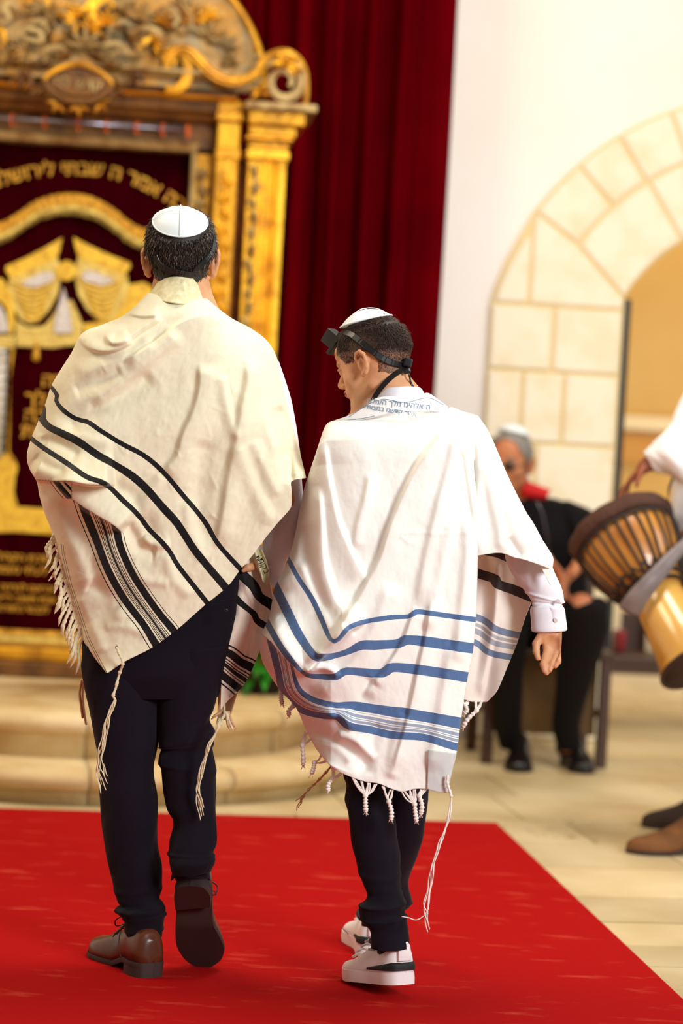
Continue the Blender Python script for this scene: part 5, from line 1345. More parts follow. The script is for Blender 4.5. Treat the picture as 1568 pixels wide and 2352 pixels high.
b2 = [(250, 1160), (265, 1205), (275, 1252), (302, 1314), (331, 1361), (368, 1413), (396, 1446), (420, 1480)]
def at_man(X, Y):
    ua = ucoord(X, Y, [l1, l2, l3]); d1 = pdist(K1, X, Y)[1]; d2 = pdist(catmull(K2 + [(300, 1232), (420, 1300), (560, 1420)], 60), X, Y)[1]
    ub = ucoord(X, Y, [b1, b2]) 
    ub = np.where((pdist(catmull(b1, 40), X, Y)[1] > 0) & (pdist(catmull(b2, 40), X, Y)[1] > 0), 1 - 0 * ub, ub)
    # stripe coordinate across two lines that run downwards: left line 0, right line 1
    s1 = -pdist(catmull(b1, 60), X, Y)[1]; s2 = -pdist(catmull(b2, 60), X, Y)[1]
    ub = np.where(s1 <= 0, s1 / 46, np.where(s2 > 0, 1 + s2 / 46, s1 / (s1 - s2 + 1e-6)))
    below = (d2 > 0) & (Y > 1100)
    ub = np.where((below & (Y > 1104)), ub, 1.9)
    ua = np.where((d1 > 1) & (X < 205) & (Y > 1102) & below, 3.5, ua)
    uc = -pdist([(140, 1200), (146, 1271), (163, 1342), (203, 1465), (247, 1552)], X, Y)[1]; uc = np.where((Y > 1250), uc, 9)
    # the little run of stripe showing under the fold
    ds = -pdist([(124, 1098), (140, 1120), (160, 1143)], X, Y)[1]; m = (d1 > 0) & (Y < 1145) & (Y > 1098) & (X < 165)
    ub = np.where(m, np.interp(ds, [-30, -6, 6, 12, 14, 40], [-.9, -.17, .19, .27, .31, .33]), ub)
    return {'ua': ua, 'ub': ub, 'uc': uc}
bump_t = lambda t: .07 * np.clip(t / .1, .3, 1) * np.clip((.82 - t) / .1, 0, 1) + .004
sheet('back_panel', Tc, Rc, Bc, Lc, 330, 430, y_man, at_man, M['talit_m'], shawl, wrapL=bump_t, wrapR=lambda t: .07 * np.clip(t / .1, .3, 1) * np.clip((1.03 - t) / .1, 0, 1))
# collar band standing at the neck, with a woven pattern
M['atara'] = mat('cream_silk_band', (236, 228, 188), .5, noise=(90, (222, 212, 164), .42, .6), bump=(120, .25, .001))
def y_col(X, Y, s, t): return 5.385 + .055 * np.clip(np.abs(s - .5) * 2, 0, 1)**2 * 1.6 - .035 * t + .003 * fbm(X / 30, Y / 30, 2) - fold(X, Y, [(420, 640), (425, 665), (440, 690)], .004, 6)
sheet('collar_band', [(352, 664), (361, 651), (372, 643), (385, 638), (400, 636), (424, 637), (446, 641), (458, 649), (466, 664)], [(466, 664), (471, 678), (476, 694)], [(330, 690), (370, 692), (420, 698), (476, 694)], [(352, 664), (340, 677), (330, 690)], 80, 30, y_col, None, M['atara'], shawl)
# front end of the shawl held in his right hand, hanging beyond the leg
F1 = [(520, 1280), (548, 1316), (580, 1348), (593, 1373), (625, 1393), (660, 1420)]; F2 = [(525, 1355), (553, 1385), (583, 1410), (590, 1425), (609, 1438), (640, 1460)]
F3 = [(515, 1492), (531, 1500), (555, 1518), (575, 1527), (600, 1545)]; F4 = [(505, 1543), (520, 1557), (545, 1577), (570, 1600)]
F0 = [(560, 1236), (585, 1256), (600, 1290), (612, 1320), (622, 1345), (640, 1375)]
M['talit_f'] = cloth_mat('cream_wool_black_stripes_front', (236, 222, 204), [
    ('ua', -1.0, 2.0, [(-.24, .20, BK), (.82, 1.12, BK)]),
    ('ub', -1.0, 2.0, [(-.26, -.20, BK), (-.10, .24, BK), (.32, .37, BK), (.44, .48, BK), (.52, .68, (40, 34, 44)), (.74, .78, BK), (.86, 1.16, BK), (1.26, 1.31, BK)])], rough=.8)
def y_f(X, Y, s, t): return MY + .006 - .02 * np.sin(s * 5 + t * 2) - fold(X, Y, [(560, 1320), (585, 1400), (575, 1500), (550, 1580)], .012, 12, 10) - fold(X, Y, [(610, 1370), (598, 1440)], .01, 8, 8) + .003 * fbm(X / 20, Y / 30, 3)
def a_f(X, Y): return {'ua': ucoord(X, Y, [F1, F2]), 'ub': ucoord(X, Y, [F3, F4])}
sheet('front_end', [(540, 1300), (560, 1282), (584, 1258), (602, 1250)], [(602, 1250), (612, 1310), (622, 1350), (627, 1388), (612, 1430), (603, 1450), (596, 1490), (577, 1540), (560, 1570), (541, 1592)], [(506, 1630), (518, 1614), (541, 1592)], [(540, 1300), (540, 1360), (534, 1410), (522, 1470), (512, 1520), (508, 1570), (506, 1630)], 90, 190, y_f, a_f, M['talit_f'], shawl)
M['lining'] = mat('tan_shawl_lining', (212, 168, 124), .8)
def y_f2(X, Y, s, t): return MY + .055 + .01 * np.sin(s * 4) 
sheet('front_end_back', [(506, 1512), (520, 1530), (547, 1580)], [(547, 1580), (542, 1600), (530, 1640), (526, 1656)], [(500, 1650), (512, 1652), (526, 1656)], [(506, 1512), (502, 1580), (500, 1650)], 24, 50, y_f2, None, M['lining'], shawl)
def y_f3(X, Y, s, t): return MY - .012 - .012 * np.sin(s * 6)
o = sheet('neckband_end', [(582, 1272), (590, 1262), (600, 1262)], [(600, 1262), (612, 1290), (618, 1320), (618, 1338), (612, 1348)], [(600, 1330), (606, 1340), (612, 1348)], [(582, 1272), (588, 1300), (600, 1330)], 24, 60, y_f3, None, M['atara'], shawl)
M['ink'] = mat('black_ink', (24, 20, 22), .6)
def ink_text(s, size, px, py, Y, ang, parent, mt, bold=.0, flip=True, name='lettering', sy=1.0):
    me = text_mesh(heb(s) if flip else s, size, depth=.0003, bold=bold); a = mesh_xy(me); c, s_ = cos(ang), sin(ang); k = 5553 / (5.3 if callable(Y) else Y)
    X = px + (a[:, 0] * c + a[:, 1] * sy * s_) * k; Yp = py - (-a[:, 0] * s_ + a[:, 1] * sy * c) * k
    Yd = Y(X, Yp) if callable(Y) else Y
    set_co(me, at(X, Yp, Yd - .0022 + a[:, 2])); o = link(name, me, mt, None, False); keep(o, parent); return o
ink_text('ברית', .019, 600, 1302, MY - .026, R_(66), shawl, M['ink']); ink_text('אבות', .014, 592, 1292, MY - .026, R_(66), shawl, M['ink'])
# fringe along the left hem
hem = catmull([(121, 1224), (133, 1248), (143, 1269), (148, 1300), (153, 1335), (158, 1367), (167, 1400), (176, 1426), (188, 1462)], 60)
tips = catmull([(108, 1275), (110, 1312), (122, 1352), (126, 1398), (134, 1450), (148, 1466), (152, 1490), (160, 1520), (172, 1542)], 60)
fg = random.Random(8); nfr = 25
def fr_Y(i): return 5.43 + .0 * i
for k in range(nfr):
    i = int(k / (nfr - 1) * 59); h = hem[i] + np.array([4, 0]); e = tips[i] + np.array([fg.uniform(-7, 7), fg.uniform(-8, 8)]); e = h + (e - h) * fg.uniform(.85, 1.05)
    m1 = h * .67 + e * .33 + np.array([fg.uniform(-9, 2), 0]); m2 = h * .33 + e * .67 + np.array([fg.uniform(-7, 4), fg.uniform(-3, 3)])
    q = MB(); Yk = 5.475 - .02 * (k / nfr); C = catmull([at(h[0], h[1], Yk), at(m1[0], m1[1], Yk - .004), at(m2[0], m2[1], Yk - .006 + fg.uniform(-.006, .006)), at(e[0], e[1], Yk)], 22)
    q.tube(C.tolist(), [.0022, .003] + [.0036 + .0008 * sin(j * 2.1) for j in range(14)] + [.0034, .003, .0026, .002, .0014, .0006], 7, up_=(0, 1, 0)); put(q, 'fringe_tassel', M['wool'], shawl)
tzitzit(shawl, None, [(268, 1487), (274, 1502), (282, 1522), (274, 1548), (266, 1580), (260, 1600), (264, 1606), (248, 1650), (238, 1700), (228, 1745), (232, 1775), (240, 1800)], [5.325] * 3 + [5.34] * 9, M['wool'], 3, 5, .40, 7, .007)
q = MB(); q.tube([tuple(at(268 + 3.2 * cos(a), 1487 + 3.2 * sin(a), 5.336)) for a in np.linspace(0, 2 * pi, 16)], .0007, 5, caps=False); put(q, 'corner_eyelet', M['ink'], shawl)
tzitzit(shawl, None, [(516, 1560), (514, 1600), (515, 1632), (505, 1660), (492, 1690), (480, 1712), (472, 1740), (460, 1780), (455, 1815), (457, 1835), (464, 1868)], [MY + .02] * 3 + [MY - .12] * 8, M['wool'], 9, 6, .45, 6, .004)
fg = random.Random(4)
for k in range(7):
    h = np.array([512 + k * 2.2, 1634]); e = h + np.array([(-26, -16, -8, 0, 6, 12, 18)[k] + fg.uniform(-2, 2), (18, 30, 34, 26, 44, 46, 40)[k]]); q = MB()
    C = catmull([at(h[0], h[1], MY + .02), at((h[0] + e[0]) / 2 + fg.uniform(-4, 4), (h[1] + e[1]) / 2, MY + .015), at(e[0], e[1], MY + .015)], 16); q.tube(C.tolist(), [.0028] * 3 + [.0036] * 8 + [.0032, .0028, .0022, .0015, .0008], 7, up_=(0, 1, 0)); put(q, 'fringe_tassel', M['lining'] if k in (0, 4, 6) else M['wool'], shawl)
for k, P_ in enumerate(([(188, 1560), (183, 1590), (186, 1620), (190, 1650)], [(192, 1565), (190, 1600), (194, 1640), (198, 1665)])):
    q = strand([at(x, y, MY + .16) for x, y in P_], .003, 'x', None, None); put(q, 'fringe_tassel', M['lining'], shawl)

# ================================================================ the boy in the blue-striped shawl
bg_ = ground(885, 2283)
boy = empty('person', (float(bg_[0]), float(bg_[1]), CZ)); tag(boy, 'boy walking in a white prayer shawl with blue stripes and white sneakers, head turned left', 'person', 'people walking to the ark')
BY = 5.42; HS = .84
r2, f2, u2 = rot_basis((-.80, .50, -.31), (-.02, .0, 1))
hb = at(860, 822, BY)
S = SDF(axis_pts([(hb[0] - .26, .006), (hb[0] - .115, .0024), (hb[0] + .115, .006), (hb[0] + .335, .0019), (hb[0] + .455, None)]),
        axis_pts([(5.22, .006), (5.33, .0022), (5.54, .006), (5.66, None)]),
        axis_pts([(.12, .008), (.715, .0019), (.85, .0035), (1.03, .006), (1.28, .0024), (1.56, None)]))
head_sdf(S, hb, r2, f2, u2, HS)
nb2 = at(915, 925, BY + .01)
S.cone(hb - u2 * .05 - f2 * .018, nb2, .047, .052, .018)
s2l, s2r = at(785, 1010, BY + .02), at(1060, 1010, BY + .02); S.cone(nb2, s2l, .04, .036, .03); S.cone(nb2, s2r, .04, .036, .03)
for x0, x1 in ((860, 850), (975, 985)): S.cone(at(x0, 1040, BY + .03), at(x1, 1400, BY + .03), .075, .07, .04)
e2r = at(1190, 1240, BY + .04); S.cone(s2r, e2r, .036, .028, .02); w2r = at(1260, 1440, BY + .02); el2 = at(1232, 1345, BY + .03); S.cone(e2r, el2, .028, .024, .02); S.cone(el2, w2r, .022, .019, .01)
e2l = at(715, 1240, BY + .06); S.cone(s2l, e2l, .036, .028, .02); w2l = at(760, 1330, BY + .16); S.cone(e2l, w2l, .026, .02, .01)
hand_sdf(S, w2l, (.3, .8, -.3), (0, 0, 1), (1, 0, 0), .8, (.5, .5, .55, .6))
hy = BY + .01
def hp_(x, y, d=0.0): return at(x, y, hy - d)
S.chain([hp_(1260, 1440), hp_(1262, 1456)], [.020, .022])
S.ell(hp_(1272, 1476, .004), (.027, .0125, .029), None, .005, False, 2.6)
S.ell(hp_(1250, 1464, .010), (.013, .012, .017), None, .006); S.ell(hp_(1289, 1478, .012), (.011, .011, .024), None, .008)
S.ell(hp_(1268, 1480, .024), (.014, .010, .018), None, .008, True)
S.chain([hp_(1244, 1460, .008), hp_(1231, 1478, .016), hp_(1231, 1496, .022), hp_(1235, 1512, .026)], [.0115, .0088, .0078, .0058], .0025)
for P_, R9 in (([(1258, 1488), (1252, 1510), (1247, 1526), (1250, 1541)], [.0098, .0086, .0078, .0058]), ([(1266, 1494), (1260, 1514), (1254, 1531), (1255, 1546)], [.0096, .0086, .0076, .0056]),
               ([(1279, 1493), (1273, 1512), (1266, 1527), (1262, 1540)], [.0092, .0082, .0072, .0054]), ([(1291, 1488), (1290, 1505), (1283, 1519), (1275, 1531)], [.0084, .0074, .0064, .0048])):
    S.chain([hp_(x, y, (.004, .020, .034, .040)[i]) for i, (x, y) in enumerate(P_)], R9, .0022)
k1, k2 = at(850, 1830, BY - .01), at(930, 1830, BY + .06); S.cone(at(880, 1500, BY + .03), k1, .045, .028, .03); S.cone(at(960, 1500, BY + .03), k2, .03, .02, .03)
S.cone(k1, at(895, 2190, BY - .06), .028, .024, .02); S.cone(k2, at(856, 2120, BY + .33), .024, .022, .02)
body_mesh(S, M['skin'], boy, it=2)
# face details
for s in (-1, 1):
    q = MB(); e = hb + (r2 * s * .030 + f2 * .0865 - u2 * .014) * HS
    q.lathe([(.0001, .0098), (.004, .009), (.0075, .0065), (.0098, 0), (.0075, -.0065), (.0001, -.0098)], tuple(e), 16, axis=tuple(f2)); put(q, 'eye', mat('eye_white', (226, 220, 214), .2), boy)
    q = MB(); q.tube([tuple(hb + (r2 * s * (.016 + .028 * t) + f2 * (.1015 - .012 * t * t) + u2 * (.006 + .006 * sin(pi * t))) * HS) for t in np.linspace(0, 1, 10)], [.0012, .0026, .003, .003, .0028, .0026, .0024, .002, .0015, .0008], 6); put(q, 'eyebrow', M['strap'], boy)
    q = MB(); q.tube([tuple(hb + (r2 * s * (.018 + .024 * t) + f2 * (.1035 - .008 * t * t - .002 * (1 - t)) + u2 * (-.013 + .003 * sin(pi * t))) * HS) for t in np.linspace(0, 1, 10)], .0016, 5); put(q, 'eyelash', M['strap'], boy)
M['lip'] = mat('lips', (196, 96, 84), .45)
for dz, rr_, fo in ((-.0665, .0030, .1065), (-.0785, .0036, .1045)):
    q = MB(); q.tube([tuple(hb + (r2 * a + f2 * (fo - 10 * a * a) + u2 * (dz + (.004 if dz < -.07 else -.002) * abs(a) / .02)) * HS) for a in np.linspace(-.021, .021, 12)], [.0006] + [rr_ * .8] + [rr_] * 8 + [rr_ * .8] + [.0006], 8); put(q, 'lip', M['lip'], boy)
# hair: longer on top, faded at the sides and nape
M['hair_b'] = hair_mat('dark_brown_hair_strands', (30, 17, 12), (64, 38, 24), (96, 62, 40)); M['hairbase_b'] = mat('dark_brown_hair_base', (44, 26, 18), .6, noise=(70, (30, 17, 12), .3, .6), bump=(300, .3, .002))
M['fade_b'] = mat('cropped_hair', (104, 70, 54), .6, noise=(160, (74, 46, 34), .35, .6), bump=(600, .4, .001))
def ins_lo(a, b, c):
    # lower hairline: temple, sideburn ahead of the ear, round the ear, down the nape
    front = .083 - b - .9 * np.clip(.030 - c, 0, 1)
    front = np.where(c < -.004, .030 - b - .35 * np.clip(-.004 - c, 0, 1), front)
    low = np.where(b > .008, c + .030, c + .062 - 1.2 * np.clip(np.abs(a) - .045, 0, 1) + .3 * np.clip(b + .05, 0, 1))
    ear = np.sqrt((b + .006)**2 + (c + .026)**2) - .036
    e = np.minimum(front, low); e = np.where(np.abs(a) > .045, np.minimum(e, ear), e); return np.minimum(e, .0785 - np.abs(a) + 0 * b)
def ins_hi(a, b, c): return np.minimum(ins_lo(a, b, c), c - (.030 - .28 * np.clip(.05 - b, 0, .2) ** 1.0))
def gr_b(a, b, c): return .0016 + .0030 * np.clip(ins_hi(a, b, c) / .030 + .35, 0, 1)
scalp(S, hb, r2, f2, u2, HS, ins_lo, gr_b, dens_mat('faded_hair', (150, 104, 78), (40, 24, 17), .16, .50, (92, 60, 46)), boy, 'hair_base')
nk2 = np.array([0.0, -.05, 1.0]); nk2 /= np.linalg.norm(nk2)
def mkb(a, b, c):
    if np.array([a, b, c]) / np.linalg.norm([a, b, c]) @ nk2 > .83: return 0.0
    v = float(ins_lo(np.array(a), np.array(b), np.array(c)))
    return 0.0 if v < -.002 else float(np.clip(v / .012 + .15, 0, 1)) * (1.0 if ins_hi(np.array(a), np.array(b), np.array(c)) > 0 else .75)
hair_strands(S, hb, r2, f2, u2, HS, mkb, 17000, lambda a, b, c: float(.003 + .009 * np.clip(ins_hi(np.array(a), np.array(b), np.array(c)) / .03 + .05, 0, 1)), .00042, lambda a, b, c: (a * 2, .25 if c > .06 else -.2, -.9 if c < .07 else -.1), 5, M['hair_b'], boy, 'hair', .45, .5)
K2W = r2 * nk2[0] + f2 * nk2[1] + u2 * nk2[2]
cap_kippah(hb + K2W * .1115 + f2 * .004 - r2 * .004, K2W - r2 * .10, .0595, .078, r2, boy, M['kip'])
# tefillin: box on the forehead, straps round the head and down the neck, knot at the nape
M['tefblack'] = mat('matt_black_leather', (32, 27, 28), .5, spec=.4)
tf = empty('head_tefillin', tuple(hb)); keep(tf, boy)
bc = hb + (f2 * .098 + u2 * .068 + r2 * .0) * HS; n_ = (f2 * .62 + u2 * .78); n_ /= np.linalg.norm(n_); t_ = np.cross(r2, n_); rotm = Matrix([[r2[i], t_[i], n_[i]] for i in range(3)])
q = MB(); q.box(tuple(bc), (.046, .058, .009), rotm); put(q, 'box_base', M['tefblack'], tf, False, .001)
q = MB(); q.box(tuple(bc + n_ * .020 - t_ * .0), (.032, .034, .034), rotm); put(q, 'prayer_box', M['tefblack'], tf, False, .001)
def onh(pts, off, n=50): return [at(x, y, hitY(S, x, y, 5.22, 5.6, off)) for x, y in catmull(pts, n)]
put(ribbon(onh([(792, 762), (806, 768), (830, 785), (856, 808), (884, 826), (912, 836), (926, 838)], .006), .0135, .0013, lambda p: np.array(p) - hb), 'head_strap', M['strap'], tf, False)
kn = np.array(onh([(929, 838), (931, 839)], .006)[0])
q = MB(); q.box(tuple(at(936, 833, kn[1] - .004)), (.020, .022, .020), Matrix.Rotation(.2, 3, 'Y')); put(q, 'strap_knot', M['strap'], tf, False, .004)
q = MB(); q.box(tuple(at(934, 851, kn[1] - .002)), (.017, .018, .014), Matrix.Rotation(-.3, 3, 'Y')); put(q, 'strap_knot', M['strap'], tf, False, .004)
P = [at(x, y, Y_) for (x, y), Y_ in zip([(934, 842), (922, 850), (905, 861), (888, 876), (873, 893), (862, 909), (856, 922)], [kn[1] - .004, kn[1] - .012, 5.352, 5.345, 5.342, 5.345, 5.35])]
put(ribbon(catmull(P, 50), .0125, .0013, lambda p: (-.3, -1, .2)), 'hanging_strap', M['strap'], tf, False)
P = [at(x, y, Y_) for (x, y), Y_ in zip([(936, 852), (940, 864), (943, 880), (950, 892)], [kn[1], kn[1], 5.39, 5.39])]
put(ribbon(catmull(P, 20), .006, .0015, lambda p: (.8, -1, .2)), 'hanging_strap', M['strap'], tf)

# trousers
bh = [(760, 1480, 1010, 1480, BY + .03, .5), (775, 1600, 1005, 1600, BY + .03, .5), (785, 1700, 995, 1700, BY + .03, .45), (792, 1770, 984, 1770, BY + .03, .4)]
b1l = [(780, 1640, 905, 1640, BY, .9), (786, 1720, 902, 1720, BY, .9), (790, 1780, 900, 1790, BY), (797, 1802, 901, 1815, BY), (792, 1836, 904, 1845, BY), (800, 1867, 909, 1880, BY - .01), (806, 1923, 912, 1928, BY - .015), (814, 1968, 918, 1966, BY - .02), (826, 2013, 917, 2018, BY - .03), (840, 2060, 926, 2052, BY - .04), (826, 2080, 931, 2074, BY - .05), (826, 2096, 928, 2094, BY - .05), (833, 2116, 934, 2108, BY - .055), (848, 2134, 938, 2130, BY - .06), (850, 2160, 941, 2156, BY - .065), (853, 2177, 941, 2174, BY - .07)]
b2l = [(885, 1640, 1000, 1640, BY + .08, .9), (882, 1800, 985, 1805, BY + .08), (884, 1850, 981, 1853, BY + .09), (878, 1920, 971, 1923, BY + .13), (864, 1975, 955, 1976, BY + .18), (848, 2025, 936, 2026, BY + .24), (846, 2060, 944, 2066, BY + .27), (842, 2080, 938, 2084, BY + .29), (836, 2100, 905, 2104, BY + .31), (831, 2118, 880, 2118, BY + .33), (832, 2136, 878, 2136, BY + .34)]
limb_obj('trousers', [limb(bh, 30, 60, 1, wrk(2, .003)), limb(b1l, 120, 60, 1, wrk(8, .005, ((.52, .01, .003), (.58, .012, -.002), (.66, .012, .004), (.78, .012, .003)))), limb(b2l, 110, 60, 1, wrk(6, .004, ((.62, .015, .004), (.75, .012, .004))))], M['navy'], boy)
# shirt
bt = [(862, 930, 972, 930, BY + .01, .8), (800, 985, 1040, 985, BY + .02, .6), (765, 1030, 1070, 1030, BY + .03, .45), (775, 1150, 1050, 1150, BY + .03, .45), (790, 1300, 1030, 1300, BY + .03, .45), (780, 1500, 1020, 1500, BY + .03, .42)]
bs_ = [(1030, 1000, 1090, 1000, BY + .03), (1070, 1100, 1135, 1080, BY + .04), (1120, 1200, 1200, 1170, BY + .04), (1150, 1255, 1245, 1245, BY + .04), (1168, 1300, 1270, 1305, BY + .035), (1192, 1338, 1289, 1345, BY + .03), (1216, 1368, 1293, 1378, BY + .025), (1222, 1394, 1288, 1396, BY + .02)]
bl_ = [(760, 1010, 815, 1010, BY + .03), (700, 1130, 770, 1130, BY + .06), (690, 1230, 750, 1230, BY + .07), (720, 1300, 780, 1280, BY + .14)]
def wr_b(t, ph): return .007 * fbm(t * 4.5 + np.cos(ph) * .9, np.sin(ph) * 1.2 + 3, 7) + .004 * np.exp(-((t - .86 - .03 * np.cos(ph)) / .02)**2) - .003 * np.exp(-((t - .93) / .015)**2)
limb_obj('shirt', [limb(bt, 40, 60, 1, wr_sl(2)), limb(bs_, 110, 56, .8, wr_b), limb(bl_, 50, 40, .8, wr_sl(7))], M['shirt'], boy)
cuff = [(1222, 1394, 1290, 1394, BY + .02), (1220, 1404, 1294, 1402, BY + .02), (1222, 1425, 1296, 1420, BY + .018), (1223, 1446, 1299, 1443, BY + .015), (1226, 1449, 1296, 1446, BY + .015)]
o = limb_obj('cuff', [limb(cuff, 30, 56, .85)], M['shirt'], boy, caps=False); o.modifiers.new('t', 'SOLIDIFY').thickness = .003
q = MB(); q.grid([[tuple(at(x + 1.5 * t, y, BY + .02 - .0335 + .012 * abs(t - .4))) for t in np.linspace(0, 1, 6) for x in [1262 + 26 * t]] for y in np.linspace(1396, 1446, 12)]); o = put(q, 'cuff_placket', M['shirt'], boy); o.modifiers.new('t', 'SOLIDIFY').thickness = .003
M['button'] = mat('shirt_button', (214, 206, 206), .3)
for bx, by in ((1275, 1424), (1281, 1380)):
    q = MB(); q.lathe([(.0005, 0), (.0050, .0006), (.0052, .002), (.0035, .0022), (.0005, .0014)], tuple(at(bx, by, BY + .02 - .036)), 14, axis=(0, -1, 0)); put(q, 'button', M['button'], boy)
# collar of the shirt
def y_sc(X, Y, s, t): return 5.355 + .05 * ((X - 915) / 62.0)**2 - .010 * t
sheet('shirt_collar', [(852, 922), (866, 901), (880, 893), (905, 889), (945, 888), (964, 891), (977, 912)], [(977, 912), (978, 925)], [(850, 936), (890, 930), (930, 930), (978, 925)], [(852, 922), (850, 936)], 60, 16, y_sc, None, M['shirt'], boy, thick=.003)

# sneakers
def sneaker(X, side, detail=True):
    e = empty('shoe', tuple(X(0, 0, 0))); keep(e, boy)
    MW, MBk = M['sneak'], M['sneakblack']
    shoe(X, .238, .094, side, 'upper', e, MW, M['sneaksole'], sole=.026, heel=0, hmax=.085, dress=False, hts=[.070, .074, .060, .056, .058, .042, .026, .019, .013, .006])
    ol = outline(.238, .094, side); hp_ = [p for p in ol if p[0] < .095]
    a = [p for p in ol[:len(ol) // 2] if p[0] < .105][::-1]; b = [p for p in ol[len(ol) // 2:] if p[0] < .105][::-1]; path = a + b
    q = MB(); rows = []
    L_ = np.linspace(-1, 1, len(path))
    for (x, y), l in zip(path, L_):
        h = .018 * (1 - .75 * max(0, (abs(l) - .45) / .55)); rows.append([X(x - .003, y * 1.04, .031), X(x - .004, y * 1.045, .031 + h * .5), X(x - .002, y * 1.0, .031 + h), X(x, y * .9, .031 + h)])
    put(q.grid(rows), 'black_band', MBk, e)
    q = MB(); q.loft([[X(.0 + dx, y, z) for y, z in ((-.017, .052), (.017, .052), (.015, .085), (.009, .094), (-.009, .094), (-.015, .085))] for dx in (-.004, .010)]); put(q, 'heel_tab', MW, e, True, .002)
    # padded collar opening
    q = MB(); q.tube([X(.062 + .058 * cos(a), .031 * sin(a), .088 + .006 * cos(a)) for a in np.linspace(0, 2 * pi, 36)], .006, 8, caps=False); put(q, 'collar_lining', MBk, e)
    q = MB()
    for k in range(4):
        x = .135 + k * .019; z = .092 - k * .012; q.tube([X(x, -.018, z - .004), X(x + .003, 0, z + .003), X(x, .018, z - .004)], .0028, 6)
    put(q, 'laces', MW, e)
    q = MB(); q.tube([X(x, .0475 * side * w_, .034) for x, w_ in ((.10, 1), (.14, 1.02), (.18, 1.1), (.21, 1.0))], .0009, 5); put(q, 'stitching', M['ink'], e)
    if detail:
        me = text_mesh('THE ROGER', .0062, depth=.0002, bold=.0002); a = mesh_xy(me); set_co(me, [X(.066 - p[0] * 1.0, .0435 * 1 + .0, .074 + p[1] + abs(p[0]) * .0) for p in a]); o = link('lettering', me, M['ink'], None, False); keep(o, e)
    return e
M['sneak'] = mat('white_leather', (238, 230, 230), .45, spec=.4); M['sneaksole'] = mat('white_rubber', (236, 226, 224), .6); M['sneakblack'] = mat('black_mesh', (14, 13, 16), .7)
hh = at(930, 2262, 5.315); tt_ = ground(812, 2264, CZ); tt_[1] = 5.50; tt_ = np.array([at(812, 2264, 5.50)[0], 5.50, CZ])
sneaker(xf(hh, tt_ - hh, (0, 0, 1)), -1)
h3 = ground(858, 2200, CZ); sneaker(xf(h3, (-.16, 1, 0), (0, 0, 1)), 1, False)
q = MB(); q.tube([tuple(at(896, 2165, BY - .055)), tuple(at(893, 2225, BY - .015))], .029, 18); put(q, 'sock', M['sneakblack'], boy)
q = MB(); q.tube([tuple(at(858, 2128, BY + .34)), tuple(at(858, 2160, BY + .34))], .028, 18); put(q, 'sock', M['sneakblack'], boy)

# ---------------------------------------------------------------- his prayer shawl
BL, GB = (84, 116, 168), (158, 172, 200)
M['talit_b'] = cloth_mat('white_wool_blue_stripes', (250, 250, 243), [
    ('ua', -1.0, 5.0, [(-.10, .10, BL), (.82, 1.18, BL), (1.87, 2.13, BL), (2.84, 3.16, BL), (3.22, 3.26, GB), (3.34, 3.52, GB), (3.56, 3.60, GB), (3.66, 3.80, GB), (3.85, 4.16, BL)])], rough=.62, weave=700)
M['talit_bp'] = cloth_mat('white_wool', (250, 250, 243), [], rough=.62, weave=700)
tb = empty('prayer_shawl', tuple(at(880, 1200, BY))); keep(tb, boy)
Tb = [(742, 992), (750, 976), (762, 968), (790, 966), (840, 962), (900, 950), (965, 944), (1022, 944), (1034, 936), (1066, 948), (1084, 958)]
Rb = [(1084, 958), (1086, 1020), (1088, 1080), (1095, 1150), (1096, 1270), (1092, 1410), (1084, 1500), (1072, 1560), (1058, 1650), (1048, 1725), (1034, 1785), (1026, 1820)]
Bb = [(766, 1766), (800, 1782), (835, 1794), (870, 1800), (900, 1812), (925, 1818), (950, 1812), (980, 1812), (1026, 1820)]
Lb = [(742, 992), (726, 1042), (713, 1080), (700, 1120), (691, 1160), (680, 1220), (664, 1282), (645, 1325), (633, 1345), (625, 1385), (618, 1420), (600, 1460), (597, 1485), (604, 1520), (642, 1582), (681, 1626), (705, 1680), (730, 1724), (766, 1766)]
KB = [(596, 1452), (622, 1472), (650, 1506), (686, 1542), (706, 1541), (733, 1513), (764, 1482), (800, 1448), (840, 1425)]
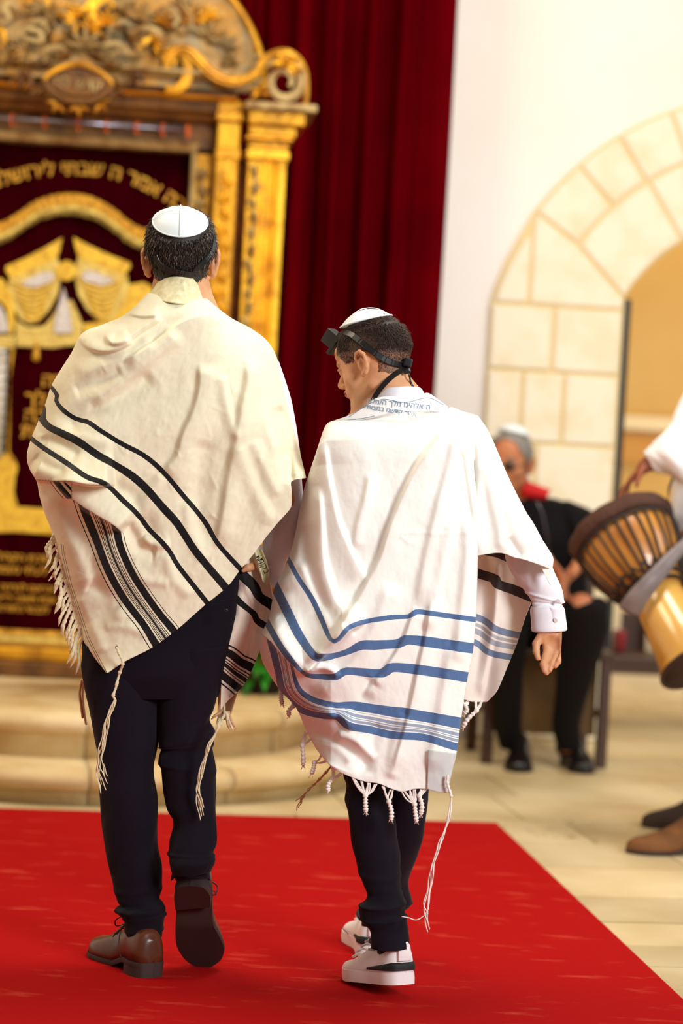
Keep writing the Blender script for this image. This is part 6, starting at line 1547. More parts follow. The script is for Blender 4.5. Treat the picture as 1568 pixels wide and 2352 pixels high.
def y_boy(X, Y, s, t):
    z = 5.262 + .05 * np.clip((1060 - Y) / 120, 0, 1)**2 + .025 * np.clip((Y - 1250) / 400, 0, 1)
    bL = .15 * np.clip(t / .12, .45, 1) * np.clip((1.0 - t) / .10, .15, 1)
    z = z + falloff(s, .42, bL) + falloff(1 - s, .3, .045 * np.clip(1.2 - t, .2, 1)) + falloff(t, .05, .03)
    F = [([(1044, 960), (1000, 1020), (951, 1092), (898, 1212), (875, 1285), (845, 1341), (819, 1387), (784, 1440), (750, 1490)], .022, 60, 9),
         ([(743, 1013), (750, 1080), (762, 1145), (774, 1198), (812, 1285), (842, 1336)], .011, 8, 34),
         ([(850, 1085), (838, 1150), (824, 1200), (813, 1260)], .007, 16, 8), ([(730, 1120), (736, 1200), (742, 1290), (758, 1352), (782, 1398), (812, 1398)], .013, 9, 26),
         ([(700, 1200), (705, 1290), (720, 1350), (745, 1410)], -.010, 18, 18), ([(690, 1290), (712, 1350), (735, 1400), (760, 1450)], .008, 12, 10),
         ([(650, 1360), (680, 1430), (705, 1490), (720, 1520)], .009, 18, 18), ([(625, 1410), (640, 1450), (668, 1500), (690, 1530)], .012, 16, 14),
         (KB, .040, 46, 5),
         ([(1056, 1030), (1066, 1100), (1078, 1180), (1092, 1262)], -.012, 7, 5), ([(1052, 962), (1036, 1060), (1008, 1160), (980, 1280), (960, 1390)], .010, 22, 12),
         ([(1040, 1190), (1020, 1275), (998, 1380), (985, 1450)], .009, 10, 20), ([(1074, 1190), (1074, 1290), (1062, 1400), (1050, 1520)], .010, 14, 14), ([(915, 1226), (960, 1222), (1010, 1227), (1086, 1222)], .0009, 6, 6),
         ([(918, 1232), (930, 1240), (940, 1250)], .001, 4, 4), ([(955, 1395), (928, 1470), (890, 1532), (835, 1600)], .011, 26, 6), ([(992, 1380), (978, 1470), (963, 1536), (940, 1645), (922, 1710), (905, 1770)], .012, 24, 7),
         ([(1040, 1480), (1022, 1580), (1005, 1680), (985, 1770)], .008, 22, 14), ([(900, 1340), (870, 1420), (830, 1500), (780, 1560), (720, 1600)], .012, 26, 18),
         ([(860, 1560), (810, 1620), (760, 1640)], -.010, 20, 20), ([(700, 1545), (735, 1533), (762, 1540), (776, 1556)], .012, 8, 8), ([(640, 1560), (690, 1608), (745, 1638), (790, 1650), (806, 1682)], .018, 22, 7),
         ([(690, 1670), (740, 1690), (800, 1725), (850, 1765)], -.012, 20, 20), ([(772, 1688), (812, 1700), (838, 1722), (858, 1748)], .011, 12, 12), ([(720, 1700), (770, 1715), (810, 1750)], .008, 10, 12),
         ([(930, 1640), (910, 1700), (900, 1790)], .008, 14, 14), ([(870, 1660), (850, 1720), (840, 1780)], -.007, 16, 16), ([(800, 1440), (770, 1470), (735, 1512)], .016, 14, 16)]
    for a in F: z = z - 1.25 * fold(X, Y, *a)
    z = z + .05 * np.clip((pdist(KB, X, Y)[1]) / 60, 0, 1) * np.clip((760 - X) / 120, 0, 1)
    z = z - .006 * fbm(X / 90, Y / 130, 13, 2) - .0022 * fbm(X / 28, Y / 50, 15, 3)
    return z
S1 = [(640, 1245), (662, 1284), (686, 1328), (715, 1371), (739, 1420), (764, 1474), (776, 1470), (800, 1442), (825, 1431), (851, 1425), (899, 1417), (941, 1415), (955, 1405), (987, 1408), (1088, 1422), (1130, 1428)]
S2_ = [(625, 1330), (640, 1362), (662, 1410), (686, 1459), (728, 1510), (745, 1508), (793, 1497), (831, 1480), (870, 1480), (917, 1478), (930, 1468), (977, 1473), (1083, 1488), (1130, 1494)]
S3 = [(610, 1420), (625, 1448), (645, 1482), (667, 1512), (700, 1548), (740, 1552), (772, 1552), (790, 1539), (878, 1543), (896, 1529), (962, 1534), (1074, 1551), (1120, 1558)]
G1 = [(668, 1490), (674, 1536), (688, 1584), (710, 1604), (730, 1614), (773, 1624), (797, 1623), (870, 1633), (938, 1645), (1050, 1665), (1090, 1672)]
G2_ = [(630, 1490), (642, 1538), (654, 1588), (690, 1625), (744, 1640), (775, 1642), (800, 1664), (850, 1674), (899, 1686), (972, 1691), (1045, 1713), (1090, 1722)]
def at_boy(X, Y):
    U = ucoord(X, Y, [S1, S2_, S3, G1, G2_]); up_side = (pdist(KB, X, Y)[1] < 0) & (X < 735)
    U3 = np.minimum(ucoord(X, Y, [S1, S2_, S3]), 2.35)
    return {'ua': np.where(up_side, U3, U)}
sheet('back_panel', Tb, Rb, Bb, Lb, 330, 440, y_boy, at_boy, M['talit_b'], tb, wrapL=lambda t: .075 * np.clip(t / .1, .4, 1) * np.clip((1.0 - t) / .12, .1, 1))
# drape over the right arm
def y_dr(X, Y, s, t):
    z = 5.300 + .03 * np.clip((1040 - Y) / 90, 0, 1)**2 + falloff(1 - s, .55, .075) + .02 * t
    for a in [([(1096, 1000), (1100, 1100), (1095, 1200), (1098, 1270)], .012, 12, 8), ([(1110, 1060), (1130, 1150), (1145, 1210), (1152, 1268)], .009, 14, 12), ([(1140, 1110), (1175, 1190), (1215, 1260)], .006, 16, 16), ([(1165, 1235), (1180, 1256), (1195, 1280)], -.008, 10, 10), ([(1060, 950), (1075, 1000), (1080, 1060)], .008, 10, 10)]: z = z - fold(X, Y, *a)
    return z - .003 * fbm(X / 50, Y / 70, 4)
sheet('arm_drape', [(1034, 936), (1066, 946), (1097, 956)], [(1097, 956), (1120, 990), (1141, 1036), (1160, 1082), (1182, 1128), (1206, 1174), (1232, 1222), (1256, 1258), (1269, 1282), (1267, 1308)], [(1080, 1279), (1110, 1274), (1150, 1270), (1180, 1280), (1205, 1286), (1240, 1298), (1267, 1308)], [(1034, 936), (1056, 1040), (1072, 1180), (1080, 1279)], 110, 180, y_dr, None, M['talit_bp'], tb, wrapR=lambda t: .05 + 0 * t)
sheet('turned_hem', [(1238, 1290), (1267, 1304)], [(1267, 1304), (1263, 1345)], [(1243, 1304), (1263, 1345)], [(1238, 1290), (1243, 1304)], 16, 16, lambda X, Y, s, t: 5.37 + 0 * X, None, M['talit_bp'], tb)
# front panel hanging beyond his side
Q0 = [(1085, 1262), (1140, 1272), (1170, 1284), (1230, 1300)]; Q1 = [(1085, 1308), (1110, 1316), (1140, 1327), (1144, 1338), (1180, 1351), (1230, 1372)]; Q2 = [(1080, 1416), (1098, 1420), (1118, 1430), (1135, 1445), (1160, 1454), (1200, 1462)]; Q3 = [(1076, 1470), (1098, 1478), (1118, 1494), (1135, 1501), (1160, 1506), (1190, 1510)]
DK = (62, 54, 62)
M['talit_bf'] = cloth_mat('white_wool_blue_stripes_front', (240, 230, 220), [('ua', -1.0, 4.0, [(-.12, .16, DK), (.86, 1.14, DK), (1.90, 2.12, (128, 150, 188)), (2.22, 2.34, (190, 200, 216)), (2.42, 2.66, (176, 188, 210)), (2.88, 3.14, (118, 144, 186))])], rough=.62, weave=700)
def y_fp(X, Y, s, t): return BY + .085 + .012 * np.sin((X - 1085) / 14.0) + .02 * t - fold(X, Y, [(1140, 1280), (1138, 1400), (1120, 1500), (1100, 1600)], .016, 8, 16)
sheet('front_panel', [(1078, 1255), (1120, 1258), (1150, 1262), (1182, 1290)], [(1182, 1290), (1205, 1335), (1221, 1370), (1205, 1420), (1190, 1468), (1165, 1530), (1140, 1588), (1118, 1612)], [(1052, 1602), (1085, 1612), (1118, 1612)], [(1078, 1255), (1080, 1450), (1052, 1602)], 70, 160, y_fp, lambda X, Y: {'ua': ucoord(X, Y, [Q0, Q1, Q2, Q3])}, M['talit_bf'], tb)
# neckband with its blessing
M['atara_b'] = mat('silk_neckband', (232, 232, 238), .5, bump=(120, .2, .001))
def y_at(X, Y): return 5.305 + .050 * ((X - 930) / 120.0)**2 * np.where(X < 930, .8, 1.4) - .0006 * (Y - 930)
sheet('neckband', [(768, 966), (800, 955), (832, 938), (862, 916), (898, 911), (932, 916), (965, 908), (981, 903), (1008, 920), (1027, 934)], [(1027, 934), (1027, 946)], [(768, 970), (799, 968), (849, 961), (898, 950), (965, 945), (1027, 946)], [(768, 966), (768, 970)], 110, 24, lambda X, Y, s, t: y_at(X, Y), None, M['atara_b'], tb)
M['bluegrey_ink'] = mat('blue_grey_ink', (112, 140, 160), .6)
ink_text('ה אלהינו מלך העולם', .0165, 915, 933, lambda X, Y: y_at(X, Y) - .001, R_(6), tb, M['bluegrey_ink'], .0)
ink_text('אשר קדשנו במצותיו', .0145, 895, 947, lambda X, Y: y_at(X, Y) - .001, R_(9), tb, M['bluegrey_ink'], .0)
for pts in ([(800, 958), (850, 926), (880, 917), (930, 924), (985, 914), (1018, 930)], [(785, 966), (830, 961), (860, 955)]):
    q = MB(); q.tube([tuple(at(x, y, y_at(x, y) - .0022)) for x, y in catmull(pts, 60)], .0006, 5); put(q, 'woven_line', M['bluegrey_ink'], tb)
M['satin'] = mat('grey_satin', (206, 208, 206), .35, spec=.5)
sheet('corner_patch', [(983, 1722), (1010, 1726), (1047, 1731)], [(1047, 1731), (1034, 1786), (1026, 1821)], [(981, 1812), (1000, 1818), (1026, 1821)], [(983, 1722), (981, 1812)], 30, 40, lambda X, Y, s, t: y_boy(X, Y, (X - 780) / 260, np.clip((Y - 960) / 860, 0, 1)) - .006, None, M['satin'], tb)
# knotted fringes
def knot_fringe(roots, knot, end, Y_, seed):
    g = random.Random(seed); q = MB(); K = at(knot[0], knot[1], Y_); E_ = at(end[0], end[1], Y_)
    for rx, ry in roots:
        for _ in range(3):
            Rt = at(rx + g.uniform(-4, 4), ry - 3, Y_ + .004); mid = (Rt + K) / 2 + np.array([g.uniform(-.004, .004), 0, -.003]); q.tube(catmull([Rt, mid, K], 10).tolist(), .0019, 5, up_=(0, 1, 0))
    q.lathe([(.001, -.006), (.0052, -.003), (.006, 0), (.005, .004), (.001, .006)], tuple(K), 10)
    C = catmull([K, (K + E_) / 2 + np.array([g.uniform(-.006, .006), -.004, 0]), E_], 24); q.tube(C.tolist(), [.0042 + .0012 * sin(i * 1.5) + .0012 * i / 24 for i in range(22)] + [.004, .002], 8, up_=(0, 1, 0))
    for _ in range(5): q.tube([tuple(C[-3]), tuple(C[-1] + np.array([g.uniform(-.006, .006), 0, -g.uniform(.002, .009)]))], [.001, .0005], 4)
    return put(q, 'fringe_tassel', M['woolw'], tb)
YF = 5.288
for i, (ro, kn_, en) in enumerate([([(808, 1786), (828, 1794), (846, 1800), (862, 1804)], (839, 1828), (840, 1866)), ([(880, 1808), (900, 1816)], (893, 1842), (898, 1884)), ([(925, 1820), (940, 1816), (950, 1814)], (952, 1848), (957, 1888)), ([(968, 1814), (978, 1812)], (963, 1828), (966, 1872))]): knot_fringe(ro, kn_, en, YF, i)
for i, (ro, kn_, en, Y_) in enumerate([([(764, 1764), (784, 1776)], (763, 1788), (754, 1818), 5.34), ([(740, 1736), (752, 1750)], (722, 1752), (715, 1778), 5.38), ([(704, 1684), (712, 1700)], (694, 1712), (696, 1760), 5.42), ([(672, 1600), (682, 1612)], (673, 1622), (664, 1644), 5.46), ([(640, 1570), (650, 1582)], (645, 1592), (648, 1618), 5.50),
                                       ([(1090, 1612), (1108, 1612)], (1094, 1632), (1062, 1672), 5.52), ([(1062, 1606), (1074, 1610)], (1068, 1620), (1064, 1640), 5.52)]): knot_fringe(ro, kn_, en, Y_, 20 + i)
tzitzit(tb, None, [(1028, 1780), (1027, 1798), (1031, 1812), (1036, 1830), (1032, 1868), (1022, 1905), (1006, 1948), (994, 1985), (988, 2022), (982, 2060), (977, 2090), (984, 2114)], 5.27, M['woolw'], 5, 5, .16, 5, .0035)
q = MB(); q.tube(catmull([at(x, y, 5.27) for x, y in [(985, 2085), (972, 2104), (955, 2113), (938, 2108), (922, 2105)]], 24).tolist(), .0012, 5, up_=(0, 1, 0)); put(q, 'tassel_thread', M['woolw'], tb)
tzitzit(tb, None, [(770, 1748), (750, 1772), (728, 1795), (704, 1818), (682, 1843)], 5.52, M['lining'], 6, 3, .5, 4, .003)

# ================================================================ seated man by the arch
SYD = 9.42
sg_ = ground(1240, 1750)
chair = empty('chair', (float(at(1240, 1500, 9.55)[0]), 9.55, 0), R_(6)); tag(chair, 'dark wooden chair the older man is sitting on beside the stone arch', 'chair')
q = MB(); q.box((0, 0, .44), (.50, .44, .035)); q.build('seat', M['walnut'], chair, bevel=.008)
for sx in (-1, 1):
    for sy in (-1, 1):
        q = MB(); q.box((sx * .225, sy * .19, .215), (.042, .042, .43)); q.build('leg', M['walnut'], chair, bevel=.005)
    q = MB(); q.box((sx * .225, .20, .68), (.035, .03, .46)); q.build('back_post', M['walnut'], chair, bevel=.005)
    q = MB(); q.box((sx * .225, 0, .20), (.025, .36, .025)); q.build('stretcher', M['walnut'], chair, bevel=.003)
q = MB(); q.box((0, .20, .80), (.42, .025, .16)); q.build('backrest', M['walnut'], chair, bevel=.008)
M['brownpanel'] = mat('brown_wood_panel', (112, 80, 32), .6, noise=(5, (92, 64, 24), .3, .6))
q = MB(); q.box((0, -.12, .265), (.42, .02, .30)); q.build('front_panel', M['brownpanel'], chair, bevel=.003)  # added board for the brown area under the seat, taken for a box drum

old = empty('person', (float(sg_[0]), 9.40, 0)); tag(old, 'seated older man with grey hair, glasses, white cap and black jacket with red collar', 'person')
r3, f3, u3 = rot_basis((-.36, -.92, -.10), (0, 0, 1))
ho = at(1172, 1056, 9.42)
S = SDF(axis_pts([(ho[0] - .28, .007), (ho[0] - .12, .0042), (ho[0] + .12, .0048), (ho[0] + .46, None)]),
        axis_pts([(8.92, .0055), (9.28, .0045), (9.56, .008), (9.78, None)]),
        axis_pts([(.06, .008), (.64, .0045), (.84, .008), (1.06, .0042), (1.36, None)]))
head_sdf(S, ho, r3, f3, u3, 1.0)
nbo = at(1195, 1160, 9.52); S.cone(ho - u3 * .05 - f3 * .02, nbo, .056, .06, .02)
soL, soR = at(1290, 1180, 9.54), at(1110, 1190, 9.52); S.cone(nbo, soL, .05, .045, .03); S.cone(nbo, soR, .05, .045, .03)
S.cone(at(1190, 1230, 9.52), at(1210, 1400, 9.56), .12, .11, .05); S.cone(at(1235, 1240, 9.52), at(1250, 1400, 9.56), .12, .11, .05)
eoL, eoR = at(1362, 1270, 9.42), at(1110, 1300, 9.42); S.cone(soL, eoL, .04, .032, .02); S.cone(soR, eoR, .04, .032, .02)
woL, woR = at(1334, 1290, 9.10), at(1232, 1282, 9.08); S.cone(eoL, woL, .03, .024, .02); S.cone(eoR, woR, .03, .024, .02)
hand_sdf(S, woL, at(1290, 1340, 9.06) - woL, (0, -.8, .6), (0, .6, -.6), 1.0, (.25, .3, .3, .35), .05, (.7, .3))
hand_sdf(S, woR, at(1305, 1335, 9.00) - woR, (0, -.6, .8), (-.3, .4, -.8), 1.0, (.3, .35, .4, .45), .06, (.7, .3))
for hx, kx, fx, fy, ky in ((1200, 1165, 1172, 1725, 1400), (1260, 1335, 1300, 1735, 1395)):
    kk = at(kx, ky, 9.08); ff = at(fx, fy, 9.34); S.cone(at(hx, 1440, 9.55), kk, .07, .05, .03); S.cone(kk, ff, .045, .032, .02)
body_mesh(S, M['skin_old'], old, it=2)
M['greyhair'] = hair_mat('grey_hair_strands', (150, 146, 140), (196, 192, 186), (90, 84, 78)); M['greybase'] = mat('grey_hair_base', (158, 152, 144), .6, noise=(80, (110, 104, 98), .3, .6), bump=(300, .3, .002))
def ins_o(a, b, c):
    e = np.minimum(.066 - b - .7 * np.clip(.05 - c, 0, 1), c + .05 + .6 * np.clip(b, 0, 1) * 2); ear = np.sqrt((b + .002)**2 + (c + .026)**2) - .036
    return np.minimum(np.where(np.abs(a) > .055, np.minimum(e, ear), e), .080 - np.abs(a))
scalp(S, ho, r3, f3, u3, 1.0, ins_o, .007, M['greybase'], old)
hair_strands(S, ho, r3, f3, u3, 1.0, lambda a, b, c: float(ins_o(np.array(a), np.array(b), np.array(c)) > 0), 3500, .016, .0009, lambda a, b, c: (a, -.6, -.7), 9, M['greyhair'], old)
cap_kippah(ho + u3 * .136 - f3 * .018 - r3 * .012, u3 * .96 - f3 * .24 - r3 * .14, .066, .080, r3, old, M['kip'])
# spectacles
q = MB()
for s in (-1, 1):
    c = ho + r3 * s * .032 + f3 * .112 - u3 * .014
    q.tube([tuple(c + r3 * .022 * cos(a) + u3 * .016 * sin(a)) for a in np.linspace(0, 2 * pi, 24)], .0022, 6, caps=False)
    q.tube([tuple(c + r3 * s * .022), tuple(ho + r3 * s * .080 + f3 * .08 - u3 * .008), tuple(ho + r3 * s * .082 - f3 * .0 - u3 * .006)], .002, 6)
q.tube([tuple(ho - r3 * .010 + f3 * .113 - u3 * .012), tuple(ho + r3 * .010 + f3 * .113 - u3 * .012)], .002, 6)
gl = put(q, 'glasses', M['strap'], old)
M['lens'] = mat('tinted_lens', (52, 38, 30), .1, spec=.6)
for s in (-1, 1):
    q = MB(); c = ho + r3 * s * .032 + f3 * .111 - u3 * .014; q.loft([[tuple(c + f3 * d + r3 * .021 * cos(a) + u3 * .015 * sin(a)) for a in np.linspace(0, 2 * pi, 20, endpoint=False)] for d in (0, .0015)])
    o = q.build('lens', M['lens'], None, smooth=True); o.parent = gl; o.matrix_parent_inverse = Matrix.Identity(4)
    q = MB(); q.tube([tuple(ho + r3 * s * (.014 + .034 * t) + f3 * (.105 - .012 * t * t) + u3 * (.012 + .005 * sin(pi * t))) for t in np.linspace(0, 1, 8)], [.002, .004, .0045, .0045, .004, .0035, .003, .001], 6); put(q, 'eyebrow', M['greybase'], old)
q = MB(); q.tube([tuple(ho + r3 * a + f3 * (.108 - 10 * a * a) - u3 * .073) for a in np.linspace(-.024, .024, 10)], .0036, 6); put(q, 'lip', M['lip'], old)
# jacket, trousers
M['blackjacket'] = mat('black_jacket', (11, 8, 11), .8, spec=.15, sheen=.0, bump=(40, .3, .01)); M['blacktrouser'] = mat('black_trousers', (13, 9, 12), .8, spec=.2)
M['redcollar'] = mat('red_lining', (206, 4, 14), .7)
def wro(t, ph): return .012 * fbm(t * 5 + np.cos(ph), np.sin(ph) + 4, 5)
jt = [(1168, 1150, 1240, 1140, 9.50, .9), (1130, 1165, 1278, 1148, 9.51, .75), (1090, 1190, 1318, 1172, 9.52, .6), (1085, 1240, 1338, 1230, 9.52, .7), (1100, 1310, 1350, 1300, 9.52, .7), (1105, 1400, 1350, 1400, 9.52, .85), (1110, 1440, 1325, 1440, 9.53, .8)]
ja = [(1255, 1152, 1310, 1150, 9.52), (1270, 1185, 1352, 1172, 9.50), (1300, 1230, 1385, 1205, 9.46), (1325, 1280, 1396, 1250, 9.40), (1322, 1318, 1384, 1272, 9.32), (1322, 1315, 1364, 1272, 9.20), (1324, 1310, 1354, 1278, 9.16)]
jb = [(1085, 1190, 1140, 1185, 9.50), (1078, 1250, 1140, 1240, 9.47), (1085, 1310, 1150, 1290, 9.40), (1130, 1320, 1170, 1270, 9.30), (1195, 1306, 1222, 1260, 9.14), (1218, 1318, 1246, 1270, 9.07)]
limb_obj('jacket', [limb(jt, 60, 60, 1, wro), limb(ja, 70, 44, 1, wro), limb(jb, 50, 40, 1, wro)], M['blackjacket'], old)
q = MB(); rows = []
for t in np.linspace(0, 1, 8): rows.append([tuple(at(1205 + 58 * s_ - 12 * t, 1105 + 22 * s_ + 34 * t * (1 - .4 * s_), 9.43 + .03 * s_ - .012 * sin(pi * t))) for s_ in np.linspace(0, 1, 12)])
q.grid(rows); o = put(q, 'collar', M['redcollar'], old); o.modifiers.new('t', 'SOLIDIFY').thickness = .006
q = MB(); q.tube([tuple(at(x, y, 9.345)) for x, y in ((1232, 1150), (1246, 1180), (1256, 1230), (1262, 1280))], .005, 6, asp=.4); put(q, 'zip', M['steel'], old)
def leg_(x0, x1, kx0, kx1, a0, a1, yl):
    rows = [(x0, 1395, x1, 1480, 9.55, .9), (x0 + (kx0 - x0) * .5, 1375, x1 + (kx1 - x1) * .5, 1480, 9.32, .9), (kx0 - 2, 1375, kx1 - 6, 1455, 9.12, .8)]
    r2_ = [(kx0 + 6, 1372, kx1 - 6, 1372, 9.10, .5), (kx0, 1392, kx1, 1392, 9.09, .75), (kx0, 1450, kx1, 1450, 9.12, .8), ((kx0 + a0) / 2, 1560, (kx1 + a1) / 2, 1560, 9.20, .8), (a0, 1660, a1, 1655, 9.27, .85), (a0 + 4, yl, a1 - 4, yl, 9.31, .85)]
    return [limb(r2_, 80, 44, 1, wro)]
S_l = leg_(1110, 1225, 1118, 1208, 1138, 1200, 1712); S_r = leg_(1215, 1325, 1288, 1392, 1272, 1336, 1722)
def thigh(hx, kx, ky, w0, w1):
    a, b = at(hx, 1440, 9.56), at(kx, ky, 9.12); out = []
    for t in np.linspace(0, 1, 14):
        c = a + (b - a) * t; d = (b - a) / np.linalg.norm(b - a); x = np.cross(d, [0, 0, 1]); x /= np.linalg.norm(x); z_ = np.cross(x, d); r_2 = w0 + (w1 - w0) * t; out.append(np.array([c + x * r_2 * cos(p) + z_ * r_2 * sin(p) for p in np.linspace(0, 2 * pi, 40, endpoint=False)]))
    return out
limb_obj('trousers', S_l + S_r + [thigh(1190, 1163, 1432, .095, .078), thigh(1265, 1340, 1434, .095, .085)], M['blacktrouser'], old)
M['blackleather'] = mat('black_shoe_leather', (16, 11, 12), .3, spec=.5)
for hx, hy, tx, ty, sd in ((1182, 1728, 1172, 1762, 1), (1292, 1735, 1352, 1772, -1)):
    a, b = ground(hx, hy), ground(tx, ty); d = b - a; d /= np.linalg.norm(d); a = np.array([a[0], 9.40, 0.0]) if sd == 1 else np.array([a[0], 9.46, 0.0])
    e = empty('shoe', tuple(a)); keep(e, old); shoe(xf(a, (d[0] * (1 if sd == 1 else 1.0), -.9, 0), (0, 0, 1)), .285, .108, sd, 'upper', e, M['blackleather'], M['strap'], hmax=.10)
    top = at(1170 if sd == 1 else 1302, 1712, 9.32); q = MB(); q.tube([tuple(top + np.array([0, 0, .03])), (top[0], a[1] - .07, .07)], .04, 14); put(q, 'sock', M['blacktrouser'], old)

# ================================================================ drummer with his drum, at the right edge
DY = 7.72
dg_ = ground(1640, 1945)
dr_ = empty('person', (float(dg_[0]), float(dg_[1]), 0)); tag(dr_, 'drummer in a white shirt and brown shoes at the right edge behind the drum', 'person')
hd = at(1660, 690, DY); r4, f4, u4 = rot_basis((-.85, -.5, -.15), (0, 0, 1))
S = SDF(axis_pts([(hd[0] - .40, .005), (hd[0] - .12, .007), (hd[0] + .40, None)]), axis_pts([(DY - .34, .006), (DY + .30, None)]), axis_pts([(.05, .01), (1.02, .005), (1.80, None)]))
head_sdf(S, hd, r4, f4, u4, 1.0, False)
nbd = at(1665, 860, DY); S.cone(hd - u4 * .05, nbd, .058, .062, .02); sa, sb_ = at(1610, 960, DY - .05), at(1730, 960, DY + .08); S.cone(nbd, sa, .05, .045, .03); S.cone(nbd, sb_, .05, .045, .03)
S.cone(at(1650, 950, DY), at(1640, 1250, DY), .11, .10, .04); S.cone(at(1680, 950, DY), at(1690, 1250, DY), .11, .10, .04)
ea = at(1560, 1052, DY - .16); wa_ = at(1484, 1068, DY - .14); S.cone(sa, ea, .042, .036, .02); S.cone(ea, wa_, .032, .022, .02)
hand_sdf(S, wa_, at(1446, 1104, DY - .13) - wa_, (-.4, -.6, -.3), (.3, .4, -1), .80, (.15, .2, .25, .3), .10, (.9, .2))
eb = at(1760, 1120, DY + .05); wb_ = at(1680, 1200, DY - .18); S.cone(sb_, eb, .042, .034, .02); S.cone(eb, wb_, .03, .024, .02)
hand_sdf(S, wb_, (-.8, -.3, -.4), (0, -.4, .9), (0, .5, -1), .95)
for x in (1615, 1690): S.cone(at(x, 1290, DY), at(x + 2, 1920, DY), .075, .04, .02)
body_mesh(S, M['skin_dark'], dr_, it=2)
M['whiteshirt'] = mat('white_cotton', (238, 232, 232), .8, bump=(30, .3, .01))
def wrd(t, ph): return .010 * fbm(t * 5 + np.cos(ph), np.sin(ph) + 1, 3)
dt = [(1620, 880, 1710, 880, DY, .8), (1580, 930, 1760, 930, DY, .6), (1552, 1010, 1770, 1010, DY, .55), (1545, 1100, 1765, 1100, DY, .55), (1538, 1180, 1765, 1180, DY, .55), (1535, 1236, 1768, 1240, DY, .55)]
da = [(1570, 900, 1650, 940, DY - .04), (1545, 960, 1640, 1060, DY - .08), (1518, 1000, 1575, 1108, DY - .15), (1490, 1026, 1530, 1088, DY - .15), (1478, 1040, 1502, 1086, DY - .145)]
db = [(1700, 900, 1780, 930, DY + .06), (1720, 1020, 1800, 1030, DY + .07), (1720, 1110, 1800, 1140, DY + .03), (1690, 1165, 1735, 1215, DY - .10)]
limb_obj('shirt', [limb(dt, 50, 50, 1, wrd), limb(da, 60, 40, 1, wrd), limb(db, 50, 40, 1, wrd)], M['whiteshirt'], dr_)
dl = [(1558, 1225, 1670, 1230, DY, .9), (1556, 1330, 1668, 1330, DY, .85), (1566, 1480, 1662, 1480, DY, .9), (1572, 1620, 1655, 1620, DY), (1578, 1780, 1650, 1780, DY), (1580, 1905, 1650, 1905, DY)]
dl2 = [(a + 80, b, c + 80, d, y + .05, q_) for a, b, c, d, y, q_ in [tuple(list(r) + [1.0] * (6 - len(r))) for r in dl]]
limb_obj('trousers', [limb(dl, 60, 40, 1, wrd), limb(dl2, 60, 40, 1, wrd)], M['whiteshirt'], dr_)
M['suede'] = mat('brown_suede', (122, 76, 32), .8, noise=(20, (96, 56, 22), .3, .6))
for x, y, mt in ((1600, 1962, M['suede']), (1625, 1902, mat('dark_suede', (48, 30, 20), .8))):
    a = ground(x, y); e = empty('shoe', tuple(a)); keep(e, dr_); shoe(xf(a + np.array([.06, 0, 0]), (-1, -.12, 0), (0, 0, 1)), .29, .105, 1, 'upper', e, mt, M['darksole'], hmax=.095)
# the drum: goblet shell, laced with cords, tilted with its foot towards the camera
top = at(1424, 1216, 7.62); foot = at(1598, 1528, 7.32)
ax = foot - top; Ld = np.linalg.norm(ax); ax /= Ld
drum = empty('drum', tuple(top)); tag(drum, 'goblet-shaped wooden drum laced with dark cords, slung tilted at the right', 'drum')
M['drumwood'] = mat('amber_drum_wood', (206, 142, 58), .35, noise=(6, (158, 96, 30), .3, .6), coat=.3); M['stemwood'] = mat('honey_drum_wood', (206, 158, 72), .3, noise=(5, (176, 126, 48), .3, .6), coat=.5)
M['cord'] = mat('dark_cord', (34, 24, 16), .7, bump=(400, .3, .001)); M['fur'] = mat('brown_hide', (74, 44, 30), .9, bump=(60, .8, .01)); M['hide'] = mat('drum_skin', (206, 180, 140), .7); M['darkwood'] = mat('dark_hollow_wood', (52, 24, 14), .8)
a1 = np.cross(ax, [0, 1, 0]); a1 /= np.linalg.norm(a1); a2 = np.cross(ax, a1)
def rg(r, h, n=48, wob=0.0): return [tuple(top + ax * h + (a1 * cos(t) + a2 * sin(t)) * (r * (1 + wob * sin(7 * t) + wob * sin(11 * t + 1)))) for t in np.linspace(0, 2 * pi, n, endpoint=False)]
q = MB(); q.loft([rg(.152, .0), rg(.156, .03), rg(.154, .08), rg(.142, .14), rg(.118, .20), rg(.092, .245), rg(.080, .27)], True); put(q, 'bowl', M['drumwood'], drum)
q = MB(); q.loft([rg(.078, .262), rg(.082, .30), rg(.092, .40), rg(.104, .50), rg(.120, Ld)], False); o = put(q, 'stem', M['stemwood'], drum)
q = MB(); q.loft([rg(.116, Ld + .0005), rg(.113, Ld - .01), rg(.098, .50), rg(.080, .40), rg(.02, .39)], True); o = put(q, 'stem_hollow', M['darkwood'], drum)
q = MB(); q.tube([*rg(.1145, Ld, 60), rg(.1145, Ld, 60)[0]], .006, 8, caps=False); put(q, 'foot_rim', M['darkwood'], drum)
q = MB(); q.loft([rg(.150, -.012, 60), rg(.168, -.014, 60, .01), rg(.176, .005, 60, .014), rg(.172, .03, 60, .012), rg(.160, .042, 60, .01), rg(.154, .03, 60)], False); put(q, 'hide_rim', M['fur'], drum)
q = MB(); q.loft([rg(.156, -.008), rg(.10, -.010), rg(.01, -.010)], True); put(q, 'drum_skin', M['hide'], drum)
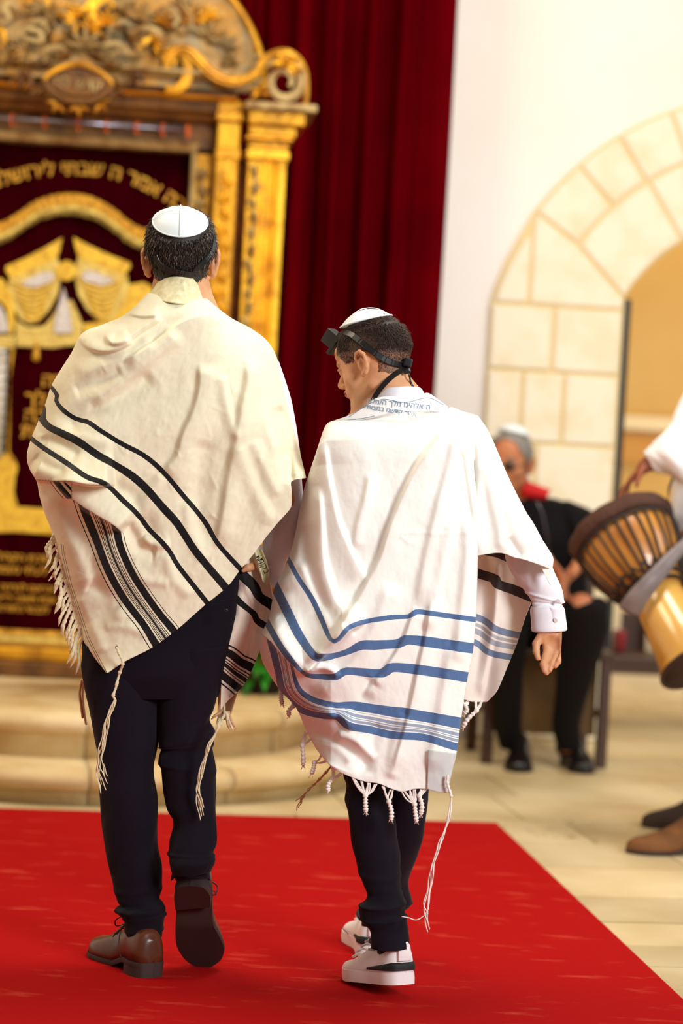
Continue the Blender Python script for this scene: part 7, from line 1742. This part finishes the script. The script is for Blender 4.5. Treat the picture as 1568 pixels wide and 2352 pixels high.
for (r_, h_) in ((.160, .050), (.098, .238), (.088, .262)):
    q = MB(); C = rg(r_ + .003, h_, 60); q.tube([*C, C[0]], .0048 if h_ < .1 else .007, 8, caps=False); put(q, 'rope_ring', M['cord'], drum)
prof = [(.160, .045), (.160, .08), (.148, .14), (.124, .20), (.100, .24)]
for k in range(30):
    t = 2 * pi * k / 30; dt_ = .035 * (1 if k % 2 else -1)
    q = MB(); q.tube([tuple(top + ax * h + (a1 * cos(t + dt_ * i / 4) + a2 * sin(t + dt_ * i / 4)) * (r + .003)) for i, (r, h) in enumerate(prof)], .0042, 6); put(q, 'lacing_cord', M['cord'], drum)
for k in range(20):
    t = 2 * pi * k / 20; q = MB(); q.tube([tuple(top + ax * .205 + (a1 * cos(t) + a2 * sin(t)) * .126), tuple(top + ax * .225 + (a1 * cos(t + .16) + a2 * sin(t + .16)) * .112), tuple(top + ax * .205 + (a1 * cos(t + .31) + a2 * sin(t + .31)) * .126)], .0038, 6); put(q, 'lacing_cord', M['cord'], drum)
M['strapgrey'] = mat('grey_leather_strap', (128, 116, 114), .45, noise=(9, (96, 84, 84), .3, .6))
P = catmull([at(x, y, Y_) for x, y, Y_ in ((1640, 1195, 7.50), (1560, 1262, 7.42), (1500, 1330, 7.36), (1462, 1375, 7.36), (1444, 1405, 7.38))], 40)
o = put(ribbon(P, np.linspace(.018, .072, 40), .006, lambda p: (.1, -1, .1)), 'carrying_strap', M['strapgrey'], drum)
# black bag at the drummer's waist
bag = empty('bag', tuple(at(1565, 1300, 7.62))); tag(bag, 'black pouch hanging between the drum and the drummer', 'bag')
limb_obj('pouch', [limb([(1534, 1236, 1580, 1236, 7.58, .6), (1530, 1255, 1590, 1255, 7.58, .7), (1528, 1330, 1592, 1330, 7.58, .7), (1532, 1385, 1588, 1390, 7.58, .6)], 30, 40)], M['blackjacket'], bag)
q = MB(); q.tube([tuple(at(x, y, 7.56)) for x, y in ((1538, 1240), (1530, 1180), (1536, 1120), (1560, 1060))], .010, 8, asp=.4); put(q, 'shoulder_strap', M['strap'], bag)
